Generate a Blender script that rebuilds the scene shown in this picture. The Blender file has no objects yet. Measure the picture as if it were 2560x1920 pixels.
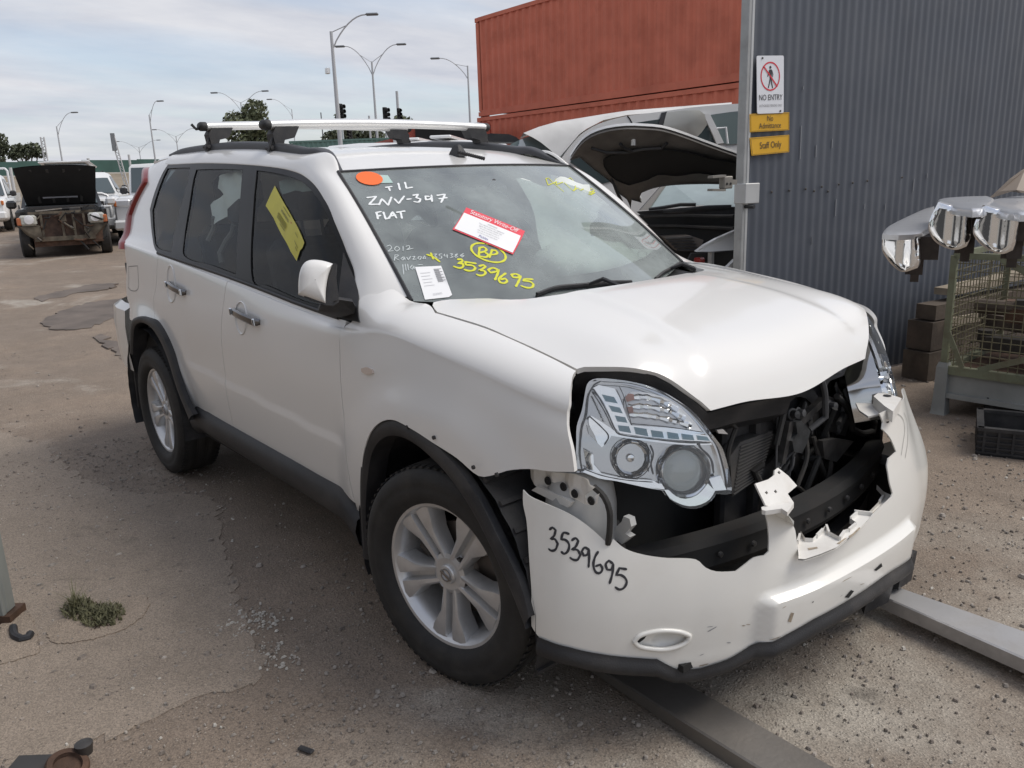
import bpy, math, random
import numpy as np
from mathutils import Vector, Matrix
from mathutils.geometry import delaunay_2d_cdt
random.seed(7)
SC = bpy.context.scene
COL = SC.collection
# ---------------------------------------------------------------- camera
cam_data = bpy.data.cameras.new('camera')
cam = bpy.data.objects.new('camera', cam_data); COL.objects.link(cam)
def cam_axes(yaw, pitch, roll):
    cy, sy, cp, sp = math.cos(yaw), math.sin(yaw), math.cos(pitch), math.sin(pitch)
    f = Vector((cp*cy, cp*sy, -sp)); r = f.cross(Vector((0, 0, 1))).normalized(); u = r.cross(f)
    c, s = math.cos(roll), math.sin(roll)
    return c*r+s*u, -s*r+c*u, f
_r, _u, _f = cam_axes(math.radians(140.26792), math.radians(14.31982), math.radians(-2.05171))
cam.matrix_world = Matrix(((_r.x, _u.x, -_f.x, 1.89996), (_r.y, _u.y, -_f.y, -2.12074), (_r.z, _u.z, -_f.z, 1.52698), (0, 0, 0, 1)))
cam_data.sensor_fit = 'HORIZONTAL'; cam_data.sensor_width = 36.0; cam_data.lens = 2031.366/2560*36
cam_data.clip_start = 0.05; cam_data.clip_end = 3000
SC.camera = cam
# ---------------------------------------------------------------- world: thin broken cloud over a blue sky
SUN = Vector((0.42, 0.50, 0.85)).normalized()
SUN_EL = math.asin(SUN.z); SUN_AZ = math.atan2(SUN.x, SUN.y)
W = bpy.data.worlds.new('World'); SC.world = W; W.use_nodes = True
nt = W.node_tree; nt.nodes.clear(); N = nt.nodes.new; L = nt.links.new
out = N('ShaderNodeOutputWorld'); bg = N('ShaderNodeBackground'); bg.inputs[1].default_value = 0.10
sky = N('ShaderNodeTexSky'); sky.sky_type = 'NISHITA'; sky.sun_disc = False
sky.sun_elevation = SUN_EL; sky.sun_rotation = SUN_AZ; sky.dust_density = 1.4; sky.ozone_density = 1.3
tc = N('ShaderNodeTexCoord'); sep = N('ShaderNodeSeparateXYZ'); L(tc.outputs['Generated'], sep.inputs[0])
mz = N('ShaderNodeMath'); mz.operation = 'MAXIMUM'; L(sep.outputs['Z'], mz.inputs[0]); mz.inputs[1].default_value = 0.0
az = N('ShaderNodeMath'); az.operation = 'ADD'; L(mz.outputs[0], az.inputs[0]); az.inputs[1].default_value = 0.16
dx = N('ShaderNodeMath'); dx.operation = 'DIVIDE'; L(sep.outputs['X'], dx.inputs[0]); L(az.outputs[0], dx.inputs[1])
dy = N('ShaderNodeMath'); dy.operation = 'DIVIDE'; L(sep.outputs['Y'], dy.inputs[0]); L(az.outputs[0], dy.inputs[1])
cmb = N('ShaderNodeCombineXYZ'); L(dx.outputs[0], cmb.inputs[0]); L(dy.outputs[0], cmb.inputs[1])
rot = N('ShaderNodeMapping'); rot.inputs['Rotation'].default_value = (0, 0, math.radians(-40)); rot.inputs['Scale'].default_value = (1.25, 0.62, 1)
rot.inputs['Location'].default_value = (0.9, 2.3, 0)
L(cmb.outputs[0], rot.inputs[0])
n1 = N('ShaderNodeTexNoise'); n1.inputs['Scale'].default_value = 0.75; n1.inputs['Detail'].default_value = 7; n1.inputs['Roughness'].default_value = 0.52; n1.inputs['Distortion'].default_value = 0.5
L(rot.outputs[0], n1.inputs[0])
cr = N('ShaderNodeValToRGB'); cr.color_ramp.elements[0].position = 0.38; cr.color_ramp.elements[0].color = (0.50, 0.50, 0.50, 1)
cr.color_ramp.elements[1].position = 0.56; cr.color_ramp.elements[1].color = (1, 1, 1, 1); L(n1.outputs[0], cr.inputs[0])
n2 = N('ShaderNodeTexNoise'); n2.inputs['Scale'].default_value = 2.6; n2.inputs['Detail'].default_value = 6; n2.inputs['Roughness'].default_value = 0.6
L(rot.outputs[0], n2.inputs[0])
cc = N('ShaderNodeValToRGB'); cc.color_ramp.elements[0].position = 0.3; cc.color_ramp.elements[0].color = (3.45, 3.62, 4.1, 1)
cc.color_ramp.elements[1].position = 0.68; cc.color_ramp.elements[1].color = (4.55, 4.6, 4.85, 1); L(n2.outputs[0], cc.inputs[0])
mx = N('ShaderNodeMix'); mx.data_type = 'RGBA'; L(cr.outputs[0], mx.inputs[0]); L(sky.outputs[0], mx.inputs[6]); L(cc.outputs[0], mx.inputs[7])
L(mx.outputs[2], bg.inputs[0]); L(bg.outputs[0], out.inputs[0])
# ---------------------------------------------------------------- sun behind thin cloud
sd = bpy.data.lights.new('sun', 'SUN'); sd.energy = 1.4; sd.angle = math.radians(34); sd.color = (1.0, 0.95, 0.87)
so = bpy.data.objects.new('sun', sd); COL.objects.link(so); so.rotation_euler = SUN.to_track_quat('Z', 'Y').to_euler()
SC.view_settings.view_transform = 'Standard'; SC.view_settings.look = 'None'; SC.view_settings.gamma = 1.0
SC.view_settings.use_curve_mapping = False; SC.view_settings.exposure = 0.74
SC.render.engine = 'CYCLES'
SC.cycles.max_bounces = 8; SC.cycles.transparent_max_bounces = 16; SC.cycles.sample_clamp_indirect = 4.0
# ---------------------------------------------------------------- numeric helpers: smooth tensor surfaces
def _tan(k, A, ax=0):
    A = np.moveaxis(A, ax, 0); T = np.empty_like(A); sh = (-1,)+(1,)*(A.ndim-1)
    h = np.diff(k).reshape(sh); d = np.diff(A, axis=0)/h
    T[0] = d[0]; T[-1] = d[-1]
    if len(k) > 2: T[1:-1] = (d[:-1]*h[1:]+d[1:]*h[:-1])/(h[:-1]+h[1:])
    return np.moveaxis(T, 0, ax)
def _h(t):
    return 2*t**3-3*t**2+1, t**3-2*t**2+t, -2*t**3+3*t**2, t**3-t**2
class Loft:
    def __init__(s, us, vs, P):
        s.k = np.array(us, float); s.q = np.array(vs, float); P = np.array(P, float)
        if s.k[0] > s.k[-1]: s.k = s.k[::-1]; P = P[::-1]
        s.P = P; s.T = _tan(s.k, P, 0)
    def __call__(s, u, v):
        u = np.atleast_1d(np.asarray(u, float)); v = np.atleast_1d(np.asarray(v, float)); u, v = np.broadcast_arrays(u, v)
        k, q = s.k, s.q
        i = np.clip(np.searchsorted(k, u)-1, 0, len(k)-2); h = (k[i+1]-k[i]); t = (u-k[i])/h
        a, b, c, d = [w[:, None, None] for w in _h(np.clip(t, 0, 1))]; hh = h[:, None, None]
        A = a*s.P[i]+b*hh*s.T[i]+c*s.P[i+1]+d*hh*s.T[i+1]
        A = A+np.where(t > 1, t-1, np.where(t < 0, t, 0))[:, None, None]*hh*np.where((t < 0)[:, None, None], s.T[i], s.T[i+1])
        B = _tan(q, A, 1); j = np.clip(np.searchsorted(q, v)-1, 0, len(q)-2); h = q[j+1]-q[j]; t = (v-q[j])/h
        m = np.arange(len(u)); a, b, c, d = [w[:, None] for w in _h(np.clip(t, 0, 1))]; hh = h[:, None]
        R = a*A[m, j]+b*hh*B[m, j]+c*A[m, j+1]+d*hh*B[m, j+1]
        return R+np.where(t > 1, t-1, np.where(t < 0, t, 0))[:, None]*hh*np.where((t < 0)[:, None], B[m, j], B[m, j+1])
class Func:
    def __init__(s, f): s.f = f
    def __call__(s, u, v):
        u = np.atleast_1d(np.asarray(u, float)); v = np.atleast_1d(np.asarray(v, float)); u, v = np.broadcast_arrays(u, v)
        return s.f(u, v)
def sstep(a, b, x):
    t = np.clip((np.asarray(x, float)-a)/(b-a), 0, 1); return t*t*(3-2*t)
def interp(x, xs, ys):
    o = np.argsort(xs); return np.interp(x, np.array(xs, float)[o], np.array(ys, float)[o])
# ---------------------------------------------------------------- body surfaces of the main car (metres; x forward from the front axle, y to its left, z up)
SX = [.62, .42, .20, 0, -.22, -.315, -.45, -.8, -1.2, -1.6, -2.1, -2.5, -2.8, -3.1, -3.35, -3.55]
def _side_rows():
    rows = []
    for x in SX:
        belt = interp(x, [-.45, -.8, -1.5, -2.1, -2.63, -3, -3.5], [1.092, 1.112, 1.163, 1.205, 1.235, 1.25, 1.26])
        z = [.40, .50, .68, .85, .97, 1.05, belt-.025, belt, 1.30, 1.45, 1.56, 1.625, 1.66]
        w = [.840, .858, .878, .882, .876, .866, .851, .836, .782, .722, .668, .622, .575]
        if x > -.4:   # front wing: the upper rows roll over to the bonnet gap
            t = {.62: 0, .42: 1, .20: 2, 0: 3, -.22: 4, -.315: 5}[x]
            zt = [1.005, 1.048, 1.092, 1.121, 1.147, 1.151][t]; wt = [.665, .688, .690, .682, .672, .688][t]
            w4 = [.775, .825, .852, .862, .868, .872][t]; z5 = zt-[.085, .085, .085, .085, .088, .100][t]
            z = [.40, .50, .67, .83, (z5+.83)/2+.012]; w = [w4-.022, w4-.006, w4+.006, w4+.009, w4+.002]
            for k in range(8):
                p = k/7*math.pi/2; z.append(z5+(zt-z5)*math.sin(p)); w.append(wt+(w4-.014-wt)*math.cos(p)**.9)
        elif x == -.45:
            z[8:] = [1.128, 1.165, 1.20, 1.226, 1.247]; w[8:] = [.815, .782, .742, .702, .664]
        rt = interp(x, [-.45, -2.1, -2.5, -2.8, -3.1, -3.35, -3.55], [0, 0, .003, .012, .028, .055, .095])
        ru = interp(x, [-.45, -2.1, -2.8, -3.1, -3.55], [0, 0, .004, .010, .03])
        for i in range(13):
            w[i] -= rt
            if x < -.45 and i > 7: w[i] -= ru*(i-7)/5
        if x < -.45:
            zt = interp(x, [-.45, -.8, -1.2, -1.6, -2.1, -2.8, -3.1, -3.55], [1.55, 1.585, 1.640, 1.678, 1.700, 1.704, 1.692, 1.63])
            f = (zt-1.30)/.36
            for i in range(9, 13): z[i] = 1.30+(z[i]-1.30)*f
        rows.append([(x, -w[i], z[i]) for i in range(13)])
    return rows
_SIDE = Loft(SX, range(13), _side_rows())
def _side(u, v):
    P = _SIDE(u, v); x, z = P[:, 0], P[:, 2]
    for cx, a in ((0, .020), (-2.63, .030)):
        r = np.hypot(x-cx, z-.352)
        P[:, 1] -= a*sstep(.64, .50, r)*sstep(.36, .46, z)*sstep(1.06, .85, z)
    # pressed line low on the doors
    zc = .690+(x+1.25)*-.042
    fade = sstep(-.46, -.58, x)*sstep(-2.06, -1.95, x)
    P[:, 1] += fade*.0065*sstep(zc-.005, zc+.003, z)*sstep(zc+.24, zc+.015, z)
    # faint shoulder line under the waist
    return P
SIDE = Func(_side)
# greenhouse glass sits a little inside the side surface
def _glass(u, v):
    P = SIDE(u, v); P[:, 1] += .006; return P
GLASS = Func(_glass)
# windscreen: u across (-1 car right .. 1 car left), v bottom..top
_ws = []
for u in (-1, -.6, 0, .6, 1):
    b = 1-u*u
    col = []
    for k in range(5):
        t = k/4
        bow = (.21*(1-t)+.085*t)*b
        x = -.315+(-.585)*t+bow; y = (.690+(.597-.690)*t)*u; z = 1.147+(.418)*t-.075*(1-t)*b*.6+.010*t*b+.012*math.sin(math.pi*t)
        col.append((x, y, z))
    _ws.append(col)
WIND = Loft([-1, -.6, 0, .6, 1], [0, .25, .5, .75, 1], _ws)
# bonnet: u = y, v along (0 rear .. 6 nose)
_by = [0, .2, .4, .55, .69]
_bx = [[-.04, -.055, -.105, -.165, -.232], [.15, .15, .13, .10, .05], [.35, .35, .34, .31, .27], [.50, .50, .49, .475, .45], [.590, .588, .580, .565, .54], [.648, .645, .636, .62, .59], [.680, .676, .664, .645, .61]]
_bz = [[1.170, 1.168, 1.160, 1.153, 1.143], [1.148, 1.148, 1.146, 1.136, 1.113], [1.110, 1.113, 1.118, 1.113, 1.081], [1.062, 1.066, 1.080, 1.085, 1.045], [1.015, 1.018, 1.034, 1.045, 1.01], [.950, .953, .965, .98, .95], [.872, .876, .893, .90, .88]]
_hp = []
for i, y in enumerate([-.69, -.55, -.4, -.2, 0, .2, .4, .55, .69]):
    j = _by.index(abs(y)); _hp.append([(_bx[k][j], y, _bz[k][j]) for k in range(7)])
_HOOD = Loft([-.69, -.55, -.4, -.2, 0, .2, .4, .55, .69], range(7), _hp)
def _hood(u, v):
    P = _HOOD(u, v)
    # pressed ridge running along each side of the raised centre
    r = np.abs(u)-(.30+.02*v)
    P[:, 2] += .010*sstep(.035, -.035, r)*sstep(0, 1, v)*sstep(6, 4.2, v)
    return P
HOOD = Func(_hood)
# roof: u = y/0.6 , v = 0 front .. 1 rear
_rf = []
for u in (-1, -.6, 0, .6, 1):
    col = []
    for x, ze, zc in ((-.90, 1.568, 1.578), (-1.2, 1.630, 1.650), (-1.7, 1.672, 1.691), (-2.4, 1.695, 1.712), (-3.05, 1.680, 1.695)):
        b = 1-u*u; col.append((x+(.085*b if x == -.90 else .05*b if x == -1.2 else 0), u*(.598 if x > -1 else .585), ze+(zc-ze)*b))
    _rf.append(col)
ROOF = Loft([-1, -.6, 0, .6, 1], [0, .15, .4, .7, 1], _rf)
# front bumper skin: u = plan station 0 (right wheel arch) .. 16 (left arch), v = height z
_bp = [(.405, -.868), (.455, -.862), (.53, -.832), (.60, -.765), (.665, -.675), (.725, -.575), (.785, -.44), (.835, -.24), (.855, 0)]
_bp = _bp+[(.855, .24), (.832, .44), (.795, .585), (.755, .71), (.70, .81), (.605, .855), (.52, .89), (.45, .90)]   # the torn left end hangs outwards
_bzs = [.19, .225, .26, .30, .36, .43, .50, .57, .64, .72, .82]
_bo = [-.035, -.012, 0, .004, .010, .012, .006, -.006, -.022, -.04, -.062]
_bb = []
for i, (x, y) in enumerate(_bp):
    a = _bp[max(0, i-1)]; b = _bp[min(16, i+1)]; tx, ty = b[0]-a[0], b[1]-a[1]; l = math.hypot(tx, ty); nx, ny = ty/l, -tx/l
    f = min(1, min(i, 16-i)/3.0)
    _bb.append([(x+nx*o*(.35+.65*f), y+ny*o*(.35+.65*f), z) for z, o in zip(_bzs, _bo)])
_BUMP = Loft(range(17), _bzs, _bb)
def _bump(u, v):
    P = _BUMP(u, v)
    # lower centre apron stands proud below a ledge
    m = sstep(6.25, 6.4, u)*sstep(9.75, 9.6, u)
    P[:, 0] += .030*m*sstep(.428, .405, v)
    k = sstep(9.8, 12, u)*sstep(.46, .80, v); P[:, 1] -= .055*k; P[:, 0] -= .02*k   # the torn end leans in at its top
    return P
BUMP = Func(_bump)
# headlight lens skin: u = y, v = z
def _hl(u, v):
    y = u; s = y+.62
    x = .614+.80*s-.55*s*s-.30*(v-.86)-.9*(v-.86)*np.maximum(0, v-.86)
    return np.stack([x, y, v], 1)
HLAMP = Func(_hl)
# ---------------------------------------------------------------- scene helpers
MATS = {}
def nodes(m):
    m.use_nodes = True; t = m.node_tree; t.nodes.clear(); return t, t.nodes.new, t.links.new
def mat(name, col, rough=.5, metal=0, coat=0, var=0.0, vscale=6, bump=0, bscale=60, dirt=None, dirt_amt=0, dirt_scale=3, spec=.5, trans=0, coat_rough=.05, emit=None):
    """principled surface with fine procedural colour variation, dirt patches and relief"""
    if name in MATS: return MATS[name]
    m = bpy.data.materials.new(name); t, N, L = nodes(m)
    o = N('ShaderNodeOutputMaterial'); b = N('ShaderNodeBsdfPrincipled'); L(b.outputs[0], o.inputs[0])
    b.inputs['Roughness'].default_value = rough; b.inputs['Metallic'].default_value = metal
    b.inputs['Coat Weight'].default_value = coat; b.inputs['Coat Roughness'].default_value = coat_rough
    b.inputs['Specular IOR Level'].default_value = spec; b.inputs['Base Color'].default_value = (*col, 1)
    if trans: b.inputs['Transmission Weight'].default_value = trans
    if emit: b.inputs['Emission Color'].default_value = (*emit[:3], 1); b.inputs['Emission Strength'].default_value = emit[3]
    tc = N('ShaderNodeTexCoord')
    if var or dirt:
        n = N('ShaderNodeTexNoise'); n.inputs['Scale'].default_value = vscale; n.inputs['Detail'].default_value = 6; L(tc.outputs['Object'], n.inputs[0])
        mr = N('ShaderNodeMapRange'); mr.inputs[1].default_value = .3; mr.inputs[2].default_value = .7; mr.inputs[3].default_value = 1-var; mr.inputs[4].default_value = 1+var; L(n.outputs[0], mr.inputs[0])
        mm = N('ShaderNodeMix'); mm.data_type = 'RGBA'; mm.blend_type = 'MULTIPLY'; mm.inputs[0].default_value = 1; mm.inputs[6].default_value = (*col, 1); L(mr.outputs[0], mm.inputs[7])
        last = mm.outputs[2]
        if dirt:
            d = N('ShaderNodeTexNoise'); d.inputs['Scale'].default_value = dirt_scale; d.inputs['Detail'].default_value = 9; d.inputs['Roughness'].default_value = .65; L(tc.outputs['Object'], d.inputs[0])
            dr = N('ShaderNodeValToRGB'); dr.color_ramp.elements[0].position = .48; dr.color_ramp.elements[1].position = .72; dr.color_ramp.elements[0].color = (0, 0, 0, 1); dr.color_ramp.elements[1].color = (dirt_amt,)*3+(1,); L(d.outputs[0], dr.inputs[0])
            m2 = N('ShaderNodeMix'); m2.data_type = 'RGBA'; L(dr.outputs[0], m2.inputs[0]); L(last, m2.inputs[6]); m2.inputs[7].default_value = (*dirt, 1); last = m2.outputs[2]
            rr = N('ShaderNodeMapRange'); rr.inputs[3].default_value = rough; rr.inputs[4].default_value = min(1, rough+.35); L(dr.outputs[0], rr.inputs[0]); L(rr.outputs[0], b.inputs['Roughness'])
        L(last, b.inputs['Base Color'])
    if bump:
        n = N('ShaderNodeTexNoise'); n.inputs['Scale'].default_value = bscale; n.inputs['Detail'].default_value = 4; L(tc.outputs['Object'], n.inputs[0])
        bp = N('ShaderNodeBump'); bp.inputs['Strength'].default_value = bump; bp.inputs['Distance'].default_value = .01; L(n.outputs[0], bp.inputs['Height']); L(bp.outputs[0], b.inputs['Normal'])
    MATS[name] = m; return m
def glassmat(name, tint=(.75, .82, .80), dust=.06, dust_haze_col=(.5, .52, .5), ior=1.5, rough=.0, refl=1.0, mul=1.6):
    """single sheet of glass: tinted see-through, Fresnel reflection, a diffuse film of painted sky haze and dust"""
    if name in MATS: return MATS[name]
    m = bpy.data.materials.new(name); t, N, L = nodes(m)
    o = N('ShaderNodeOutputMaterial'); tr = N('ShaderNodeBsdfTransparent'); tr.inputs[0].default_value = (*tint, 1)
    g = N('ShaderNodeBsdfGlossy'); g.inputs['Roughness'].default_value = rough; g.inputs[0].default_value = (refl, refl, refl, 1)
    f = N('ShaderNodeFresnel'); f.inputs[0].default_value = ior
    ge = N('ShaderNodeNewGeometry'); 
    fm = N('ShaderNodeMath'); fm.operation = 'MULTIPLY'; fm.inputs[1].default_value = mul; fm.use_clamp = True; L(f.outputs[0], fm.inputs[0])
    mx = N('ShaderNodeMixShader'); L(fm.outputs[0], mx.inputs[0]); L(tr.outputs[0], mx.inputs[1]); L(g.outputs[0], mx.inputs[2])
    d = N('ShaderNodeBsdfDiffuse'); d.inputs[0].default_value = (*dust_haze_col, 1)
    tc = N('ShaderNodeTexCoord'); n = N('ShaderNodeTexNoise'); n.inputs['Scale'].default_value = 3.5; n.inputs['Detail'].default_value = 8; n.inputs['Roughness'].default_value = .6; L(tc.outputs['Object'], n.inputs[0])
    mr = N('ShaderNodeMapRange'); mr.inputs[1].default_value = .3; mr.inputs[2].default_value = .75; mr.inputs[3].default_value = dust*.5; mr.inputs[4].default_value = dust*1.6; L(n.outputs[0], mr.inputs[0])
    m2 = N('ShaderNodeMixShader'); L(mr.outputs[0], m2.inputs[0]); L(mx.outputs[0], m2.inputs[1]); L(d.outputs[0], m2.inputs[2]); L(m2.outputs[0], o.inputs[0])
    MATS[name] = m; return m
def tag(o, label=None, cat=None, group=None, kind=None):
    if label: o['label'] = label
    if cat: o['category'] = cat
    if group: o['group'] = group
    if kind: o['kind'] = kind
    return o
def thing(name, loc, label, cat, group=None, rotz=0):
    o = bpy.data.objects.new(name, None); o.empty_display_size = .1; COL.objects.link(o)
    o.location = loc; o.rotation_euler = (0, 0, rotz); return tag(o, label, cat, group)
def link(name, me, m, parent=None, world=True, label=None, kind=None):
    """one mesh object; world=True: its vertices are world coordinates even under a parent"""
    o = bpy.data.objects.new(name, me); COL.objects.link(o)
    if m is not None:
        for x in (m if isinstance(m, (list, tuple)) else [m]): me.materials.append(x)
    if parent is not None:
        o.parent = parent
        if world:
            M = Matrix.Identity(4); p = parent
            while p is not None: M = Matrix.LocRotScale(p.location, p.rotation_euler, p.scale) @ M; p = p.parent
            Mi = M.inverted(); o.location, q, sc = Mi.decompose(); o.rotation_euler = q.to_euler(); o.scale = sc
    return tag(o, label, None, None, kind)
def mesh(name, V, F, smooth=True, angle=40):
    me = bpy.data.meshes.new(name); me.from_pydata([tuple(map(float, v)) for v in V], [], F)
    if smooth:
        me.polygons.foreach_set('use_smooth', [True]*len(me.polygons))
        try: me.set_sharp_from_angle(angle=math.radians(angle))
        except Exception: pass
    me.update(); return me
class MB:
    """collects shapes for one mesh"""
    def __init__(s): s.V = []; s.F = []; s.M = []; s.mi = 0
    def add(s, V, F):
        n = len(s.V); s.V += [tuple(map(float, v)) for v in V]; s.F += [tuple(i+n for i in f) for f in F]; s.M += [s.mi]*len(F); return s
    def box(s, c, d, R=None, bev=0):
        x, y, z = [a/2 for a in d]
        if bev:
            bev = min(bev, x*.9, y*.9, z*.9); V = []; F = []
            for sx in (-1, 1):
                for sy in (-1, 1):
                    for sz in (-1, 1): V += [(sx*(x-bev), sy*(y-bev), sz*z), (sx*(x-bev), sy*y, sz*(z-bev)), (sx*x, sy*(y-bev), sz*(z-bev))]
            idx = lambda a, b, c, k: ((a*2+b)*2+c)*3+k
            q = [(0,0),(0,1),(1,1),(1,0)]
            for k, f in ((0, lambda a, b, e: idx(a, b, e, 0)), (1, lambda a, b, e: idx(a, e, b, 1)), (2, lambda a, b, e: idx(e, a, b, 2))):
                for e in (0, 1): F.append([f(a, b, e) for a, b in q])
            for a in (0, 1):
                for b in (0, 1):
                    F.append([idx(a, b, 0, 1), idx(a, b, 1, 1), idx(a, b, 1, 2), idx(a, b, 0, 2)])
                    F.append([idx(a, 0, b, 0), idx(a, 1, b, 0), idx(a, 1, b, 2), idx(a, 0, b, 2)])
                    F.append([idx(0, a, b, 0), idx(1, a, b, 0), idx(1, a, b, 1), idx(0, a, b, 1)])
                    for e in (0, 1): F.append([idx(a, b, e, 0), idx(a, b, e, 1), idx(a, b, e, 2)])
        else:
            V = [(a, b, e) for a in (-x, x) for b in (-y, y) for e in (-z, z)]; F = [(0,1,3,2),(4,6,7,5),(0,4,5,1),(2,3,7,6),(0,2,6,4),(1,5,7,3)]
        out = []
        for v in V:
            v = Vector(v)
            if R is not None: v = R @ v
            out.append(v+Vector(c))
        return s.add(out, F)
    def bar(s, a, b, w, h=None, up=(0, 0, 1)):
        a, b = Vector(a), Vector(b); d = b-a; l = d.length; d.normalize(); u = Vector(up)
        if abs(d.dot(u)) > .98: u = Vector((1, 0, 0))
        r = d.cross(u).normalized(); u = r.cross(d)
        return s.box((a+b)/2, (w, l, h or w), Matrix((r, d, u)).transposed())
    def tube(s, pts, r, n=8, caps=True):
        pts = [Vector(p) for p in pts]; rs = r if hasattr(r, '__len__') else [r]*len(pts); V = []; F = []; pu = None
        for i, p in enumerate(pts):
            d = (pts[min(i+1, len(pts)-1)]-pts[max(i-1, 0)]).normalized()
            u = pu if pu is not None else (Vector((0, 0, 1)) if abs(d.z) < .9 else Vector((1, 0, 0)))
            a = (u-d*u.dot(d)).normalized(); b = d.cross(a); pu = a
            V += [p+(a*math.cos(2*math.pi*k/n)+b*math.sin(2*math.pi*k/n))*rs[i] for k in range(n)]
        for i in range(len(pts)-1):
            for k in range(n): F.append((i*n+k, i*n+(k+1) % n, (i+1)*n+(k+1) % n, (i+1)*n+k))
        if caps: F += [tuple(range(n))[::-1], tuple((len(pts)-1)*n+k for k in range(n))]
        return s.add(V, F)
    def lathe(s, prof, n=32, c=(0, 0, 0), ax=(0, 1, 0), caps=False):
        ax = Vector(ax).normalized(); u = Vector((0, 0, 1)) if abs(ax.z) < .9 else Vector((1, 0, 0)); a = (u-ax*u.dot(ax)).normalized(); b = ax.cross(a); V = []; F = []
        for r, t in prof: V += [Vector(c)+ax*t+(a*math.cos(2*math.pi*k/n)+b*math.sin(2*math.pi*k/n))*r for k in range(n)]
        for i in range(len(prof)-1):
            for k in range(n): F.append((i*n+k, i*n+(k+1) % n, (i+1)*n+(k+1) % n, (i+1)*n+k))
        if caps: F += [tuple(range(n))[::-1], tuple((len(prof)-1)*n+k for k in range(n))]
        return s.add(V, F)
    def prism(s, poly, d):
        """closed prism: polygon of 3d points pushed along d"""
        n = len(poly); P = [Vector(p) for p in poly]; d = Vector(d); V = P+[p+d for p in P]
        return s.add(V, [tuple(range(n))[::-1], tuple(range(n, 2*n))]+[(i, (i+1) % n, n+(i+1) % n, n+i) for i in range(n)])
    def grid(s, P, close=False):
        P = np.asarray(P); a, b = P.shape[:2]; F = []
        for i in range(a-1):
            for j in range(b-1): F.append((i*b+j, (i+1)*b+j, (i+1)*b+j+1, i*b+j+1))
            if close: F.append((i*b+b-1, (i+1)*b+b-1, (i+1)*b, i*b))
        return s.add(P.reshape(-1, 3), F)
    def build(s, name, m, parent=None, world=True, smooth=True, angle=35, label=None, kind=None):
        me = mesh(name, s.V, s.F, smooth, angle); o = link(name, me, m, parent, world, label, kind)
        if any(s.M): me.polygons.foreach_set('material_index', s.M)
        return o
def resmooth(pts, step, closed=True, corner=48, scale=None):
    """densify an outline; rounded where it bends gently, sharp at real corners"""
    P = np.array(pts, float); scale = np.ones(P.shape[1]) if scale is None else np.array(scale); P = P*scale; n = len(P); out = []; T = np.zeros_like(P)
    for i in range(n):
        a = P[(i-1) % n] if closed or i > 0 else P[i]; b = P[(i+1) % n] if closed or i < n-1 else P[i]
        d1, d2 = P[i]-a, b-P[i]; l1, l2 = np.linalg.norm(d1), np.linalg.norm(d2)
        if l1 > 0 and l2 > 0 and (d1@d2)/(l1*l2) < math.cos(math.radians(corner)): T[i] = np.nan
        else:
            d = b-a; T[i] = d/max(np.linalg.norm(d), 1e-9)
    for i in range(n if closed else n-1):
        j = (i+1) % n; l = np.linalg.norm(P[j]-P[i]); dr = (P[j]-P[i])/max(l, 1e-9); m = max(1, int(round(l/step)))
        t0 = dr if np.isnan(T[i, 0]) else T[i]; t1 = dr if np.isnan(T[j, 0]) else T[j]
        for k in range(m):
            a, b, c, d = _h(k/m); out.append(a*P[i]+b*l*t0+c*P[j]+d*l*t1)
    if not closed: out.append(P[-1])
    return np.array(out)/scale
def inpoly(p, poly):
    x, y = p[:, 0], p[:, 1]; c = np.zeros(len(p), bool); q = np.roll(poly, -1, 0)
    for (x0, y0), (x1, y1) in zip(poly, q):
        if y0 == y1: continue
        c ^= ((y0 > y) != (y1 > y)) & (x < (x1-x0)*(y-y0)/(y1-y0)+x0)
    return c
def segdist(p, poly):
    d = np.full(len(p), 1e9); q = np.roll(poly, -1, 0)
    for a, b in zip(poly, q):
        ab = b-a; t = np.clip(((p-a)@ab)/max(ab@ab, 1e-12), 0, 1); d = np.minimum(d, np.linalg.norm(p-a-t[:, None]*ab, axis=1))
    return d
def fill(outline, step, holes=(), scale=(1, 1), corner=48, smooth=True):
    """triangulated sheet inside an outline given in surface coordinates"""
    sc = np.array(scale, float)
    loops = [resmooth(o, step, True, corner if smooth else 0, sc)*sc for o in [outline]+list(holes)]
    o = loops[0]; lo, hi = o.min(0), o.max(0)
    gx = np.arange(lo[0], hi[0], step); gy = np.arange(lo[1], hi[1], step*.87); G = np.array([(x+(j % 2)*step/2, y) for j, y in enumerate(gy) for x in gx])
    if len(G):
        k = inpoly(G, o)
        for h in loops[1:]: k &= ~inpoly(G, h)
        G = G[k]
        for h in loops: 
            if len(G): G = G[segdist(G, h) > step*.55]
    V = np.concatenate(loops+[G.reshape(-1, 2)]); E = []; n = 0
    for h in loops: E += [(n+i, n+(i+1) % len(h)) for i in range(len(h))]; n += len(h)
    r = delaunay_2d_cdt([Vector(v) for v in V], E, [], 0, 1e-7)
    v2 = np.array([tuple(v) for v in r[0]]); F = [tuple(f) for f in r[2]]
    c = np.array([v2[list(f)].mean(0) for f in F]); k = inpoly(c, o)
    for h in loops[1:]: k &= ~inpoly(c, h)
    return v2/sc, [f for f, q in zip(F, k) if q]
def normals(surf, u, v, e=(1e-3, 1e-3)):
    P = surf(u, v); a = surf(u+e[0], v)-P; b = surf(u, v+e[1])-P; n = np.cross(a, b); return n/np.maximum(np.linalg.norm(n, axis=1), 1e-12)[:, None]
EYE = np.array([1.9, -2.12, 1.53])
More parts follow.
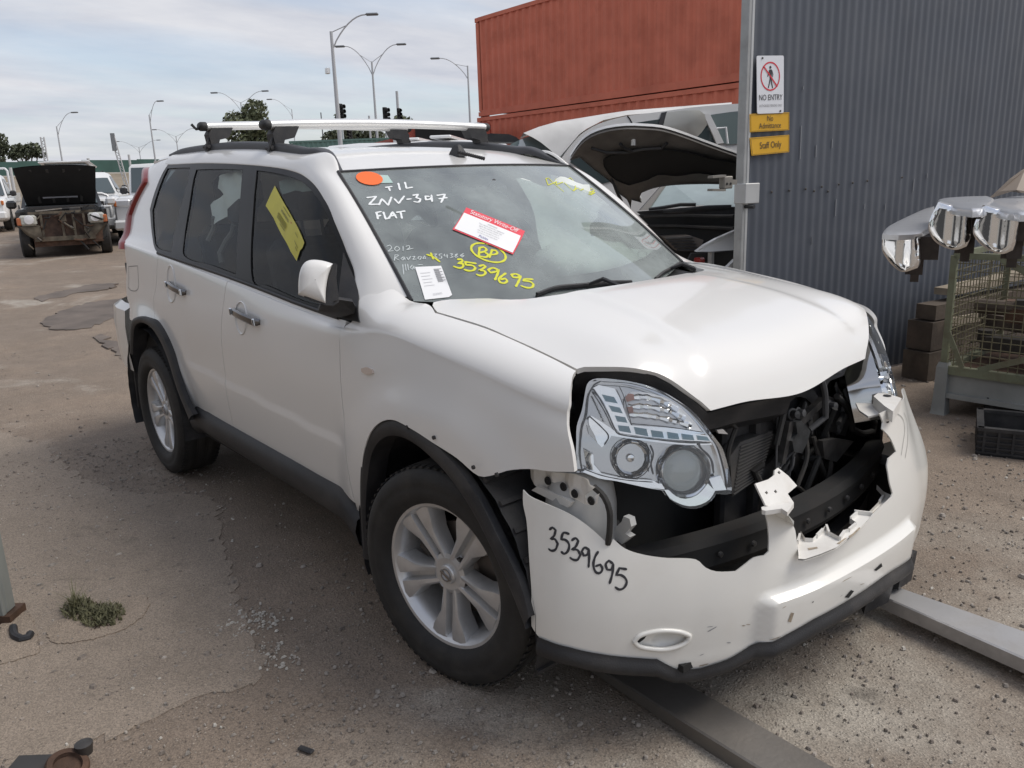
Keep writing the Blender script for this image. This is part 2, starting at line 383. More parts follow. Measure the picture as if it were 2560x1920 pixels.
def panel(name, surf, outline, step, m, parent=None, holes=(), scale=(1, 1), thick=.012, off=0.0, out=None, corner=48, smooth=True, mirror=False, label=None, mirror_parent=None, tri_angle=50):
    """sheet cut out of a body surface, with a folded edge; out = point on the outer side"""
    uvs, F = fill(outline, step, holes, scale, corner, smooth)
    P = surf(uvs[:, 0], uvs[:, 1]); n = normals(surf, uvs[:, 0], uvs[:, 1]); s = np.sign(((np.array(out if out is not None else EYE)-P)*n).sum(1).sum()); n *= s
    P = P+n*off; F = [tuple(f) for f in F]
    # face winding towards the outer side
    f = np.array(F); fn = np.cross(P[f[:, 1]]-P[f[:, 0]], P[f[:, 2]]-P[f[:, 0]]); flip = (fn*n[f[:, 0]]).sum(1) < 0
    F = [(a, c, b) if w else (a, b, c) for (a, b, c), w in zip(F, flip)]
    V = list(P)
    if thick:
        cnt = {}
        for a, b, c in F:
            for e in ((a, b), (b, c), (c, a)): cnt[e] = 1
        bd = [e for e in cnt if (e[1], e[0]) not in cnt]; idx = {}
        for e in bd:
            for i in e:
                if i not in idx: idx[i] = len(V); V.append(P[i]-n[i]*thick)
        F += [(b, a, idx[a], idx[b]) for a, b in bd]
    o = link(name, mesh(name, V, F, True, tri_angle), m, parent, True, label)
    if mirror:
        V2 = [(x, -y, z) for x, y, z in V]; F2 = [tuple(reversed(q)) for q in F]
        o2 = link(name, mesh(name, V2, F2, True, tri_angle), m, mirror_parent or parent, True, label); return o, o2
    return o
def mirrored(o, parent=None):
    """left-hand twin of a part built in world coordinates"""
    V = [(v.co.x, -v.co.y, v.co.z) for v in o.data.vertices]; F = [tuple(reversed(p.vertices)) for p in o.data.polygons]
    me = mesh(o.data.name, V, F, True, 40); me.polygons.foreach_set('material_index', [p.material_index for p in o.data.polygons])
    return link(o.name.split('.')[0], me, list(o.data.materials), parent or o.parent, True, o.get('label'))
def on(surf, uv, off=0.0):
    uv = np.array(uv, float); P = surf(uv[:, 0], uv[:, 1]); n = normals(surf, uv[:, 0], uv[:, 1]); s = np.sign(((EYE-P)*n).sum(1))[:, None]; return P+n*s*off
def stroke_mb(mb, surf, uv, w, off=.0015, step=.004, scale=(1, 1)):
    """hand-drawn line on a surface: flat ribbon with tapering ends"""
    pts = resmooth(uv, step, False, 70, scale); P = on(surf, pts, off)
    u, v = pts[:, 0], pts[:, 1]; n = normals(surf, u, v); n *= np.sign(((EYE-P)*n).sum(1))[:, None]
    T = np.gradient(P, axis=0) if len(P) > 1 else np.zeros_like(P); T /= np.maximum(np.linalg.norm(T, axis=1), 1e-9)[:, None]; B = np.cross(n, T)
    ww = np.full(len(P), w/2)*(1+.12*np.sin(np.arange(len(P))*.9)); ww[0] *= .55; ww[-1] *= .45
    mb.grid(np.stack([P-B*ww[:, None], P+B*ww[:, None]], 1))
def text_mesh(txt, size, fn, align='CENTER', font_scale_x=1.0, ext=0):
    """printed lettering: outline text laid onto a surface by fn(x, y) -> point"""
    c = bpy.data.curves.new('t', 'FONT'); c.body = txt; c.size = size; c.align_x = align; c.align_y = 'CENTER'; c.resolution_u = 3; c.space_line = .9
    o = bpy.data.objects.new('t', c); COL.objects.link(o); dg = bpy.context.evaluated_depsgraph_get(); dg.update()
    me = bpy.data.meshes.new_from_object(o.evaluated_get(dg)); V = [fn(v.co.x*font_scale_x, v.co.y) for v in me.vertices]; F = [tuple(p.vertices) for p in me.polygons]
    bpy.data.objects.remove(o); bpy.data.curves.remove(c); bpy.data.meshes.remove(me); return V, F
def copy_thing(o, loc=None, rotz=None, label=None, parent=None):
    c = o.copy(); COL.objects.link(c)
    if parent is not None: c.parent = parent
    if loc is not None: c.location = loc
    if rotz is not None: c.rotation_euler = (0, 0, rotz)
    if label: c['label'] = label
    for ch in o.children: copy_thing(ch, parent=c)
    return c
def struct(name, mb, m, smooth=False): o = mb.build(name, m, None, True, smooth); o['kind'] = 'structure'; return o
def chromebump(name, col, sc, st, rough=.06):
    m = mat(name, col, rough, metal=1, bump=st, bscale=sc)
    for n in m.node_tree.nodes:
        if n.type == 'TEX_NOISE': n.inputs['Detail'].default_value = 1
    return m
# ---------------------------------------------------------------- materials
WHITE = mat('white_paint', (.76, .745, .715), .28, coat=.7, var=.012, vscale=1.5, coat_rough=.10)
WHITE2 = mat('white_bumper_paint', (.76, .745, .70), .30, coat=.6, var=.02, vscale=3, dirt=(.50, .44, .36), dirt_amt=.22, dirt_scale=3.0)
WHITEB = mat('raw_white_plastic', (.72, .70, .66), .5, var=.04, vscale=8, dirt=(.35, .28, .2), dirt_amt=.25, dirt_scale=9)
BLACKP = mat('black_plastic', (.022, .022, .024), .55, var=.2, vscale=8, dirt=(.10, .09, .08), dirt_amt=.5, dirt_scale=4, bump=.15, bscale=240)
BLACKG = mat('black_gloss', (.010, .010, .011), .35, spec=.18)
BLACKM = mat('matt_black', (.012, .012, .012), .8, var=.2)
RUBBER = mat('tyre_rubber', (.022, .021, .020), .72, var=.25, vscale=14, dirt=(.085, .073, .06), dirt_amt=.45, dirt_scale=6, bump=.1, bscale=120)
ALLOY = mat('silver_alloy', (.60, .60, .60), .32, metal=.6, coat=.3, var=.03, dirt=(.22, .19, .16), dirt_amt=.3, dirt_scale=12)
ALLOYD = mat('dark_alloy', (.20, .195, .19), .5, metal=.6, var=.1)
CHROME = mat('chrome', (.82, .83, .84), .07, metal=1)
CHROMER = chromebump('rippled_chrome', (.86, .87, .88), 14, .06)
BEZEL = chromebump('lamp_bezel_chrome', (.50, .50, .50), 9, .25, .10)
CHROMED = mat('smoked_chrome', (.36, .36, .37), .12, metal=1)
SATIN = mat('satin_aluminium', (.74, .74, .73), .38, metal=.55, var=.02)
STEELD = mat('dark_steel', (.075, .07, .066), .45, metal=.6, var=.2, vscale=6, dirt=(.12, .09, .065), dirt_amt=.5, dirt_scale=5)
RUST = mat('rusty_iron', (.10, .055, .035), .8, metal=.2, var=.35, vscale=12, dirt=(.05, .035, .028), dirt_amt=.8, dirt_scale=8, bump=.4, bscale=90)
IRON = mat('brake_disc_iron', (.14, .12, .105), .45, metal=.7, var=.15)
RADM = mat('radiator_core', (.085, .082, .08), .6, metal=.4, var=.2, vscale=20, dirt=(.16, .14, .12), dirt_amt=.6, dirt_scale=6, bump=.5, bscale=300)
INT = mat('dark_trim', (.05, .052, .055), .75, var=.1)
SEAT = mat('charcoal_seat_cloth', (.045, .046, .05), .95, var=.15, vscale=30)
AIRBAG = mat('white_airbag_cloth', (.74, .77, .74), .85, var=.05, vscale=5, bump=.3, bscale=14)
LINER = mat('pale_headlining', (.36, .36, .34), .9)
WGLASS = glassmat('windscreen_glass', (.74, .82, .79), .33, (.49, .54, .52), mul=2.4)  # strong pale film: some dirt, mostly the sky's reflected haze put in as colour
TGLASS = glassmat('tinted_side_glass', (.78, .82, .80), .006, (.4, .4, .38), mul=.42)
LENS = glassmat('clear_lamp_lens', (.95, .96, .96), .03, (.6, .6, .6), ior=1.45)
REDL = mat('red_lamp_plastic', (.22, .016, .012), .3, coat=.25)
AMBER = mat('amber_plastic', (.55, .16, .04), .25)
BLUEL = mat('smoky_blue_lens', (.16, .27, .32), .12, metal=.3, coat=.8)
ORANGE = mat('orange_sticker', (.90, .16, .03), .6)
YELLOW = mat('yellow_sticker', (.56, .50, .035), .45, var=.05, vscale=20)
PAPER = mat('white_paper', (.80, .80, .80), .7)
PAPERR = mat('red_print', (.75, .06, .09), .6)
INKD = mat('dark_ink', (.03, .03, .035), .6)
INKG = mat('grey_ink', (.30, .30, .31), .7)
INKB = mat('blue_ink', (.05, .06, .28), .6)
PENW = mat('white_paint_pen', (.78, .80, .80), .6)
PENF = mat('faded_white_pen', (.50, .54, .54), .7)
PENY = mat('yellow_paint_pen', (.62, .62, .02), .55)
WASHER = mat('cloudy_bottle_plastic', (.40, .40, .39), .35, var=.08, vscale=14)
FROST = mat('frosted_reflector', (.80, .80, .81), .25, metal=.25, coat=.8)
# ================================================================ ground
def terrain(x, y): return .45*sstep(-5.0, -32, np.asarray(x, float))+0*np.asarray(y, float)
def ground_mat(name, base, dark, pale, smooth=0.0, sx=1.0):
    m = bpy.data.materials.new(name); t, N, L = nodes(m)
    o = N('ShaderNodeOutputMaterial'); b = N('ShaderNodeBsdfPrincipled'); L(b.outputs[0], o.inputs[0]); b.inputs['Specular IOR Level'].default_value = .25
    tc = N('ShaderNodeTexCoord')
    def noise(sc, det=6, ro=.6, dist=0):
        n = N('ShaderNodeTexNoise'); n.inputs['Scale'].default_value = sc; n.inputs['Detail'].default_value = det; n.inputs['Roughness'].default_value = ro; n.inputs['Distortion'].default_value = dist; L(tc.outputs['Object'], n.inputs[0]); return n.outputs[0]
    def ramp(i, a, c, lo=0, hi=1):
        r = N('ShaderNodeMapRange'); r.interpolation_type = 'SMOOTHSTEP'; r.inputs[1].default_value = a; r.inputs[2].default_value = c; r.inputs[3].default_value = lo; r.inputs[4].default_value = hi; L(i, r.inputs[0]); return r.outputs[0]
    def mix(f, a, c, mode='MIX'):
        q = N('ShaderNodeMix'); q.data_type = 'RGBA'; q.blend_type = mode
        if isinstance(f, float): q.inputs[0].default_value = f
        else: L(f, q.inputs[0])
        for s, v in ((6, a), (7, c)):
            if isinstance(v, tuple): q.inputs[s].default_value = (*v, 1)
            else: L(v, q.inputs[s])
        return q.outputs[2]
    c = mix(ramp(noise(.55, 7, .62, .6), .42, .62), dark, base)
    c = mix(ramp(noise(.85*sx, 8, .66, .4), .54, .70, 0, .85), c, pale)
    if not smooth:   # pale crushed dust in front of the car
        sp = N('ShaderNodeSeparateXYZ'); L(tc.outputs['Object'], sp.inputs[0]); f1 = ramp(sp.outputs[0], -.25, .75); ad = N('ShaderNodeMath'); ad.operation = 'MULTIPLY_ADD'; ad.inputs[1].default_value = 1.5; ad.inputs[2].default_value = -.55; L(noise(1.6, 7, .62), ad.inputs[0]); mu = N('ShaderNodeMath'); mu.operation = 'MULTIPLY'; mu.use_clamp = True; L(f1, mu.inputs[0]); L(ramp(ad.outputs[0], -.05, .45), mu.inputs[1]); f2 = N('ShaderNodeMath'); f2.operation = 'MULTIPLY'; L(mu.outputs[0], f2.inputs[0]); L(ramp(sp.outputs[1], 2.2, .6), f2.inputs[1]); c = mix(f2.outputs[0], c, (.385, .350, .300))
    c = mix(ramp(noise(5, 8, .7), .35, .72, 0, .5), c, tuple(q*.62 for q in base))
    # grit: single grains in many greys
    v = N('ShaderNodeTexVoronoi'); v.inputs['Scale'].default_value = 95; L(tc.outputs['Object'], v.inputs[0])
    sh = N('ShaderNodeSeparateColor'); L(v.outputs['Color'], sh.inputs[0])
    gmask = N('ShaderNodeMath'); gmask.operation = 'MULTIPLY'; L(ramp(v.outputs['Distance'], .42, .12), gmask.inputs[0]); L(ramp(noise(2.2, 6, .65), .40, .62, .08*(1-smooth), .60*(1-smooth*.6)), gmask.inputs[1])
    gcol = mix(sh.outputs[0], tuple(q*.38 for q in base), tuple(min(1, q*1.7) for q in pale))
    g2 = N('ShaderNodeMath'); g2.operation = 'MULTIPLY'; L(gmask.outputs[0], g2.inputs[0]); L(ramp(sh.outputs[1], .35, .75), g2.inputs[1])
    c = mix(g2.outputs[0], c, gcol)
    v2 = N('ShaderNodeTexVoronoi'); v2.inputs['Scale'].default_value = 260; L(tc.outputs['Object'], v2.inputs[0]); s2 = N('ShaderNodeSeparateColor'); L(v2.outputs['Color'], s2.inputs[0])
    c = mix(1.0, c, mix(s2.outputs[0], (.72, .72, .72), (1.25, 1.24, 1.22)), 'MULTIPLY')
    # dark oil and damp marks
    c = mix(ramp(noise(1.7, 9, .72, .8), .62, .74, 0, .65), c, (.055, .048, .042))
    L(c, b.inputs['Base Color'])
    L(ramp(noise(.9, 4), .3, .7, .78, .95), b.inputs['Roughness'])
    h = N('ShaderNodeMath'); h.operation = 'ADD'; L(ramp(v.outputs['Distance'], .5, 0, 0, .5), h.inputs[0]); L(noise(38, 8, .7), h.inputs[1])
    bp = N('ShaderNodeBump'); bp.inputs['Strength'].default_value = .55-.3*smooth; bp.inputs['Distance'].default_value = .012; L(h.outputs[0], bp.inputs['Height']); L(bp.outputs[0], b.inputs['Normal'])
    return m
GROUND = ground_mat('gravel_ground', (.268, .212, .166), (.225, .182, .146), (.42, .385, .335))
SLAB = ground_mat('worn_concrete', (.315, .260, .208), (.262, .217, .176), (.355, .300, .245), .75, .6)
FARG = mat('dry_bank', (.22, .18, .13), .95, var=.2, vscale=.2)
def axis(a, b, fine0, fine1, st, gr=1.22):
    r = list(np.arange(fine0, fine1+1e-6, st)); d = st
    while r[-1] < b: d *= gr; r.append(r[-1]+d)
    d = st
    while r[0] > a: d *= gr; r.insert(0, r[0]-d)
    return np.array(r)
gx = axis(-900, 300, -18, 4, .25); gy = axis(-500, 900, -6, 8, .25)
GX, GY = np.meshgrid(gx, gy, indexing='ij'); rng = np.random.default_rng(3)
def lump(x, y): return .010*np.sin(x*2.1+1.3*np.sin(y*1.7))*np.sin(y*2.6+.7)-.010
GZ = terrain(GX, GY)+np.where(np.hypot(GX-.5, GY) < 7, 0, 1)*lump(GX, GY)
struct('ground', MB().grid(np.stack([GX, GY, GZ], 2)), GROUND, True)
def sheet(name, outline, z, step, m):
    """thin ground layer whose edge runs down into the ground"""
    uvs, F = fill(outline, step, smooth=False); V = [(x, y, z+float(terrain(x, y))) for x, y in uvs]; c = {}
    a = np.array(outline); ar = sum(a[i-1][0]*a[i][1]-a[i][0]*a[i-1][1] for i in range(len(a)))
    F = [f if (uvs[f[1]]-uvs[f[0]])[0]*(uvs[f[2]]-uvs[f[0]])[1]-(uvs[f[1]]-uvs[f[0]])[1]*(uvs[f[2]]-uvs[f[0]])[0] > 0 else f[::-1] for f in F]
    for f in F:
        for i in range(3): c[(f[i], f[(i+1) % 3])] = 1
    for x, y in [e for e in c if (e[1], e[0]) not in c]:
        n = len(V); V += [(V[x][0], V[x][1], V[x][2]-.03), (V[y][0], V[y][1], V[y][2]-.03)]; F.append((y, x, n, n+1))
    return struct(name, MB().add(V, F), m)
# worn concrete at the near left with a crumbling edge
_se = [(-2.1121,-0.8522,0.0),(-1.7399,-0.9104,0.0),(-1.4694,-1.0109,0.0),(-1.2435,-1.067,0.0),(-1.0442,-1.1194,0.0),(-0.7768,-1.1906,0.0),(-0.5434,-1.2476,0.0),(-0.4494,-1.2713,0.0),(-0.3948,-1.317,0.0),(-0.3885,-1.3627,-0.0),(-0.4253,-1.4425,0.0),(-0.4485,-1.5352,0.0),(-0.4424,-1.5956,0.0),(-0.4278,-1.638,0.0),(-0.4278,-1.7113,-0.0),(-0.4414,-1.77,0.0),(-0.4303,-1.837,-0.0),(-0.4182,-1.9015,0.0)]
_pts = [(p[0], p[1]) for p in _se]
_pts = _pts+[(_pts[-1][0]+.1, -3.4), (-4.2, -3.2), (-5.2, -1.9), (-4.0, -1.35), (-2.6, -1.2)]
r = resmooth(_pts, .03, True, 60); rr2 = random.Random(4); rg = []
for i, (x, y) in enumerate(r): a = rr2.uniform(0, 6.28); k = rr2.uniform(0, .035); rg.append((x+k*math.cos(a), y+k*math.sin(a)))
sheet('concrete_slab', rg, .0035, .12, SLAB)
_sp_ = [(-1.1662,-1.7575,0.006),(-1.2464,-1.7149,0.006),(-1.2533,-1.6643,0.006),(-1.2385,-1.5722,0.006),(-1.2896,-1.465,0.006),(-1.221,-1.412,0.006),(-1.1539,-1.4139,0.006),(-1.0772,-1.4545,0.006),(-1.022,-1.5273,0.006),(-1.0211,-1.6044,0.006),(-1.0399,-1.685,0.006),(-1.083,-1.738,0.006)]
sheet('soil_patch', [(x+rr2.uniform(-.006, .006), y+rr2.uniform(-.006, .006)) for x, y, _ in resmooth(_sp_, .012)], .0075, .03, ground_mat('sandy_soil', (.34, .275, .215), (.27, .222, .178), (.38, .325, .265), .3))
_sp_ = [(-1.3529,-1.8754,0.006),(-1.4363,-1.8307,0.006),(-1.4245,-1.7841,0.006),(-1.3201,-1.7758,0.006),(-1.1281,-1.7931,0.006),(-1.0597,-1.8085,0.006),(-1.0656,-1.8713,0.006),(-1.0766,-1.9176,0.006)]
sheet('soil_patch', [(x+rr2.uniform(-.006, .006), y+rr2.uniform(-.006, .006)) for x, y, _ in resmooth(_sp_, .012)], .0075, .03, bpy.data.materials['sandy_soil'])
# loose stones
def stones(name, n, region, smin, smax, m, seed, clump=2.2):
    R = random.Random(seed); V = []; F = []; k = 0
    while k < n:
        x, y = region(R); 
        w = math.sin(x*clump+1.7*math.sin(y*1.3))*math.sin(y*clump*1.2+seed)+R.uniform(-.8, .8)
        if w < .05: continue
        s = smin+(smax-smin)*R.random()**4; a = R.uniform(0, 6.28); q = R.uniform(.6, 1.3); z0 = float(terrain(x, y))+.004; b = len(V); h = s*R.uniform(.35, .7)
        ring = [(x+s*q*math.cos(a+t)*R.uniform(.75, 1.15), y+s/q*math.sin(a+t)*R.uniform(.75, 1.15)) for t in (0, 1.25, 2.5, 3.75, 5.0)]
        V += [(u, v, z0-.002) for u, v in ring]+[(x+(u-x)*.6, y+(v-y)*.6, z0+h*R.uniform(.8, 1.1)) for u, v in ring]
        F += [(b+i, b+(i+1) % 5, b+5+(i+1) % 5, b+5+i) for i in range(5)]+[tuple(range(b+5, b+10))]; k += 1
    o = link(name, mesh(name, V, F, False), m); o['kind'] = 'stuff'; return o
ST1 = mat('grey_stone', (.29, .258, .225), .9, var=.5, vscale=40); ST2 = mat('brown_stone', (.23, .195, .165), .9, var=.5, vscale=40); ST3 = mat('pale_stone', (.46, .43, .38), .85, var=.3, vscale=40)
near = lambda R: (R.uniform(-3.5, 1.9), R.uniform(-2.2, -.6)) if R.random() < .6 else (R.uniform(.3, 1.9), R.uniform(-2.0, 3.0))
stones('gravel', 5200, near, .0022, .010, ST1, 1); stones('gravel', 3400, near, .0022, .010, ST2, 2); stones('gravel', 380, near, .002, .009, ST3, 3)
wide = lambda R: (R.uniform(-9, 1.5), R.uniform(-4.5, -.8)) if R.random() < .6 else (R.uniform(-.8, 2.0), R.uniform(1, 4.6))
stones('gravel', 1500, wide, .004, .018, ST2, 5); stones('gravel', 900, wide, .004, .018, ST1, 6)
edge = [(p[0], p[1]) for p in _se[5:]]
def edger(R): a = R.choice(edge); return a[0]+R.gauss(.03, .05), a[1]+R.gauss(0, .05)
stones('gravel', 700, edger, .003, .012, ST2, 8, .3); stones('gravel', 160, edger, .003, .010, ST3, 9, .3)
# weed
def blades(name, c, n, rad, hmin, hmax, m, seed, w=.004):
    R = random.Random(seed); V = []; F = []
    for k in range(n):
        a = R.uniform(0, 6.28); r0 = rad*R.random()**.6; x, y = c[0]+r0*math.cos(a)*1.4, c[1]+r0*math.sin(a)*.8; h = R.uniform(hmin, hmax)*(1.1-r0/rad*.6); la = R.uniform(0, 6.28); l = h*R.uniform(.2, 1.0); b = len(V); px, py = -math.sin(la)*w, math.cos(la)*w
        for t in (0, .5, 1): q = (x+math.cos(la)*l*t*t, y+math.sin(la)*l*t*t, c[2]+h*t*(1.1-.3*t)); f = (1-t*.9); V += [(q[0]-px*f, q[1]-py*f, q[2]), (q[0]+px*f, q[1]+py*f, q[2])]
        F += [(b, b+1, b+3, b+2), (b+2, b+3, b+5, b+4)]
    return V, F
_wd = [(-1.1822,-1.5911,0.01),(-1.2832,-1.6291,0.01),(-1.1647,-1.5561,0.01),(-1.3911,-1.5812,0.01)]
mb = MB()
for i, (c, n, hh) in enumerate(((_wd[0], 420, .05), (_wd[1], 260, .06), (_wd[2], 300, .045))): mb.add(*blades('w', (c[0], c[1], .008), n, .07, .015, hh, None, i))
w_ = mb.build('weed', mat('dull_weed_green', (.13, .125, .065), .8, var=.4, vscale=30), None, smooth=False); tag(w_, 'low green weed clump growing from a sandy hole in the concrete', 'weed')
mb = MB().add(*blades('w', (_wd[1][0]-.01, _wd[1][1]-.01, .008), 40, .025, .07, .15, None, 11, .0025)); mb.build('stalks', mat('dull_weed_green', None), w_, smooth=False) if False else mb.build('stalks', bpy.data.materials['dull_weed_green'], w_, smooth=False)
mb = MB().add(*blades('w', (_wd[0][0], _wd[0][1], .008), 160, .085, .006, .03, None, 12, .003)); mb.build('dry_litter', mat('dry_brown_stems', (.075, .05, .035), .9), w_, smooth=False)

# damp dark patches in the yard behind the car
WET = mat('damp_earth', (.125, .10, .082), .75, var=.3, vscale=3)
for k, q in enumerate(([(-9.1607,-0.2246,0.0),(-9.8314,0.0919,0.0),(-10.2623,0.466,0.0),(-10.4449,0.8363,0.0),(-10.4382,1.0,0.0),(-9.0825,0.677,0.0),(-8.5207,0.2891,0.0),(-8.2073,-0.0583,0.0),(-8.4377,-0.2467,0.0)], [(-11.4628,0.0716,0.0),(-11.9746,0.5395,0.0),(-12.4761,1.1159,0.0),(-12.2841,1.4504,0.0),(-11.731,1.2013,0.0),(-11.4695,0.6198,0.0),(-11.0277,0.1363,-0.0)], [(-7.6797,-0.0404,0.0),(-7.7606,0.0969,0.0),(-6.8441,0.0265,0.0),(-6.1285,-0.1143,0.0),(-6.6492,-0.0994,0.0)])):
    o = resmooth([(p[0], p[1]) for p in q], .09); R = random.Random(k); o = [(x+R.gauss(0, .045), y+R.gauss(0, .03)) for x, y in o]; sheet('damp_patch', o, .004, .15, WET)
# ================================================================ corrugated wall with its post, signs
WD = Vector((math.cos(math.radians(80)), math.sin(math.radians(80)), 0)); WN = Vector((WD.y, -WD.x, 0)); W0 = Vector((-.8694, 4.1878, 0))
def wp(s, z, o=0): p = W0+WD*s+WN*o; return Vector((p.x, p.y, z))
GREY = mat('grey_wall_paint', (.068, .077, .096), .5, var=.07, vscale=2.5, dirt=(.12, .128, .142), dirt_amt=.45, dirt_scale=2.0)
GALV = mat('galvanised_steel', (.36, .365, .36), .5, metal=.35, var=.10, vscale=9, dirt=(.24, .235, .22), dirt_amt=.5, dirt_scale=5)
_ps_ = [(-1.8861,0.9851),(-1.7798,0.9769)]
s0 = _ps_[0][0]; s1_ = s0+.098   # the post shows its end and its face
wall = thing('corrugated_wall', wp(s0, 0), 'dark grey corrugated iron wall behind the chrome bumpers and the mesh cage', 'wall')
s = s1_+.004; k = 0
while s < 7.0:
    n = 10; pts = []
    for i in range(n*8+1):
        t = s+.0762*i/8; pts.append((t, .0034*math.cos(2*math.pi*i/8)+(.0012 if i > n*8-4 else 0)))
    MB().grid([[wp(t, z, o) for z in (.015, .8, 1.6, 2.4, 3.1)] for t, o in pts]).build('wall_sheet', GREY, wall, angle=70)
    s += .0762*n; k += 1
mb = MB()
for zz in (.25, 1.22, 2.2): mb.bar(wp(s1_, zz, -.05), wp(6.9, zz, -.05), .06, .06)
mb.build('wall_rail', GALV, wall, smooth=False)
_sc_ = [(-1.5773,1.371),(-1.4137,1.3745),(-1.2602,1.3786),(-1.1766,1.3624),(-1.1029,1.3879),(-1.0385,1.355),(-0.9333,1.3972),(-0.7906,1.4026),(-0.6365,1.4111),(-0.2541,1.4225)]
for q in _sc_: MB().lathe([(.0005, .014), (.006, .013), (.009, .008)], 8, wp(q[0], q[1], .004), WN).build('fixing_screw', STEELD, wall)
# scrapes of bare metal on the crests
for q in [[(-1.2903,1.7804),(-1.2739,1.5718)],[(-1.2056,1.6588),(-1.1991,1.5802)],[(-1.0464,1.6965),(-1.041,1.637)],[(-1.2992,2.0221),(-1.2977,2.0033)],[(-0.1185,1.4074),(-0.1189,1.3195)],[(0.0094,1.442),(0.0142,1.4087)],[(-1.1897,1.0601),(-1.1288,1.0092)],[(-0.4144,1.2445),(-0.4091,1.2008)],[(-0.9555,1.3004),(-0.9447,1.1857)],[(-0.6441,1.255),(-0.6399,1.2176)]]:
    a, b = q; i0 = round((a[0]-s1_-.004)/.0762)*.0762+s1_+.004; MB().bar(wp(i0, a[1], .0092), wp(i0+(b[0]-a[0])*.2, b[1], .0092), .006, .0015).build('scrape', mat('scraped_metal', (.21, .22, .24), .6), wall, smooth=False)
mb = MB(); mb.bar(wp(4.4, 2.78, .10), wp(7.4, 2.78, .10), .22, .2); mb.build('eave_beam', BLACKP, wall, smooth=False)
# post
post = thing('gate_post', wp(s0+.05, 0), 'galvanised steel post at the free end of the grey corrugated wall', 'post')
Rw = Matrix((WD, -WN, Vector((0, 0, 1)))).transposed()
mb = MB(); mb.box(wp(s0+.063, 1.5, -.018), (.030, .066, 3.0), Rw, bev=.005); mb.build('post_shaft', GALV, post, angle=30)
mb = MB(); mb.box(wp(s0+.088, 1.5, -.012), (.022, .058, 3.0), Rw, bev=.003); mb.build('edge_channel', mat('pale_galvanised', (.47, .475, .47), .5, metal=.3, var=.08), post, angle=30)
_bk = [(-1.897,1.4212),(-1.6641,1.4273),(-1.658,1.321),(-1.8915,1.2981)]
mb = MB(); mb.box(wp(s0+.105, (_bk[0][1]+_bk[2][1])/2, -.005), (.125, .10, .125), Rw, bev=.004); mb.build('latch_box', bpy.data.materials['pale_galvanised'], post, angle=30)
_bo = [(-1.8111,1.2902)]; mb = MB(); mb.tube([wp(_bo[0][0], _bo[0][1], .0), wp(_bo[0][0], _bo[0][1], .09)], .011, 8); mb.build('latch_bolt', BLACKP, post)
_hk = [(-1.9984,1.4453)]; p = wp(_hk[0][0], _hk[0][1], .03); mb = MB()
mb.box(p, (.075, .05, .075), Rw, bev=.006); mb.bar(p+Vector((0, 0, .04))-WD*.02, p+Vector((0, 0, .036))-WD*.13, .045, .014); mb.bar(p+Vector((0, 0, -.045))-WD*.02, p+Vector((0, 0, -.04))-WD*.13, .045, .014); mb.box(p+WD*.05, (.05, .04, .03), Rw)
mb.build('fork_latch', mat('weathered_bracket', (.24, .225, .20), .6, metal=.4, var=.2), post, angle=30)
for dz in (-.008,):
    for ds in (-.015, .015): MB().lathe([(.0005, .002), (.008, .002), (.008, -.002)], 8, p+WD*ds+WN*.026+Vector((0, 0, dz)), WN).build('rivet_hole', BLACKM, post)
# signs
def sign(name, q, th, m, label, r=.006, off=.016, curl=0):
    P = [wp(s_, z_, off+(curl if i == 3 else 0)) for i, (s_, z_) in enumerate(q)]; n = WN*th; T = thing(name, (P[0]+P[1]+P[2]+P[3])/4, label, 'sign')
    mb = MB(); V = []; m_ = 4
    for i in range(4):
        a, b, c = P[i-1], P[i], P[(i+1) % 4]
        for t in np.linspace(0, 1, m_): p0 = b+(a-b).normalized()*r; p1 = b+(c-b).normalized()*r; V.append((1-t)**2*p0+2*t*(1-t)*b+t*t*p1)
    mb.prism(V, n); mb.build('sign_plate', m, T, smooth=False); return T, P
def smap(P, off): 
    return lambda x, y: tuple((P[3]*(1-x)+P[2]*x)*(1-y)+(P[0]*(1-x)+P[1]*x)*y+WN*off)
def stext(T, nm, txt, P, x, y, size, asp, m, fx=1.0, off=.0062):
    f = smap(P, off); V, F = text_mesh(txt, size, lambda a, b: f(x+a/asp*fx, y+b)); return MB().add(V, F).build(nm, m, T, smooth=False)
_q1 = [(-1.7684,2.1859),(-1.5344,2.196),(-1.5126,1.8569),(-1.7451,1.85)]
SGW = mat('white_sign', (.72, .73, .76), .4); SGY = mat('yellow_sign', (.66, .36, .012), .45, var=.04); RED = mat('sign_red', (.62, .03, .05), .5)
T, P = sign('no_entry_sign', _q1, .004, SGW, 'white NO ENTRY sign with a barred walking figure on the grey wall', .012, .020)
f = smap(P, .0056); asp = .70; cx, cy, R_ = .49, .645, .252
mb = MB(); mb.grid([[f(cx+math.cos(a)*r/asp, cy+math.sin(a)*r) for r in (R_, R_-.026)] for a in np.linspace(0, 2*math.pi, 49)]); mb.build('red_ring', RED, T, smooth=False)
f2 = smap(P, .0066); mb = MB(); d_ = (.707, -.707); mb.add([f2(cx+(-.18*1+.010)/asp, cy+.18+.010), f2(cx+(-.18-.010)/asp, cy+.18-.010), f2(cx+(.18-.010)/asp, cy-.18-.010), f2(cx+(.18+.010)/asp, cy-.18+.010)], [(0, 1, 2, 3)]); mb.build('red_bar', RED, T, smooth=False)
f3 = smap(P, .0060); mb = MB()
def pol(pts): mb.add([f3(cx+x/asp, cy+y) for x, y in pts], [tuple(range(len(pts)))])
pol([(.0+.026*math.cos(a), .155+.026*math.sin(a)) for a in np.linspace(0, 6.28, 14)[:-1]])
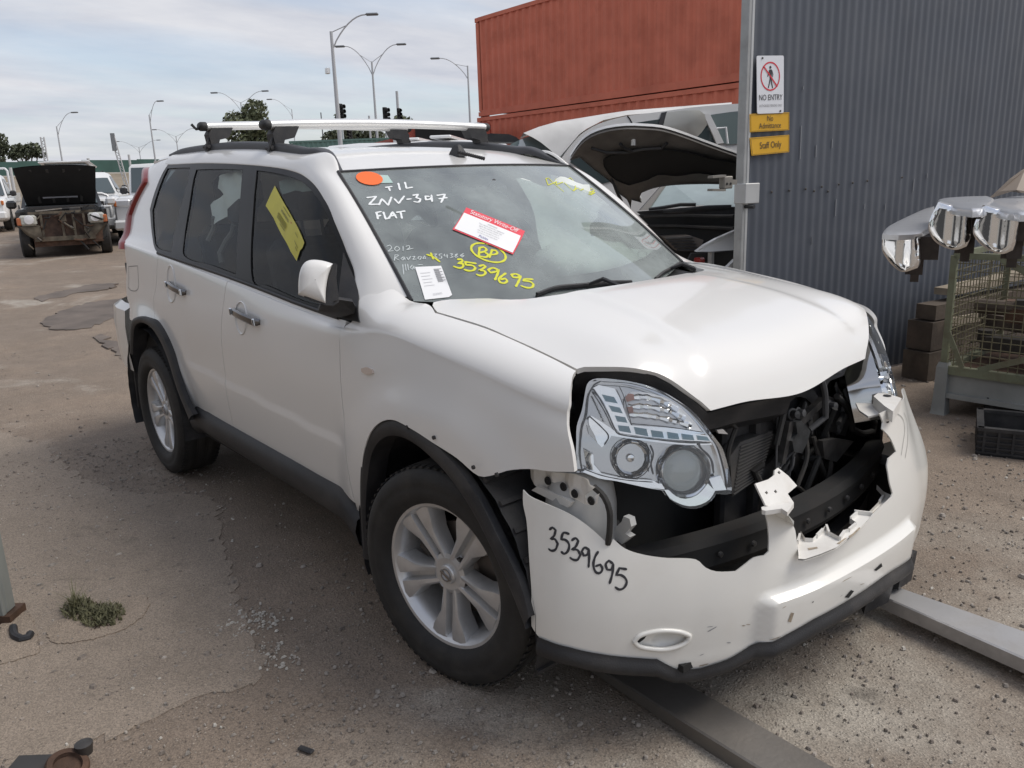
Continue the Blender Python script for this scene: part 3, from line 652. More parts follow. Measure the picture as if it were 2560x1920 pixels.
pol([(-.03, .115), (.025, .12), (.04, .05), (.03, -.03), (-.015, -.03), (-.02, .05)]); pol([(.025, .12), (.05, .10), (.075, .03), (.06, -.02), (.05, -.015), (.055, .03), (.035, .07)]); pol([(-.03, .115), (-.05, .06), (-.085, .0), (-.075, -.01), (-.035, .04), (-.018, .07)])
pol([(-.015, -.03), (.012, -.03), (-.015, -.12), (-.045, -.205), (-.065, -.20), (-.035, -.11)]); pol([(.0, -.03), (.03, -.03), (.04, -.10), (.07, -.20), (.05, -.21), (.015, -.11)])
mb.build('walking_figure', INKD, T, smooth=False)
stext(T, 'sign_text', 'NO ENTRY', P, .5, .275, .145, .70, INKD, .86); stext(T, 'sign_small_text', 'AUTHORISED PERSONS ONLY', P, .5, .135, .062, .70, INKG, .72)
for x, y in ((.20, .958), (.86, .035)): c = Vector(smap(P, .006)(x, y)); MB().lathe([(.0005, .004), (.006, .003), (.0065, 0)], 10, c, WN).build('screw', STEELD, T)
_q2 = [(-1.805,1.8493),(-1.4559,1.8615),(-1.4494,1.7525),(-1.797,1.7412)]; _q3 = [(-1.7988,1.708),(-1.4487,1.7241),(-1.4424,1.617),(-1.7812,1.6005)]
for nm, q, lab, tx, sz, tl in (('no_admittance_sign', _q2, 'yellow No Admittance sign directly under the white sign on the wall', 'No\nAdmittance', .44, .5), ('staff_only_sign', _q3, 'yellow Staff Only sign with a bent corner, lowest sign on the wall', 'Staff Only', .52, .5)):
    T, P = sign(nm, q, .003, SGY, lab, .006, .016 if nm[0] == 'n' else .018, .004 if nm[0] == 's' else 0)
    stext(T, 'sign_text', tx, P, .5, .50, sz, 3.4, INKD, .92, .0062)
    f = smap(P, .0056)
    mb = MB(); 
    for a, b in (((.02, .05), (.98, .05)), ((.98, .05), (.98, .95)), ((.98, .95), (.02, .95)), ((.02, .95), (.02, .05))): mb.bar(Vector(f(*a)), Vector(f(*b)), .0016, .0008, WN)
    mb.build('sign_border', INKD, T, smooth=False)

# the yard's shed stands along the near side of the car, out of view; the car's windows mirror it
SH = thing('shed', (-3, -7.2, 0), 'grey metal shed along the near side of the yard', 'shed')
mb = MB(); mb.box((-2.5, -7.5, 1.9), (15, .3, 3.8)); mb.build('shed_wall', mat('shed_grey', (.34, .335, .32), .7, var=.1), SH, smooth=False)
for x in (-7, -2.5, 2): MB().box((x, -7.33, 1.45), (2.6, .06, 2.9)).build('roller_door', mat('shed_door_dark', (.05, .052, .055), .7), SH, smooth=False)
MB().box((-2.5, -7.0, 3.8), (15.4, 1.6, .15)).build('eave', GALV, SH, smooth=False)
# ================================================================ shipping containers
def cont_mat(name, c): return mat(name, c, .6, var=.10, vscale=1.6, dirt=tuple(q*.55 for q in c), dirt_amt=.45, dirt_scale=1.3, spec=.3)
CRED = cont_mat('container_red', (.56, .16, .098)); CRED2 = cont_mat('container_red_lower', (.58, .165, .10)); CRED3 = cont_mat('container_far_red', (.34, .075, .05))
def container(name, loc, rotz, length, h, m, label, w=2.44, group=None):
    """origin at the lower front-left corner; +x along the long side seen, +y towards the back"""
    T = thing(name, loc, label, 'shipping container', group, rotz); P = .278; n = int((length-.4)/P)
    for side, y0, sg in (('side', 0, 1), ('back', w, -1)):
        pts = []; x = .2
        for i in range(n):
            for t, d in ((0, 0), (.072, 0), (.14, .036), (.21, .036)): pts.append((x+t, d))
            x += P
        pts.append((x, 0)); pts.append((length-.2, 0))
        MB().grid([[(px, y0+sg*(.02+d), z) for z in (.16, h*.5, h-.10)] for px, d in pts]).build('corrugated_side', m, T, world=False, smooth=False)
        mb = MB(); mb.box((length/2, y0+sg*.035, .08), (length-.3, .07, .16)); mb.box((length/2, y0+sg*.03, h-.05), (length-.3, .06, .10)); mb.build('side_rail', m, T, world=False, smooth=False)
    for x in (.08, length-.08):
        for y in (.08, w-.08): MB().box((x, y, h/2), (.15, .15, h-.26), bev=.02).build('corner_post', m, T, world=False)
        for y in (.08, w-.08):
            for z in (.06, h-.06): MB().box((x, y, z), (.178, .165, .12), bev=.012).build('corner_casting', m, T, world=False)
    MB().box((length/2, w/2, h-.02), (length-.02, w-.02, .03)).build('roof_panel', m, T, world=False, smooth=False)
    MB().box((length/2, w/2, .12), (length-.1, w-.1, .06)).build('container_floor', m, T, world=False, smooth=False)
    for x in (.04, length-.04):
        for y in (w*.27, w*.73):
            d = MB().box((x, y, h/2), (.05, w*.45, h-.30)).build('container_door', m, T, world=False, smooth=False)
            mb = MB(); s = -1 if x < 1 else 1
            for yy in (-.28, .28): mb.tube([(x+s*.07, y+yy, .1), (x+s*.07, y+yy, h-.08)], .02, 8)
            mb.build('lock_rod', m, d, world=False)
    return T
_c0, _c1 = ((-17.448,13.072,3.228),(-8.4833,12.6126,3.228))
ang = math.atan2(_c1[1]-_c0[1], _c1[0]-_c0[0])
T = container('shipping_container', (_c0[0], _c0[1], _c0[2]), ang, 12.19, 2.62, CRED, 'upper red shipping container stacked on another behind the gate post')
# open door leaf folded back past the far end of the stack, with its lock gear
mb = MB(); 
for i in range(9): mb.box((-.05-.115*i-.03, .25+.12*(i), 1.30), (.12, .06+.03*(i % 2), 2.30), Matrix.Rotation(-.8, 3, 'Z'))
d = mb.build('open_door_leaf', CRED, T, world=False, smooth=False)
mb = MB()
for i in (1, 4, 6): mb.tube([(-.10-.115*i, .19+.12*i, .1), (-.10-.115*i, .19+.12*i, 2.5)], .022, 8); mb.box((-.14-.115*i, .19+.12*i, 1.0), (.12, .06, .16)); mb.box((-.12-.115*i, .19+.12*i, .06), (.09, .07, .16))
mb.build('lock_gear', mat('container_dark_red', (.16, .05, .035), .7), d, world=False, smooth=False)
_b = Vector((math.cos(ang), math.sin(ang), 0)); _n = Vector((-math.sin(ang), math.cos(ang), 0)); p = Vector(_c0)-_b*.02-_n*.05
T2 = container('shipping_container', (p.x, p.y, _c0[2]-.035-2.62), ang, 12.19, 2.62, CRED2, 'lower red shipping container carrying the other one, its roof line broken by a dark gap')
_f0, _f1 = ((-28.692,16.857,3.184),(-15.577,11.242,2.601))
# a further red container seen between the roof bars, and a green one
g0 = (-32.781,17.81,3.054); g1 = (-20.17,13.433,2.962)
a2 = math.atan2(g1[1]-g0[1], g1[0]-g0[0]); h2 = 2.45
container('shipping_container', (g1[0]-math.cos(a2)*12.19, g1[1]-math.sin(a2)*12.19, (-22.531,14.414,3.096)[2]-h2), a2, 12.19, h2, CRED3, 'low red shipping container seen in the gap beneath the front roof bar')
g2 = (-16.016,10.647,2.647); mb = MB()
TC = thing('site_cabin', (g2[0], g2[1], .4), 'red site cabin with a dark open front behind the front roof bar', 'cabin', None, math.radians(140-90))
mb.box((0, .8, 1.25), (2.6, 1.6, 2.5)); mb.build('cabin_box', CRED3, TC, world=False, smooth=False); MB().box((.05, -.03, 1.45), (1.35, .05, 1.9)).build('dark_opening', BLACKM, TC, world=False, smooth=False); mb = MB(); mb.box((-.95, -.06, 1.75), (.50, .06, .80))
for k in range(4): mb.box((-.95, -.10, 1.45+k*.2), (.46, .03, .05))
mb.build('white_louvre', SATIN, TC, world=False, smooth=False); MB().box((.82, -.06, 1.6), (.04, .06, 1.8)).build('yellow_edge', mat('pale_yellow', (.6, .5, .25), .6), TC, world=False, smooth=False)
g3 = (-40.569,20.249,3.408); GRN = mat('green_container', (.13, .22, .19), .7, var=.08)
TG = container('shipping_container', (g3[0]-2.2, g3[1]-1.0, (-40.548,20.288,3.899)[2]-2.5), math.radians(50), 6.06, 2.5, GRN, 'green shipping container seen under the roof bars beside the tall lamp pole')
# ================================================================ street lamps
LAMPM = mat('lamp_pole_grey', (.46, .47, .48), .6, metal=.2); LAMPH = mat('lamp_head_grey', (.15, .16, .17), .5)
FW = Vector((-.769, .639, 0)); RG = Vector((.639, .769, 0))
def street_lamp(top, base_z, arms, label, r=.10, reach=2.0, rise=.8):
    """arms: list of +1 (to the right as seen from the yard) / -1"""
    t = Vector(top); T = thing('street_lamp', (t.x, t.y, base_z), label, 'street lamp', 'street lamps along the road beyond the yard')
    H = t.z-base_z
    MB().tube([(0, 0, 0), (0, 0, H*.5), (0, 0, H)], [r*.85, r*.68, r*.45], 10).build('pole', LAMPM, T, world=False)
    for s in arms:
        a = RG*s; mb = MB(); pts = [a*(reach*k)+Vector((0, 0, H-.9+(rise+.9)*math.sin(k*math.pi/2)**.8)) for k in np.linspace(0, 1, 9)]
        mb.tube(pts, r*.22, 6); mb.tube([Vector((0, 0, H-.05)), a*reach*.45+Vector((0, 0, H-.9+(rise+.9)*math.sin(.45*math.pi/2)**.8))], r*.16, 5)
        ar = mb.build('arm', LAMPM, T, world=False); e = pts[-1]
        h = MB(); h.box(e+a*.32, (.66, .26, .12), Matrix((a, Vector((0, 0, 1)).cross(a), Vector((0, 0, 1)))).transposed(), bev=.05); h.build('lamp_head', LAMPH, ar, world=False)
    return T
_L = [(-38.387,20.082,9.09),(-47.656,28.015,9.199),(-45.67,34.446,9.053),(-73.673,29.703,8.941),(-82.099,24.111,8.389),(-88.028,17.296,7.66),(-111.748,36.403,8.201),(-92.52,43.813,10.178),(-141.919,40.495,8.224),(-100.487,38.09,7.884)]
street_lamp(_L[0], .3, (1,), 'tallest grey street lamp with a single arm rising behind the roof bars', .17, 1.85, .75)
MB().box((0, 0, 0), (.25, .2, .3), bev=.03).build('camera_box', SATIN, [o for o in SC.objects if o.name == 'street_lamp'][0]).location = (-RG.x*.35, -RG.y*.35, _L[0][2]-.3-1.9)
street_lamp(_L[1], .3, (1, -1), 'double armed street lamp next to the tallest lamp', .13, 1.7, 1.0)
street_lamp(_L[2], .3, (-1,), 'street lamp arm sticking out from behind the red containers', .12, 1.9, .55)
street_lamp(_L[3], .3, (1, -1), 'double armed street lamp rising out of the round tree', .11, 2.0, .9)
street_lamp(_L[4], .3, (1,), 'single armed street lamp above the green noise wall, right of the leaning mast', .12, .9, 1.2)
street_lamp(_L[5], .3, (1,), 'single armed street lamp furthest left above the green noise wall', .12, 1.6, 1.2)
street_lamp(_L[6], .3, (1, -1), 'small double armed street lamp just left of the roof bars', .12, 2.4, .9)
street_lamp(_L[7], .3, (-1,), 'thin street lamp with one arm just right of the round tree', .10, 2.2, 1.2)
street_lamp(_L[8], .3, (1, -1), 'very small distant double armed street lamp above the noise wall', .12, 3.0, 1.0)
# plain poles and traffic lights
def pole(name, top, base_z, r, label, cat='pole', m=LAMPM):
    t = Vector(top); T = thing(name, (t.x, t.y, base_z), label, cat); MB().tube([(0, 0, 0), (0, 0, t.z-base_z)], [r, r*.8], 8).build('shaft', m, T, world=False); return T
_p = [(-50.218,31.461,7.716),(-51.319,29.687,6.096),(-82.157,42.145,8.97)]
pole('plain_pole', _p[0], .3, .12, 'plain grey pole standing behind the right hand traffic light'); pole('thin_pole', _p[1], .3, .09, 'short thin pole left of the middle traffic light'); pole('thin_pole', _p[2], .3, .08, 'far thin dark pole left of the tallest street lamp', m=LAMPH)
def traffic_light(c, h, turn, label):
    c = Vector(c); T = thing('traffic_light', (c.x, c.y, .3), label, 'traffic light', 'traffic lights at the road junction'); H = c.z-.3; R = Matrix.Rotation(turn, 3, 'Z') @ Matrix((RG, FW, Vector((0, 0, 1)))).transposed()
    MB().tube([(0, 0, 0), (0, 0, H)], .07, 8).build('pole', LAMPM, T, world=False)
    mb = MB(); mb.box(Vector((0, 0, H)), (h*.34, h*.22, h), R, bev=.04); hd = mb.build('signal_head', BLACKM, T, world=False)
    for k in (-1, 0, 1):
        v = MB(); v.lathe([(h*.13, 0), (h*.14, h*.26), (h*.12, h*.26), (h*.11, 0)], 12, Vector((0, 0, H+k*h*.30))+R @ Vector((0, -h*.1, 0)), R @ Vector((0, -1, 0))); v.build('visor', BLACKM, hd, world=False, smooth=False)
_t = [(-41.808,22.162,5.474),(-44.777,26.969,5.612),(-48.507,30.423,5.99),(-58.987,32.415,5.256)]
traffic_light(_t[0], .86, 1.0, 'black traffic light on the right side of the tallest lamp pole'); traffic_light(_t[1], .92, 1.0, 'middle black traffic light, beside the double armed lamp'); traffic_light(_t[2], .82, .6, 'rightmost black traffic light in front of the plain pole'); traffic_light(_t[3], .9, -.5, 'traffic light seen between the roof bars above the green container')
# ================================================================ noise wall, bank and masts at the far left
_w0, _w1 = ((-125.652,8.577,2.937),(-139.428,48.143,4.8)); _wt = ((-125.627,8.871,4.607),(-139.333,48.41,7.1))
bank = MB(); q = np.linspace(0, 1, 30); A = np.array(_w0); B = np.array(_w1); dr = (B-A)/np.linalg.norm(B-A); A = A-dr*60; B = B+dr*90; nrm = np.array([-dr[1], dr[0], 0]); nrm *= -np.sign(nrm@np.array(FW))
zb = lambda t: (_w0[2]*(1-t)+_w1[2]*t)
rows = []
for t in q:
    p = A*(1-t)+B*t; z = np.interp(t, [0, 1], [_w0[2], _w1[2]+.6]); rows.append([(p+nrm*60)*[1, 1, 0]+[0, 0, .3], (p+nrm*40)*[1, 1, 0]+[0, 0, .38], (p+nrm*10)*[1, 1, 0]+[0, 0, z*.75], (p+nrm*0)*[1, 1, 0]+[0, 0, z], (p-nrm*40)*[1, 1, 0]+[0, 0, z]])
struct('embankment', bank.grid(rows), FARG, True)
NW = thing('noise_wall', tuple((A+B)/2*[1, 1, 0]), 'long dark green panelled noise wall on the bank beyond the yard', 'wall'); L_ = np.linalg.norm((B-A)[:2]); n = int(L_/9); NGR = mat('noise_wall_green', (.035, .085, .072), .75, var=.15, vscale=.4)
for i in range(n):
    t0, t1 = i/n, (i+1)/n; p0 = A*(1-t0)+B*t0; p1 = A*(1-t1)+B*t1; z0 = np.interp((t0+t1)/2, [0, 1], [_w0[2], _w1[2]+.6]); hh = .5*((_wt[0][2]-_w0[2])+(_wt[1][2]-_w1[2]))
    mb = MB(); mb.bar((p0[0], p0[1], z0+hh/2), (p1[0], p1[1], z0+hh/2), .2, hh); mb.build('wall_panel', NGR, NW, smooth=False)
    mb = MB(); mb.bar((p0[0], p0[1], z0+hh*.03), (p1[0], p1[1], z0+hh*.03), .35, hh*.12); mb.build('base_strip', mat('pale_concrete', (.42, .40, .37), .9), NW, smooth=False)
_m = [(-96.147,17.548,7.149),(-104.052,27.446,7.885),(-106.966,24.19,5.358),(-96.746,14.282,4.183),(-96.101,17.773,4.281),(-105.831,28.506,5.69)]
WHM = mat('mast_white', (.50, .50, .50), .6)
for i, (p, r, lab) in enumerate(((_m[0], .18, 'pale lattice mast in front of the noise wall at left'), (_m[1], .20, 'leaning lattice mast with a dark head in front of the noise wall'), (_m[2], .16, 'short white post against the noise wall between the masts'), (_m[3], .15, 'white post against the noise wall at the left edge'), (_m[4], .14, 'short white post touching the pale lattice mast'), (_m[5], .14, 'short white post right of the leaning mast'))):
    t = Vector(p); T = thing('mast' if i < 2 else 'white_post', (t.x, t.y, .4), lab, 'mast' if i < 2 else 'post'); H = t.z-.4; lean = 1.0 if i == 1 else 0; mb = MB()
    if i < 2:
        for dx in (-r, r): mb.tube([(RG.x*dx, RG.y*dx, 0), (RG.x*(dx-lean), RG.y*(dx-lean), H)], .07, 6)
        for k in range(24): z0, z1 = H*k/24, H*(k+1)/24; s = 1 if k % 2 else -1; a = RG*(s*r-lean*k/24); b = RG*(-s*r-lean*(k+1)/24); mb.tube([(a.x, a.y, z0), (b.x, b.y, z1)], .04, 4)
    else: mb.tube([(0, 0, 0), (0, 0, H)], [r, r], 8)
    mb.build('mast_frame' if i < 2 else 'shaft', WHM, T, world=False)
    if i == 1: MB().box((-RG.x*lean, -RG.y*lean, H-.8), (.4, .4, 2.0)).build('mast_head', LAMPH, T, world=False, smooth=False)
# ================================================================ trees
LEAF = mat('gum_leaves', (.125, .14, .075), .75, var=.45, vscale=1.2); LEAF2 = mat('pine_leaves', (.085, .098, .058), .75, var=.4, vscale=1.0); BARK = mat('pale_bark', (.20, .17, .14), .9, var=.3)
def tree(c, top, blobs, label, seed, m, leaf=.30, n=1500, trunk=.22, z0=.4):
    c = Vector(c); T = thing('tree', (c.x, c.y, z0), label, 'tree'); R = random.Random(seed); V = []; F = []
    tot = sum(b[3]**2 for b in blobs)
    for bx, by, bz, br in blobs:
        for k in range(int(n*br*br/tot)):
            while True:
                u = Vector((R.uniform(-1, 1), R.uniform(-1, 1), R.uniform(-1, 1)))
                if u.length < 1: break
            # leaves gather in bunches
            u = u*(.55+.45*R.random()**.4)/max(u.length, .35)*u.length**.5
            p = RG*bx+FW*by+Vector((0, 0, bz-z0))+Vector((u.x*br, u.y*br, u.z*br*.8))
            if math.sin(p.x*2.3+seed)*math.sin(p.y*2.1)*math.sin(p.z*2.7+1) > .38 and R.random() < .8: continue
            s = leaf*R.uniform(.5, 1.3); a = Vector((R.gauss(0, 1), R.gauss(0, 1), R.gauss(0, 1))).normalized(); b = a.orthogonal().normalized(); d = a.cross(b); i = len(V)
            V += [p-b*s, p+d*s*.5, p+b*s, p-d*s*.5]; F.append((i, i+1, i+2, i+3))
    MB().add(V, F).build('crown', m, T, world=False, smooth=False)
    mb = MB(); mb.tube([(0, 0, 0), (.1, 0, (top-z0)*.35), (0, .1, (top-z0)*.6)], [trunk, trunk*.8, trunk*.5], 8)
    for bx, by, bz, br in blobs: mb.tube([(0, 0, (top-z0)*.3), tuple(RG*bx*.5+FW*by*.5+Vector((0, 0, (top-z0)*.3*.5+(bz-z0)*.5))), tuple(RG*bx+FW*by+Vector((0, 0, bz-z0+br*.2)))], [trunk*.6, trunk*.4, .05], 6)
    mb.build('trunk', BARK, T, world=False)
def px_tree(pix, d, zs, label, seed, m, leaf, n, trunk=.2):
    """pix: blob centres as points at distance d with radii in metres"""
    b0 = Vector(pix[0][0]); blobs = []
    for p, r in pix: v = Vector(p)-b0; blobs.append((v.dot(RG), v.dot(FW), p[2], r))
    tree((b0.x, b0.y, 0), max(q[2]+q[3] for q in blobs), blobs, label, seed, m, leaf, n, trunk)
px_tree([((-69.64,28.961,6.762),1.5),((-70.231,27.563,7.016),1.15),((-69.531,29.211,7.84),1.25),((-69.397,29.515,6.207),1.3),((-70.101,27.877,5.929),1.4),((-69.023,30.343,5.484),1.2),((-69.998,28.123,4.832),1.4),((-69.298,29.737,4.79),1.4)], 78, 0, 'round grey green gum tree behind the rear roof bar', 21, LEAF, .20, 5200)
px_tree([((-135.823,23.026,7.249),1.5),((-135.966,22.228,7.581),1.2),((-135.65,23.959,7.747),1.3),((-135.5,24.738,7.22),1.0),((-136.082,21.565,6.955),1.0)], 140, 0, 'flat topped dark pine beyond the noise wall at the left', 22, LEAF2, .28, 1500, .3)
px_tree([((-136.305,20.226,9.06),1.2),((-136.405,19.601,7.935),1.6),((-136.274,20.417,8.177),1.0),((-136.419,19.512,6.358),1.2)], 140, 0, 'dark pine cut by the left edge of the view', 23, LEAF2, .28, 1200, .3)
px_tree([((-73.736,46.656,7.531),0.9),((-73.27,47.371,7.323),0.8),((-74.109,46.073,7.271),0.7),((-72.88,47.959,7.025),0.8)], 90, 0, 'small green tree behind the rightmost traffic light', 24, LEAF, .22, 900)
px_tree([((-63.761,34.123,5.506),1.0),((-63.284,34.974,5.365),0.9),((-62.68,36.016,5.527),0.9),((-64.149,33.411,5.218),0.8),((-62.181,36.849,5.192),0.8),((-63.108,35.282,4.854),0.9),((-63.698,34.237,7.031),0.5)], 75, 0, 'low bushy trees in the gap under the front roof bar', 25, LEAF2, .2, 2400)
# ================================================================ other vehicles
FARG_ = mat('car_window', (.055, .075, .078), .06, coat=.6, spec=.8)
WHV = mat('white_car_paint', (.74, .74, .73), .3, coat=.6, var=.02); BLKV = mat('black_car_paint', (.018, .019, .02), .25, coat=.6)
def rbox_sections(secs, n=5, e=.22):
    """loft of rounded box sections: (x, z0, z1, half width)"""
    rows = []
    for x, z0, z1, w in secs:
        h = z1-z0; r = min(e*h, w*.35); pts = []
        for cy, cz, a0 in ((w-r, z0+r, -90), (w-r, z1-r, 0), (-w+r, z1-r, 90), (-w+r, z0+r, 180)):
            for k in range(n): a = math.radians(a0+90*k/(n-1)); pts.append((x, cy+r*math.cos(a), cz+r*math.sin(a)))
        rows.append(pts)
    return rows
def simple_wheel(par, c, r, w, rimm=ALLOY):
    mb = MB(); ax = Vector((0, 1 if c[1] > 0 else -1, 0)); mb.lathe([(r*.62, -w/2), (r*.9, -w/2), (r, -w*.35), (r, w*.35), (r*.9, w/2), (r*.62, w/2)], 26, c, ax); t = mb.build('wheel', RUBBER, par, world=False)
    mb = MB(); mb.lathe([(r*.62, w*.45), (r*.56, w*.30), (r*.2, w*.36), (.001, w*.40)], 22, c, ax)
    for k in range(6): a = k*math.pi/3; mb.box(Vector(c)+ax*w*.36+Vector((math.cos(a)*r*.38, 0, math.sin(a)*r*.38)), (r*.4, .03, r*.12), Matrix.Rotation(-a, 3, 'Y'))
    mb.build('rim', rimm, t, world=False, smooth=False)
def vehicle(name, label, loc, rotz, p, m=None, cat='car', group=None):
    """p: L W belt roof hood front windscreen base/top, rear roof/base as x; origin at the middle of the wheelbase, x forward"""
    m = m or WHV; T = thing(name, loc, label, cat, group, rotz); W_ = p['w']/2; b = p['belt']; hz = p['hood']; xf = p['front']; xr = p['rear']; gc = p.get('clear', .28)
    secs = [(xf, gc+.18, hz-.16, W_*.88), (xf-.06, gc+.05, hz-.05, W_*.95), (xf-.35, gc, hz, W_), (p['wb'], gc, b, W_)] if not p.get('nohood') else [(p['wb'], gc, b, W_*.99), (p['wb']-.05, gc, b, W_)]
    secs += [(0, gc, b, W_*1.0), (xr+.3, gc, b, W_), (xr+.05, gc+.05, b-.03, W_*.96), (xr, gc+.2, b-.15, W_*.9)]
    R = rbox_sections(secs); mb = MB(); mb.grid(R, close=True); k = len(R[0]); mb.add(R[0], [tuple(range(k))[::-1]]); mb.add(R[-1], [tuple(range(k))]); mb.build('body', m, T, world=False, angle=45)
    gb = W_*.93; gr = W_*p.get('tumble', .76); z1 = p['roof']; xb, xt, rt, rb = p['wb'], p['wt'], p['rt'], p['rb']
    rows = [[(x0, y, b-.03) for x0, y in ((xb, -gb), (xb+.06, 0), (xb, gb), ((xb+rb)/2, gb), (rb, gb), (rb-.03, 0), (rb, -gb), ((xb+rb)/2, -gb))]]
    for t in (.5, .9): rows.append([(x0+(x1-x0)*t, y0+(y1-y0)*t, b-.03+(z1-b+.03)*t) for (x0, y0), (x1, y1) in zip(((xb, -gb), (xb+.06, 0), (xb, gb), ((xb+rb)/2, gb), (rb, gb), (rb-.03, 0), (rb, -gb), ((xb+rb)/2, -gb)), ((xt, -gr), (xt+.04, 0), (xt, gr), ((xt+rt)/2, gr), (rt, gr), (rt, 0), (rt, -gr), ((xt+rt)/2, -gr)))])
    rows.append([(xt-.05, -gr*.93, z1), (xt-.02, 0, z1+.02), (xt-.05, gr*.93, z1), ((xt+rt)/2, gr*.95, z1+.01), (rt+.03, gr*.93, z1), (rt+.03, 0, z1+.02), (rt+.03, -gr*.93, z1), ((xt+rt)/2, -gr*.95, z1+.01)])
    mb = MB(); mb.grid(rows, close=True); mb.add([(( xt+rt)/2, 0, z1+.035)]+rows[-1], [(0, i+1, (i+1) % 8+1) for i in range(8)]); mb.build('cab' if p.get('ute') else 'roof', m, T, world=False, angle=50)
    def face(nm, A, B, C, D, ins, off, mm=FARG_):
        A, B, C, D = map(Vector, (A, B, C, D)); n = (B-A).cross(D-A).normalized(); c = (A+B+C+D)/4
        f = lambda u, v: (A*(1-u)+B*u)*(1-v)+(D*(1-u)+C*u)*v
        q = [f(ins[0], ins[2])+n*off, f(1-ins[1], ins[2])+n*off, f(1-ins[1], 1-ins[3])+n*off, f(ins[0], 1-ins[3])+n*off]
        mb = MB(); mb.add(q, [(0, 1, 2, 3)]); mb.build(nm, mm, T, world=False, smooth=False)
    lerp = lambda a, c, t: tuple(Vector(a).lerp(Vector(c), t))
    B0 = (xb, -gb, b); B1 = (xb, gb, b); T0 = (xt, -gr, z1-.03); T1 = (xt, gr, z1-.03); Bm = (xb+.06, 0, b); Tm = (xt+.04, 0, z1-.03)
    face('windscreen', B0, Bm, Tm, T0, (.07, 0, .06, .08), .012); face('windscreen', Bm, B1, T1, Tm, (0, .07, .06, .08), .012)
    for s in (-1, 1):
        ws = p.get('wins', 2); 
        for i in range(ws):
            u0, u1 = i/ws, (i+1)/ws; a = (xb+(rb-xb)*u0, s*gb, b); c = (xb+(rb-xb)*u1, s*gb, b); d = (xt+(rt-xt)*u1, s*gr, z1-.03); e = (xt+(rt-xt)*u0, s*gr, z1-.03)
            if s > 0: face('side_window', a, c, d, e, (.05, .05, .08, .14), .014)
            else: face('side_window', c, a, e, d, (.05, .05, .08, .14), .014)
    face('rear_window', (rb, gb, b), (rb, -gb, b), (rt, -gr, z1-.03), (rt, gr, z1-.03), (.1, .1, .1, .12), .012)
    for x in (p['ax'], -p['ax']):
        for s in (-1, 1): simple_wheel(T, (x, s*(W_-.11), p['wr']), p['wr'], .24, p.get('rim', ALLOY)); MB().lathe([(p['wr']*1.16, 0), (p['wr']*1.10, .012), (.01, .012)], 26, (x, s*(W_-.005), p['wr']*1.02), (0, s, 0)).build('wheel_arch', BLACKM, T, world=False, smooth=False)
    for s in (-1, 1):
        mb = MB(); mb.box((xb-.10, s*(W_+.10), b+.10), (.10, .18, .17), bev=.04); mb.bar((xb-.08, s*gb, b+.04), (xb-.08, s*(W_+.06), b+.08), .04); mb.build('side_mirror', p.get('mirror', BLACKP), T, world=False)
        if not p.get('nohood'):
            mb = MB(); mb.box((xf-.02, s*W_*.68, hz-.17), (.10, W_*.40, .17), bev=.03); hl = mb.build('headlight', FROST, T, world=False); MB().box((xf+.0, s*W_*.88, hz-.18), (.08, .08, .13), bev=.02).build('indicator', AMBER, hl, world=False)
    if not p.get('nohood'):
        mb = MB(); mb.box((xf+.005, 0, hz-.18), (.06, W_*.92, .15), bev=.01); g = mb.build('grille', BLACKM, T, world=False); mb = MB()
        for k in range(3): mb.box((xf+.04, 0, hz-.22+k*.045), (.015, W_*.88, .012))
        mb.build('grille_bar', p.get('grillem', CHROMED), g, world=False, smooth=False)
        mb = MB(); mb.box((xf+.06, 0, gc+.20), (.16, W_*1.92, .24), bev=.05); bp = mb.build('front_bumper', p.get('bump', m), T, world=False); MB().box((xf+.135, 0, gc+.18), (.02, W_*1.0, .10)).build('intake', BLACKM, bp, world=False, smooth=False)
        MB().box((xf+.15, 0, gc+.28), (.012, .37, .12)).build('number_plate', PAPER, T, world=False, smooth=False)
    return T
SUVP = dict(w=1.85, belt=1.10, roof=1.80, hood=1.08, front=2.25, rear=-2.25, wb=.95, wt=.25, rt=-1.95, rb=-2.1, ax=1.38, wr=.36, wins=3)
UTEP = dict(w=1.78, belt=1.05, roof=1.72, hood=1.03, front=2.35, rear=-2.5, wb=1.0, wt=.35, rt=-.55, rb=-.65, ax=1.5, wr=.34, wins=1, ute=True)
CAMA = lambda p: math.atan2(-2.12-p[1], 1.9-p[0])
# white ute at the left edge
_u = (-27.777,2.272,0.541); T = vehicle('white_ute', 'white ute with a tubular rack cut by the left edge of the view', (_u[0]-2.0, _u[1]-.1, float(terrain(_u[0]-2, 0))), CAMA(_u)-.10, dict(UTEP, belt=1.02, roof=1.70), cat='ute')
mb = MB(); 
for s in (-1, 1): mb.tube([(-.75, s*.80, 1.0), (-.75, s*.80, 1.85), (-.78, s*.74, 1.93)], .035, 8)
mb.tube([(-.78, -.74, 1.93), (-.78, .74, 1.93)], .035, 8); mb.tube([(-.75, -.8, 1.45), (-.75, .8, 1.45)], .025, 8); mb.build('rack', WHV, T, world=False)
mb = MB(); mb.box((-1.6, 0, .85), (1.8, 1.80, .06)); 
for s in (-1, 1): mb.box((-1.6, s*.9, 1.0), (1.8, .04, .28))
mb.build('tray', SATIN, T, world=False, smooth=False)
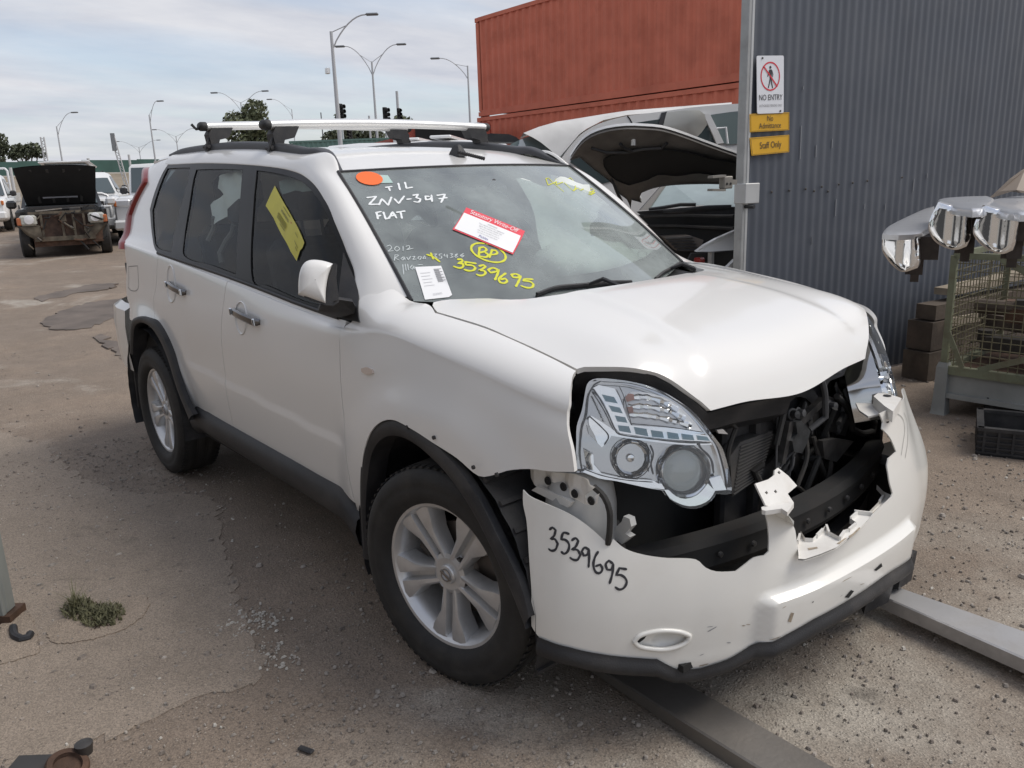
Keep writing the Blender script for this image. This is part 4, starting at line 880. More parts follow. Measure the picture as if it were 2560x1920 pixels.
# white four wheel drive with a bull bar, beside the wreck
_b4 = (-20.443,3.338,0.302); T = vehicle('white_four_wheel_drive', 'white four wheel drive with white bull bar, right of the stripped pickup', (_b4[0]-2.4, _b4[1]+.2, float(terrain(_b4[0]-1, 0))), CAMA(_b4)+.04, dict(SUVP, w=1.86, belt=1.14, roof=1.72, hood=1.10, mirror=WHV, wt=.30), cat='four wheel drive')
mb = MB(); 
for s in (-1, 1): mb.tube([(2.42, s*.55, .38), (2.50, s*.55, .75), (2.42, s*.52, 1.12), (2.40, s*.40, 1.17), (2.40, 0, 1.18)], .04, 8); mb.tube([(2.46, s*.55, .95), (2.34, s*.86, .92), (2.24, s*.9, .72), (2.40, s*.57, .58)], .032, 8)
mb.tube([(2.50, -.55, .86), (2.50, .55, .86)], .03, 8); mb.box((2.44, 0, .48), (.16, 1.84, .24), bev=.04); mb.build('bull_bar', WHV, T, world=False)
for s in (-1, 1): MB().tube([(-1.9, s*.62, 1.74), (.0, s*.62, 1.75)], .02, 6).build('roof_rail', BLACKP, T, world=False)
# van with its tailgate up behind them
_v = (-31.174,5.761,1.949); T = vehicle('white_wagon', 'white wagon behind the stripped pickup with its raised tailgate showing', (_v[0], _v[1], .44), CAMA(_v)+2.9, dict(SUVP, belt=1.1, roof=1.72, w=1.8), cat='wagon')
mb = MB(); mb.box((-2.2, 0, 1.98), (1.0, 1.55, .05), Matrix.Rotation(.18, 3, 'Y'), bev=.02); tg_ = mb.build('raised_tailgate', WHV, T, world=False); MB().box((-2.25, 0, 1.95), (.6, 1.25, .03), Matrix.Rotation(.18, 3, 'Y')).build('tailgate_glass', FARG_, tg_, world=False)
# boxy white troop carrier at right, half hidden by the big car
_t4 = (-19.012,4.713,0.441); T = vehicle('white_boxy_wagon', 'boxy white four wheel drive partly hidden by the red tail lamp', (_t4[0]-1.9, _t4[1]+.6, float(terrain(_t4[0], 0))), CAMA(_t4)-.25, dict(SUVP, w=1.70, belt=1.18, roof=1.92, hood=1.16, wt=.75, tumble=.90, rt=-2.1, rb=-2.2, wins=3), cat='four wheel drive')
# ---------------------------------------------------------------- stripped pickup with its bonnet up
_pk = (-17.685,1.934,0.381); T = thing('wrecked_pickup', (_pk[0], _pk[1], float(terrain(_pk[0], _pk[1]))-.02), 'stripped dark pickup with its bonnet raised, no bumper or grille, standing in the yard', 'pickup', None, CAMA(_pk)-.03)
TAN = mat('muddy_tan_panel', (.105, .088, .064), .75, var=.7, vscale=5, dirt=(.09, .06, .04), dirt_amt=.8, dirt_scale=4)
R = rbox_sections([(-.55, .35, 1.02, .86), (-1.2, .35, 1.05, .87), (-1.7, .35, 1.08, .87), (-4.2, .4, 1.05, .86)]); mb = MB(); mb.grid(R, close=True); mb.add(R[0], [tuple(range(len(R[0])))[::-1]]); mb.build('body', BLKV, T, world=False, angle=45)
mb = MB(); mb.grid([[(-1.1, y*.80, 1.04) for y in (-1, 0, 1)], [(-1.65, y*.68, 1.62) for y in (-1, 0, 1)], [(-1.9, y*.66, 1.66) for y in (-1, 0, 1)], [(-2.7, y*.66, 1.64) for y in (-1, 0, 1)], [(-2.9, y*.80, 1.05) for y in (-1, 0, 1)]]); mb.build('cab', BLKV, T, world=False); MB().grid([[(-1.12, y*.72, 1.10) for y in (-1, 1)], [(-1.62, y*.62, 1.56) for y in (-1, 1)]]).build('windscreen', FARG_, T, world=False)
mb = MB(); _hd = []
for t in np.linspace(0, 1, 7): _hd.append([(-.98+.62*t+.05*math.sin(t*3.1), y*(.68+.10*t), 1.10+.80*t-.05*(abs(y)**3)*t-.02*y*0) for y in np.linspace(-1, 1, 11)])
mb.grid(_hd); mb.grid([[(x-.05, y, z+.02) for x, y, z in r] for r in _hd]); b_ = mb.build('bonnet', BLACKM, T, world=False); mb = MB(); mb.grid([[(x+.02, y*.6, z) for x, y, z in r[1:-1]] for r in _hd[1:2]]+[[(x+.03, y*.62, z+.04) for x, y, z in r[1:-1]] for r in _hd[1:2]]); mb.build('bonnet_pad', mat('pale_pad', (.25, .25, .26), .8), b_, world=False)
for s in (-1, 1):
    mb = MB(); mb.box((-.42, s*.79, .82), (.75, .14, .40), bev=.05); mb.build('front_wing', BLKV, T, world=False)
    mb = MB(); mb.box((.0, s*.64, .80), (.14, .32, .22), bev=.04); h_ = mb.build('headlight', mat('aged_lamp', (.42, .42, .38), .3, coat=.6), T, world=False); mb = MB(); mb.box((-.01, s*.80, .78), (.14, .10, .16), bev=.02); mb.build('indicator', mat('orange_lamp', (.42, .13, .05), .4), h_, world=False); MB().lathe([(.001, .09), (.085, .085), (.095, .07)], 18, (0, s*.62, .81), (1, 0, 0)).build('lamp_reflector', FROST, h_, world=False)
    mb = MB(); mb.add([(.02, s*.44, .68), (.02, s*.82, .68), (-.10, s*.74, .52), (.0, s*.50, .34), (.02, s*.42, .36)], [(0, 1, 2, 3, 4)]); mb.build('torn_guard', TAN, T, world=False, smooth=False)
    simple_wheel(T, (-.55, s*.76, .34), .34, .22, RUST); simple_wheel(T, (-3.5, s*.76, .34), .34, .22)
mb = MB(); mb.box((-.02, 0, .945), (.06, 1.25, .05)); mb.box((-.02, 0, .40), (.08, 1.15, .09)); 
for y in (-.40, -.02, .20, .40): mb.box((-.02, y, .68), (.05, .045, .52))
mb.box((0, .0, .84), (.05, .13, .18)); mb.build('radiator_panel', TAN, T, world=False, smooth=False); MB().box((-.10, 0, .66), (.05, .98, .46)).build('radiator', mat('rusty_radiator', (.07, .042, .03), .8, var=.5, vscale=9), T, world=False)
mb = MB(); mb.box((-.55, 0, .86), (.8, 1.3, .2)); mb.box((-.4, .25, .98), (.3, .22, .10), bev=.02); mb.tube([(-.3, -.5, .97), (-.5, 0, 1.0), (-.4, .4, 1.02)], .03, 8); mb.box((-.8, 0, 1.02), (.2, 1.3, .08)); mb.build('engine', STEELD, T, world=False, smooth=False)
mb = MB(); mb.box((-.2, 0, .32), (.3, 1.2, .16)); mb.tube([(-.15, -.6, .30), (-.15, .6, .28)], .05, 8); mb.box((-.1, .62, .44), (.18, .2, .3)); mb.build('front_suspension', RUST, T, world=False, smooth=False)
R = random.Random(77)
for k in range(26):
    y, z = R.uniform(-.72, .72), R.uniform(.26, .95); x = .04+R.uniform(-.04, .03); a = R.uniform(-1.2, 1.2); l = R.uniform(.06, .26); mb = MB(); d = Vector((R.uniform(-.04, .04), math.cos(a)*l, math.sin(a)*l))
    if k % 2: mb.tube([Vector((x, y, z)), Vector((x+.03, y, z))+d*.5+Vector((0, .03, -.02)), Vector((x, y, z))+d], R.uniform(.010, .022), 6)
    else: mb.bar(Vector((x, y, z)), Vector((x, y, z))+d, R.uniform(.03, .08), .02)
    mb.build('torn_part', (BLACKM, RUST, TAN, STEELD, BLACKM)[k % 5], T, world=False, smooth=False)
for y in (-.45, -.15, .15, .45): MB().bar((-.93, y*.9, 1.14), (-.40, y*1.05, 1.83), .05, .02).build('bonnet_rib', mat('bonnet_rib_grey', (.05, .048, .045), .7), b_, world=False, smooth=False)
for s in (-1, 1): MB().box((-1.2, s*.98, 1.12), (.10, .20, .18), bev=.05).build('side_mirror', SATIN if s > 0 else BLKV, T, world=False)
# ---------------------------------------------------------------- white van behind the open bonnet
_va = (-4.071,4.068,1.318)
VAN = thing('white_van', (_va[0], _va[1], 0), 'white people mover van parked behind the raised bonnet in front of the red containers', 'van')
def vpt(P): return [Vector(p) for p in P]
def slab(name, pts, m, par, d, smooth=False): return MB().prism(vpt(pts), d).build(name, m, par, smooth=smooth)
VD = 8.6
def flat(name, pts, m, par, thick=.01, off=0.0, smooth=True, step=.06):
    """flat sheet with the given outline, its front towards the yard"""
    P = [Vector(p) for p in pts]; c = sum(P, Vector())/len(P); n = Vector((0, 0, 0))
    for i in range(len(P)): n += (P[i]-c).cross(P[(i+1) % len(P)]-c)
    n.normalize()
    if n.dot(Vector((1.9, -2.1, 1.5))-c) < 0: n = -n
    a = (Vector((0, 0, 1))-n*n.z).normalized() if abs(n.z) < .95 else Vector((1, 0, 0)); b = a.cross(n); q = [((p-c).dot(b), (p-c).dot(a)) for p in P]
    S = Func(lambda u, v: np.array(c)+np.outer(u, b)+np.outer(v, a)+np.array(n)*off); return panel(name, S, q, step, m, par, thick=thick, corner=40, smooth=smooth)
_o = ((-4.108,3.678,1.642),(2.0970000000000004,-0.7249999999999996,0))
flat('side_body', [(-4.1293,3.6165,1.6697),(-4.0931,3.7212,1.7988),(-4.0569,3.8258,1.9019),(-4.0248,3.9185,1.9583),(-3.9967,4.0,1.9972),(-3.9644,4.0935,2.0267),(-3.9318,4.1875,2.05),(-3.8826,4.3299,2.0774),(-3.7825,4.6196,2.1073),(-3.6101,5.118,2.161),(-3.3609,5.8388,2.2043),(-3.3334,5.9186,0.4955),(-4.1142,3.6601,0.6607)], WHV, VAN, .06)
VPN = ((-4.108,3.678,1.642),(2.0970000000000004,-0.7249999999999996,0))
flat('side_glass', [(-4.0956,3.7139,1.6406),(-4.0897,3.7309,1.6984),(-4.0775,3.7662,1.7536),(-4.0494,3.8476,1.8173),(-4.0172,3.9407,1.8684),(-3.9848,4.0342,1.9176),(-3.9483,4.14,1.9564),(-3.8991,4.2822,1.9886),(-3.8452,4.438,2.0124),(-3.7546,4.7001,2.0442),(-3.6007,5.1453,2.0908),(-3.5778,5.2116,2.013),(-3.5216,5.3742,1.8038),(-3.5607,5.261,1.6425),(-3.9409,4.1614,1.4473),(-3.9821,4.042,1.4233)], FARG_, VAN, .01, .012)
flat('door_pillar', [(-3.6007,5.1454,2.0886),(-3.5731,5.2251,2.0847),(-3.5435,5.3109,1.9451),(-3.5132,5.3983,1.7921),(-3.5418,5.3158,1.7824),(-3.5633,5.2536,1.9013)], WHV, VAN, .02, .03)
flat('rear_side_glass', [(-3.565,5.2485,2.079),(-3.4751,5.5087,2.1083),(-3.3598,5.8422,2.1311),(-3.3546,5.8571,1.8118),(-3.4938,5.4545,1.774),(-3.5132,5.3983,1.7921)], mat('van_glass', (.17, .215, .215), .10, coat=.4), VAN, .01, .014)
_dv = [(-3.8859,4.3203,2.0754),(-3.8764,4.3478,2.0432),(-3.8681,4.3719,2.0003)]; MB().tube(vpt(_dv), .008, 5).build('door_seam', BLACKM, VAN)
_vr = [(-4.4865,3.2684,1.831),(-4.4387,3.409,1.9397),(-4.3846,3.568,1.9962),(-4.3191,3.7606,2.0441),(-4.2416,3.9886,2.0746),(-4.1512,4.2543,2.1024),(-4.0618,4.5173,2.1279),(-3.648,5.7338,2.2035)]
_vl = [(-4.2065,3.393,1.5963),(-4.1356,3.5981,1.6855),(-4.0854,3.7432,1.8358),(-4.0603,3.816,1.9104),(-4.0352,3.8885,1.9575),(-3.9736,4.0667,2.0387),(-3.8856,4.3212,2.085),(-3.4794,5.4962,2.1614)]
mb = MB(); mb.grid([[tuple(Vector(a).lerp(Vector(b), t)+Vector((0, 0, .03*math.sin(t*3.14)))) for t in (0, .25, .5, .75, 1)]+[] for a, b in zip(_vr[1:], _vl[1:])]); mb.grid([[tuple(Vector(a)+FW*(1.7*t)+Vector((0, 0, .02*t))) for t in (0, .5, 1)] for a in _vr[1:]]); mb.build('roof', mat('dusty_white', (.60, .59, .57), .6, var=.1, vscale=5), VAN, angle=80)
flat('windscreen', [(-5.2071,3.8607,1.8589),(-5.1067,3.9895,1.9282),(-4.929,4.0582,1.9633),(-4.6198,4.0643,1.9621),(-4.3047,4.0487,1.9488),(-4.2159,3.8712,1.85),(-4.1181,3.5817,1.6894),(-4.2107,3.3965,1.589),(-4.7204,3.4092,1.6036)], MATS['van_glass'], VAN, .01)
MB().tube(vpt([(-3.464,5.231,1.934),(-3.391,5.283,1.941),(-3.373,5.296,1.78)]), .012, 5).build('sticker_edge', PAPER, VAN)
_vt = [(-3.753,4.688,2.104),(-3.71,4.724,2.112),(-3.711,4.658,1.961),(-3.746,4.63,1.974)]; slab('window_divider', _vt, BLACKP, VAN, FW*.04)
_vo = [(-3.683,4.682,2.099),(-3.528,4.742,2.109),(-3.399,4.842,2.103),(-3.385,4.915,2.064),(-3.396,4.97,1.965),(-3.438,4.938,1.892),(-3.442,4.872,1.849),(-3.568,4.71,1.898),(-3.675,4.623,1.969)]
mb = MB(); c = sum(vpt(_vo), Vector())/len(_vo)-FW*.10; mb.add([tuple(c)]+_vo, [(0, i+1, (i+1) % 9+1) for i in range(9)]); o_ = mb.build('loose_seat_panel', mat('cream_plastic', (.55, .54, .49), .6), None, smooth=True, angle=80); tag(o_, 'cream moulded plastic panel leaning in the window of the white van', 'plastic panel')
# ---------------------------------------------------------------- black engine bay car with raised bonnet
CB = thing('open_bonnet_car', (-1.991,2.961,0.0), 'white car with black engine bay and its bonnet propped open behind the gate post', 'car')
_hp0 = (-2.286,2.852,1.428)
# bonnet plane: rises from the hinge line towards the yard
_hp_o = [(0.4746,0.5617),(0.497,0.6376),(0.5391,0.7547),(0.6014,0.8428),(0.7022,0.9007),(0.8351,0.923),(0.9571,0.9107),(1.0817,0.8855),(1.241,0.8039),(1.4184,0.6936),(1.5555,0.6099),(1.7058,0.5189),(1.8532,0.3931),(1.9228,0.1419),(1.7512,0.1454),(1.533,0.1681),(1.2783,0.1661),(1.1393,0.1304),(1.0624,0.0701),(1.0544,0.0039),(1.0844,-0.0837),(0.9985,-0.0347),(1.0079,-0.1748),(0.9576,-0.0233),(0.901,0.048),(0.8025,0.2409),(0.6509,0.4415),(0.5427,0.5927)]
def _hpl(u, v): return np.stack([1.9-.769*(6.55-.86*v)+.639*u, -2.1207+.639*(6.55-.86*v)+.769*u, 1.36+.52*v-.03*np.sin(np.clip((u+.3)*1.6, 0, 3.1))*0], 1)
HPL = Func(_hpl); 
bn = panel('bonnet', HPL, _hp_o, .06, WHV, CB, out=(0, 3, 9), thick=.02, off=.012, corner=40)
panel('bonnet_frame', HPL, [(u*.995+.003, v*.995+.002) for u, v in _hp_o], .05, mat('bonnet_underside_grey', (.13, .12, .11), .6, var=.35, vscale=5, dirt=(.15, .14, .13), dirt_amt=.5, dirt_scale=3), bn, out=(0, 3, 9), thick=.012, off=-.022, corner=40)
_pad = [(0.7119,0.5678),(0.7606,0.6348),(0.9142,0.6665),(1.1074,0.6845),(1.2955,0.6427),(1.4904,0.5467),(1.7247,0.4455),(1.7845,0.2146),(1.45,0.3596),(1.29,0.3323),(1.1368,0.3575),(1.0721,0.293),(0.9392,0.2239),(0.8285,0.3092),(0.7493,0.4351)]
panel('insulation_pad', HPL, _pad, .05, BLACKM, bn, out=(0, 3, 9), thick=.01, off=-.045, corner=60)
for q in [[(0.6155,0.7659),(0.7219,0.7057),(0.8633,0.6969),(0.9834,0.7299),(1.1067,0.7357),(1.1355,0.7934)],[(0.8113,0.8066),(0.841,0.752),(0.9087,0.7076)]]:
    MB().tube(on(HPL, q, 0)+np.array([0, 0, -.06]), .012, 6).build('bonnet_rod', BLACKP, bn)
_st_ = [(-2.259,2.341,1.483),(-2.298,2.442,1.386),(-2.342,2.537,1.318)]; MB().tube(_st_, [.008, .012, .012], 6).build('gas_strut', BLACKP, CB)
_lc = (-2.046,2.333,1.707); MB().tube([Vector(_lc), Vector(_lc)+Vector((0, 0, .05))], .018, 8).build('striker', SATIN, CB)
_bw = [(-2.46,2.966,1.229),(-2.582,3.386,1.442),(-2.585,3.639,1.498),(-2.144,3.957,1.48),(-1.803,3.463,1.225),(-2.097,3.156,1.26)]
mb = MB(); mb.add(_bw, [tuple(range(6))]); mb.build('windscreen', mat('pale_windscreen', (.30, .36, .35), .12, coat=.4, var=.08), CB, smooth=False)
_bp_ = [(-2.47,2.892,1.233),(-2.578,3.325,1.439),(-2.582,3.386,1.442),(-2.44,2.957,1.23)]; slab('windscreen_pillar', _bp_, mat('dark_pillar', (.09, .085, .08), .5), CB, FW*.05)
_bl_ = [(-2.51,2.722,1.301),(-2.441,2.851,1.286),(-2.567,3.269,1.418),(-2.578,3.325,1.439),(-2.693,3.553,1.43),(-2.909,3.372,1.364)]
for q, r in (([(-2.385,2.899,1.238),(-2.297,2.973,1.251),(-2.198,3.053,1.269),(-2.105,3.125,1.266)],0.014), ([(-2.236,2.893,1.222),(-2.122,2.985,1.223),(-2.07,3.026,1.237),(-1.972,3.1,1.247),(-1.833,3.201,1.247)],0.016)): MB().tube(vpt(q), r, 6).build('wiper', BLACKP, CB)
# cowl, bay and wings
for nm, pts, d, m in (('cowl', [(-2.388,2.765,1.228),(-2.044,3.046,1.253),(-1.693,3.296,1.242),(-1.691,3.297,1.181),(-2.122,2.986,1.197),(-2.362,2.787,1.201)], .05, BLACKP), ('bay_front', [(-2.243,2.625,1.212),(-1.581,3.13,1.196),(-1.578,3.132,1.1),(-1.965,2.854,1.117),(-2.187,2.674,1.136)], .08, BLACKM), ('bay_floor', [(-2.102,2.549,1.146),(-1.495,3.007,1.118),(-1.482,3.016,0.706),(-1.93,2.691,0.707),(-2.058,2.587,0.955)], .05, BLACKM)): slab(nm, pts, m, CB, FW*d)
for q in [[(-2.064,2.542,1.143),(-1.917,2.663,1.137),(-1.604,2.897,1.107)],[(-2.101,2.511,1.212),(-1.856,2.711,1.209),(-1.606,2.895,1.193)]]: MB().tube(vpt(q), .012, 6).build('bay_edge', RUBBER, CB)
_bt_ = [(-1.879,2.475,1.07),(-1.731,2.593,1.076),(-1.664,2.644,1.046),(-1.687,2.626,0.968),(-1.803,2.537,0.971)]; slab('air_box', _bt_, mat('brown_box', (.10, .085, .075), .6), CB, FW*.25)
for k in range(5): a = Vector(_bt_[0]).lerp(Vector(_bt_[4]), .1+.2*k); b = Vector(_bt_[1]).lerp(Vector(_bt_[3]), .1+.2*k); MB().tube([a-FW*.01, b-FW*.01], .008, 5).build('box_rib', BLACKP, CB)
_rd_ = (-1.939,2.811,1.203); MB().box(_rd_, (.03, .03, .02)).build('red_cap', RED, CB, smooth=False)
_gw = [(-1.492,2.335,0.998),(-1.448,2.368,1.041),(-1.415,2.455,1.079),(-1.38,2.602,1.121),(-1.358,2.798,1.157),(-1.352,2.802,0.98),(-1.377,2.604,0.992),(-1.418,2.39,0.997)]; slab('front_wing', _gw, WHV, CB, FW*.06)
_gw2 = [(-1.299,2.353,0.879),(-1.266,2.377,0.908),(-1.261,2.441,0.946),(-1.242,2.635,0.988),(-1.235,2.64,0.766),(-1.299,2.354,0.836)]; slab('bumper_corner', _gw2, WHV, CB, FW*.06)
_gl = [(-1.589,2.412,0.976),(-1.253,2.652,0.99),(-1.25,2.654,0.897),(-1.369,2.573,0.913),(-1.427,2.532,0.853),(-1.499,2.48,0.877),(-1.606,2.399,0.931)]; slab('dark_opening', _gl, BLACKM, CB, FW*.04)
_gr = (-1.511,2.396,0.929); MB().box(_gr, (.06, .06, .05), bev=.01).build('red_reflector', REDL, CB); _gb = (-1.45,2.442,0.928); MB().box(_gb, (.03, .03, .12)).build('grey_stay', GALV, CB, smooth=False)
_gbody = [(-3.153,3.285,1.427),(-3.082,3.351,1.442),(-2.938,3.479,1.361),(-2.736,3.388,1.233),(-2.692,3.03,0.889),(-3.224,3.218,1.335)]
# ---------------------------------------------------------------- roofs of white vehicles that show above the big car
def roof_car(nm, lab, pc, pw, d, yaw, p, cat='car'):
    return vehicle(nm, lab, (pc[0], pc[1], pc[2]-p['roof']), yaw, p, cat=cat)
_r1 = (-11.884,6.004,2.216); vehicle('white_sedan', 'white sedan roof showing behind the roof bars, leftmost of the hidden row', (_r1[0], _r1[1], max(0, _r1[2]-1.62)), math.radians(-60), dict(SUVP, roof=1.60, belt=1.0))
_r2 = (-7.95,4.733,2.048); T = vehicle('white_delivery_van', 'white high roofed vehicle behind the front roof bar with ribbed roof', (_r2[0], _r2[1], _r2[2]-1.95), math.radians(-45), dict(SUVP, roof=1.93, belt=1.2, tumble=.88), cat='van')
mb = MB(); mb.box((-.6, .2, 1.99), (1.9, .30, .04), bev=.015); mb.box((-.6, -.25, 1.98), (1.6, .25, .04), bev=.015); mb.build('roof_rib', WHV, T, world=False)
_r3 = (-7.341,4.724,1.974); T = vehicle('white_hatchback', 'white car with a black roof box between the big car and the van', (_r3[0], _r3[1], _r3[2]-1.62), math.radians(-20), dict(SUVP, roof=1.62, belt=1.0, w=1.75))
_rb_ = [(-5.434,3.598,1.91),(-5.408,3.632,1.972),(-5.337,3.72,1.992),(-5.209,3.876,1.976),(-5.16,3.933,1.944),(-5.118,3.981,1.888)]; T2_ = MB().prism(vpt(_rb_), FW*.5).build('roof_box', BLACKP, None, smooth=False); tag(T2_, 'low black roof box lying on the white car beside the van', 'roof box')
# ================================================================ mesh cage with chrome bumpers, timber and crates at the right
OLIVE = mat('olive_paint', (.155, .165, .105), .65, var=.2, vscale=5, dirt=(.10, .065, .04), dirt_amt=.7, dirt_scale=7); GPAINT = mat('worn_grey_paint', (.22, .225, .215), .6, var=.2, vscale=4, dirt=(.33, .34, .32), dirt_amt=.5, dirt_scale=3.5)
_cb = [(-0.1323,3.0373,0.0)]; _ce = [(-0.107,3.0203,0.0),(0.0994,3.0271,0.0)]
c0 = Vector(_cb[0]); cd = (Vector(_ce[1])-Vector(_ce[0])).normalized(); cn = Vector((-cd.y, cd.x, 0)); 
if cn.dot(FW) < 0: cn = -cn
CAGE = thing('mesh_cage', c0, 'olive steel mesh stillage cage holding scrap, standing in front of the grey wall', 'cage', None, math.atan2(cd.y, cd.x))
LW, DW, HW = 1.20, .95, .98
c_ = lambda x, y, z: (x, y*(1 if Vector((-math.sin(math.atan2(cd.y, cd.x)), math.cos(math.atan2(cd.y, cd.x)), 0)).dot(FW) > 0 else -1), z)
for x in (0, LW):
    for y in (0, DW):
        mb = MB(); mb.grid([[c_(x+dx*k, y+dy*k, z) for dx, dy in ((-.035, -.035), (.035, -.035), (.035, .035), (-.035, .035))] for z, k in ((0, 1.25), (.02, 1.15), (.12, 1), (.30, .95), (.33, .7))], close=True); mb.build('foot', GPAINT, CAGE, world=False, smooth=False)
        mb = MB(); mb.bar(c_(x, y, .30), c_(x, y, HW), .035, .035); mb.build('upright', OLIVE, CAGE, world=False, smooth=False)
for y in (0, DW):
    mb = MB(); mb.bar(c_(.03, y, .285), c_(LW-.03, y, .285), .05, .05); mb.build('base_rail', OLIVE, CAGE, world=False, smooth=False)
    mb = MB(); mb.bar(c_(.03, y+.01, .195), c_(LW-.03, y+.01, .195), .02, .13); mb.bar(c_(.03, y, .125), c_(LW-.03, y, .125), .05, .03); mb.build('base_panel', GPAINT, CAGE, world=False, smooth=False)
    mb = MB(); mb.bar(c_(0, y, HW), c_(LW, y, HW), .035, .035); mb.build('top_rail', OLIVE, CAGE, world=False, smooth=False)
for x in (0, LW):
    mb = MB(); mb.bar(c_(x, .03, .285), c_(x, DW-.03, .285), .05, .05); mb.bar(c_(x, .03, .195), c_(x, DW-.03, .195), .02, .13); mb.build('end_rail', OLIVE, CAGE, world=False, smooth=False); MB().bar(c_(x, .02, HW), c_(x, DW-.02, HW), .033, .033).build('end_top_rail', OLIVE, CAGE, world=False, smooth=False)
mb = MB(); mb.bar(c_(.20, -.022, .31), c_(.95, -.022, .62), .035, .008, (0, -1, 0)); mb.bar(c_(.01, -.022, .52), c_(.11, -.022, .31), .03, .008, (0, -1, 0)); mb.bar(c_(.26, -.022, .97), c_(.95, -.022, .62), .035, .008, (0, -1, 0)); mb.build('brace', OLIVE, CAGE, world=False, smooth=False)
WIRE = mat('rusty_wire', (.14, .125, .075), .7, metal=.2, var=.3)
mb = MB()
for y, a in ((.0, 0), (DW, 0)):
    for k in range(1, 24): x = LW*k/24; mb.bar(c_(x, y, .30), c_(x, y, HW), .0045)
    for k in range(1, 15): z = .30+(HW-.30)*k/15; mb.bar(c_(0, y+.004, z), c_(LW, y+.004, z), .0045)
for x in (0, LW):
    for k in range(1, 19): y = DW*k/19; mb.bar(c_(x, y, .30), c_(x, y, HW), .0045)
    for k in range(1, 15): z = .30+(HW-.30)*k/15; mb.bar(c_(x+.004, 0, z), c_(x+.004, DW, z), .0045)
o = mb.build('wire_mesh', WIRE, CAGE, world=False, smooth=False); o['kind'] = 'stuff'
MB().box(c_(LW/2, DW/2, .27), (LW-.06, DW-.06, .015)).build('cage_floor', RUST, CAGE, world=False, smooth=False)
# scrap in the cage: each piece is its own thing
M = Matrix.LocRotScale(CAGE.location, CAGE.rotation_euler, None)
def gp(x, y, z): return M @ Vector(c_(x, y, z))
TIM = mat('old_timber', (.075, .056, .042), .85, var=.3, vscale=7, dirt=(.13, .105, .08), dirt_amt=.6, dirt_scale=5, bump=.3, bscale=50); TIM2 = mat('pale_timber', (.27, .225, .17), .85, var=.2, vscale=9)
R = random.Random(5)
for i in range(13):
    m = (RUST, TIM, STEELD, BLACKP)[i % 4]; x, y, z = R.uniform(.2, 1.0), R.uniform(.15, .8), .32+.035*i; a = gp(x-.22, y, z); b = gp(x+.22, y+R.uniform(-.1, .1), z+R.uniform(-.04, .06))
    mb = MB()
    if i % 3 == 0: mb.tube([a, a.lerp(b, .5)+Vector((0, 0, .02)), b], R.uniform(.03, .055), 12); nm, lb = 'scrap_pipe', 'pipe'
    elif i % 3 == 1: mb.bar(a, b, R.uniform(.06, .12), R.uniform(.03, .06)); nm, lb = 'scrap_bar', 'bar'
    else: mb.bar(a, b, .14, .09); mb.tube([a, a+Vector((0, 0, .08))], .05, 10); nm, lb = 'scrap_casting', 'casting'
    o = mb.build(nm, m, None, smooth=False); tag(o, '%s %s %s, %s of the scrap heap in the mesh cage' % (('bottom', 'low', 'middle', 'high', 'topmost')[min(4, i*5//13)], ('rusty brown', 'woody brown', 'dark steel', 'black')[i % 4], lb, ('front left' if y < .45 else 'back left') if x < .6 else ('front right' if y < .45 else 'back right')), 'scrap', 'scrap heaped in the mesh cage')
_yr = gp(.78, .12, .36); mb = MB(); mb.lathe([(.07, -.02), (.085, 0), (.07, .02), (.06, 0), (.07, -.02)], 20, _yr, (.3, -.8, .4)); o = mb.build('scrap_ring', mat('yellowed_rust', (.20, .15, .06), .8, var=.3), None); tag(o, 'yellowish rusty ring lying low at the front of the mesh cage', 'scrap')
# timbers stacked behind the cage
def timber(a, b, w, h, label, m=TIM): mb = MB(); mb.bar(a, b, w, h); o = mb.build('timber_block', m, None, smooth=False); tag(o, label, 'timber', 'old timbers stacked behind the mesh cage')
_tb = [(-0.7365,4.1044,0.0),(-0.6764,4.1185,0.0)]; t0 = Vector(_tb[0]); td = Vector((.17, .98, 0))
_tx = [(-0.3862,0.0933),(-0.3628,0.4283),(-0.3176,0.5384),(-0.2123,0.527),(0.3058,0.4307),(-0.0595,0.3661)]
A0 = wp(_tx[0][0]+.10, 0, .35); zA = _tx[1][1]; zB = _tx[2][1]
timber(wp(_tx[0][0], zA*.25, .33), wp(_tx[0][0]+1.6, zA*.25, .30), .20, zA*.48, 'bottom dark timber lying against the grey wall behind the cage'); timber(wp(_tx[0][0]+.03, zA*.75, .32), wp(_tx[0][0]+1.5, zA*.75, .30), .19, zA*.48, 'second dark timber from the ground with a pale sawn top behind the cage')
timber(wp(_tx[2][0], (zA+zB)/2+.005, .33), wp(_tx[2][0]+1.4, (zA+zB)/2+.005, .30), .15, (zB-zA)*.96, 'topmost short timber of the stack against the grey wall'); 
timber(wp(_tx[0][0]+.30, zB+.07, .30), wp(_tx[0][0]+1.9, zB+.12, .26), .14, .05, 'thin pale plank lying on top of the timber stack behind the mesh', TIM2); timber(wp(_tx[0][0]+.2, zA*.97, .44), wp(_tx[0][0]+.9, zA*.97, .46), .03, .06, 'narrow pale batten in front of the timber stack behind the mesh', TIM2)
timber(wp(_tx[0][0]+1.0, zB+.03, .52), wp(_tx[0][0]+1.14, zB+.03, .52), .02, .10, 'small pale block end showing through the mesh at the right', TIM2)
# ---------------------------------------------------------------- chrome bumpers laid across the cage
_BK = [((0.24,1.496,1.232),(0.086,1.997,1.271)),((0.5,1.39,1.356),(0.322,1.986,1.363)),((0.699,1.294,1.348),(0.547,1.855,1.36))]
DCHR = mat('dusty_chrome', (.62, .625, .64), .30, metal=.5, coat=.4, dirt=(.40, .38, .35), dirt_amt=.4, dirt_scale=9)
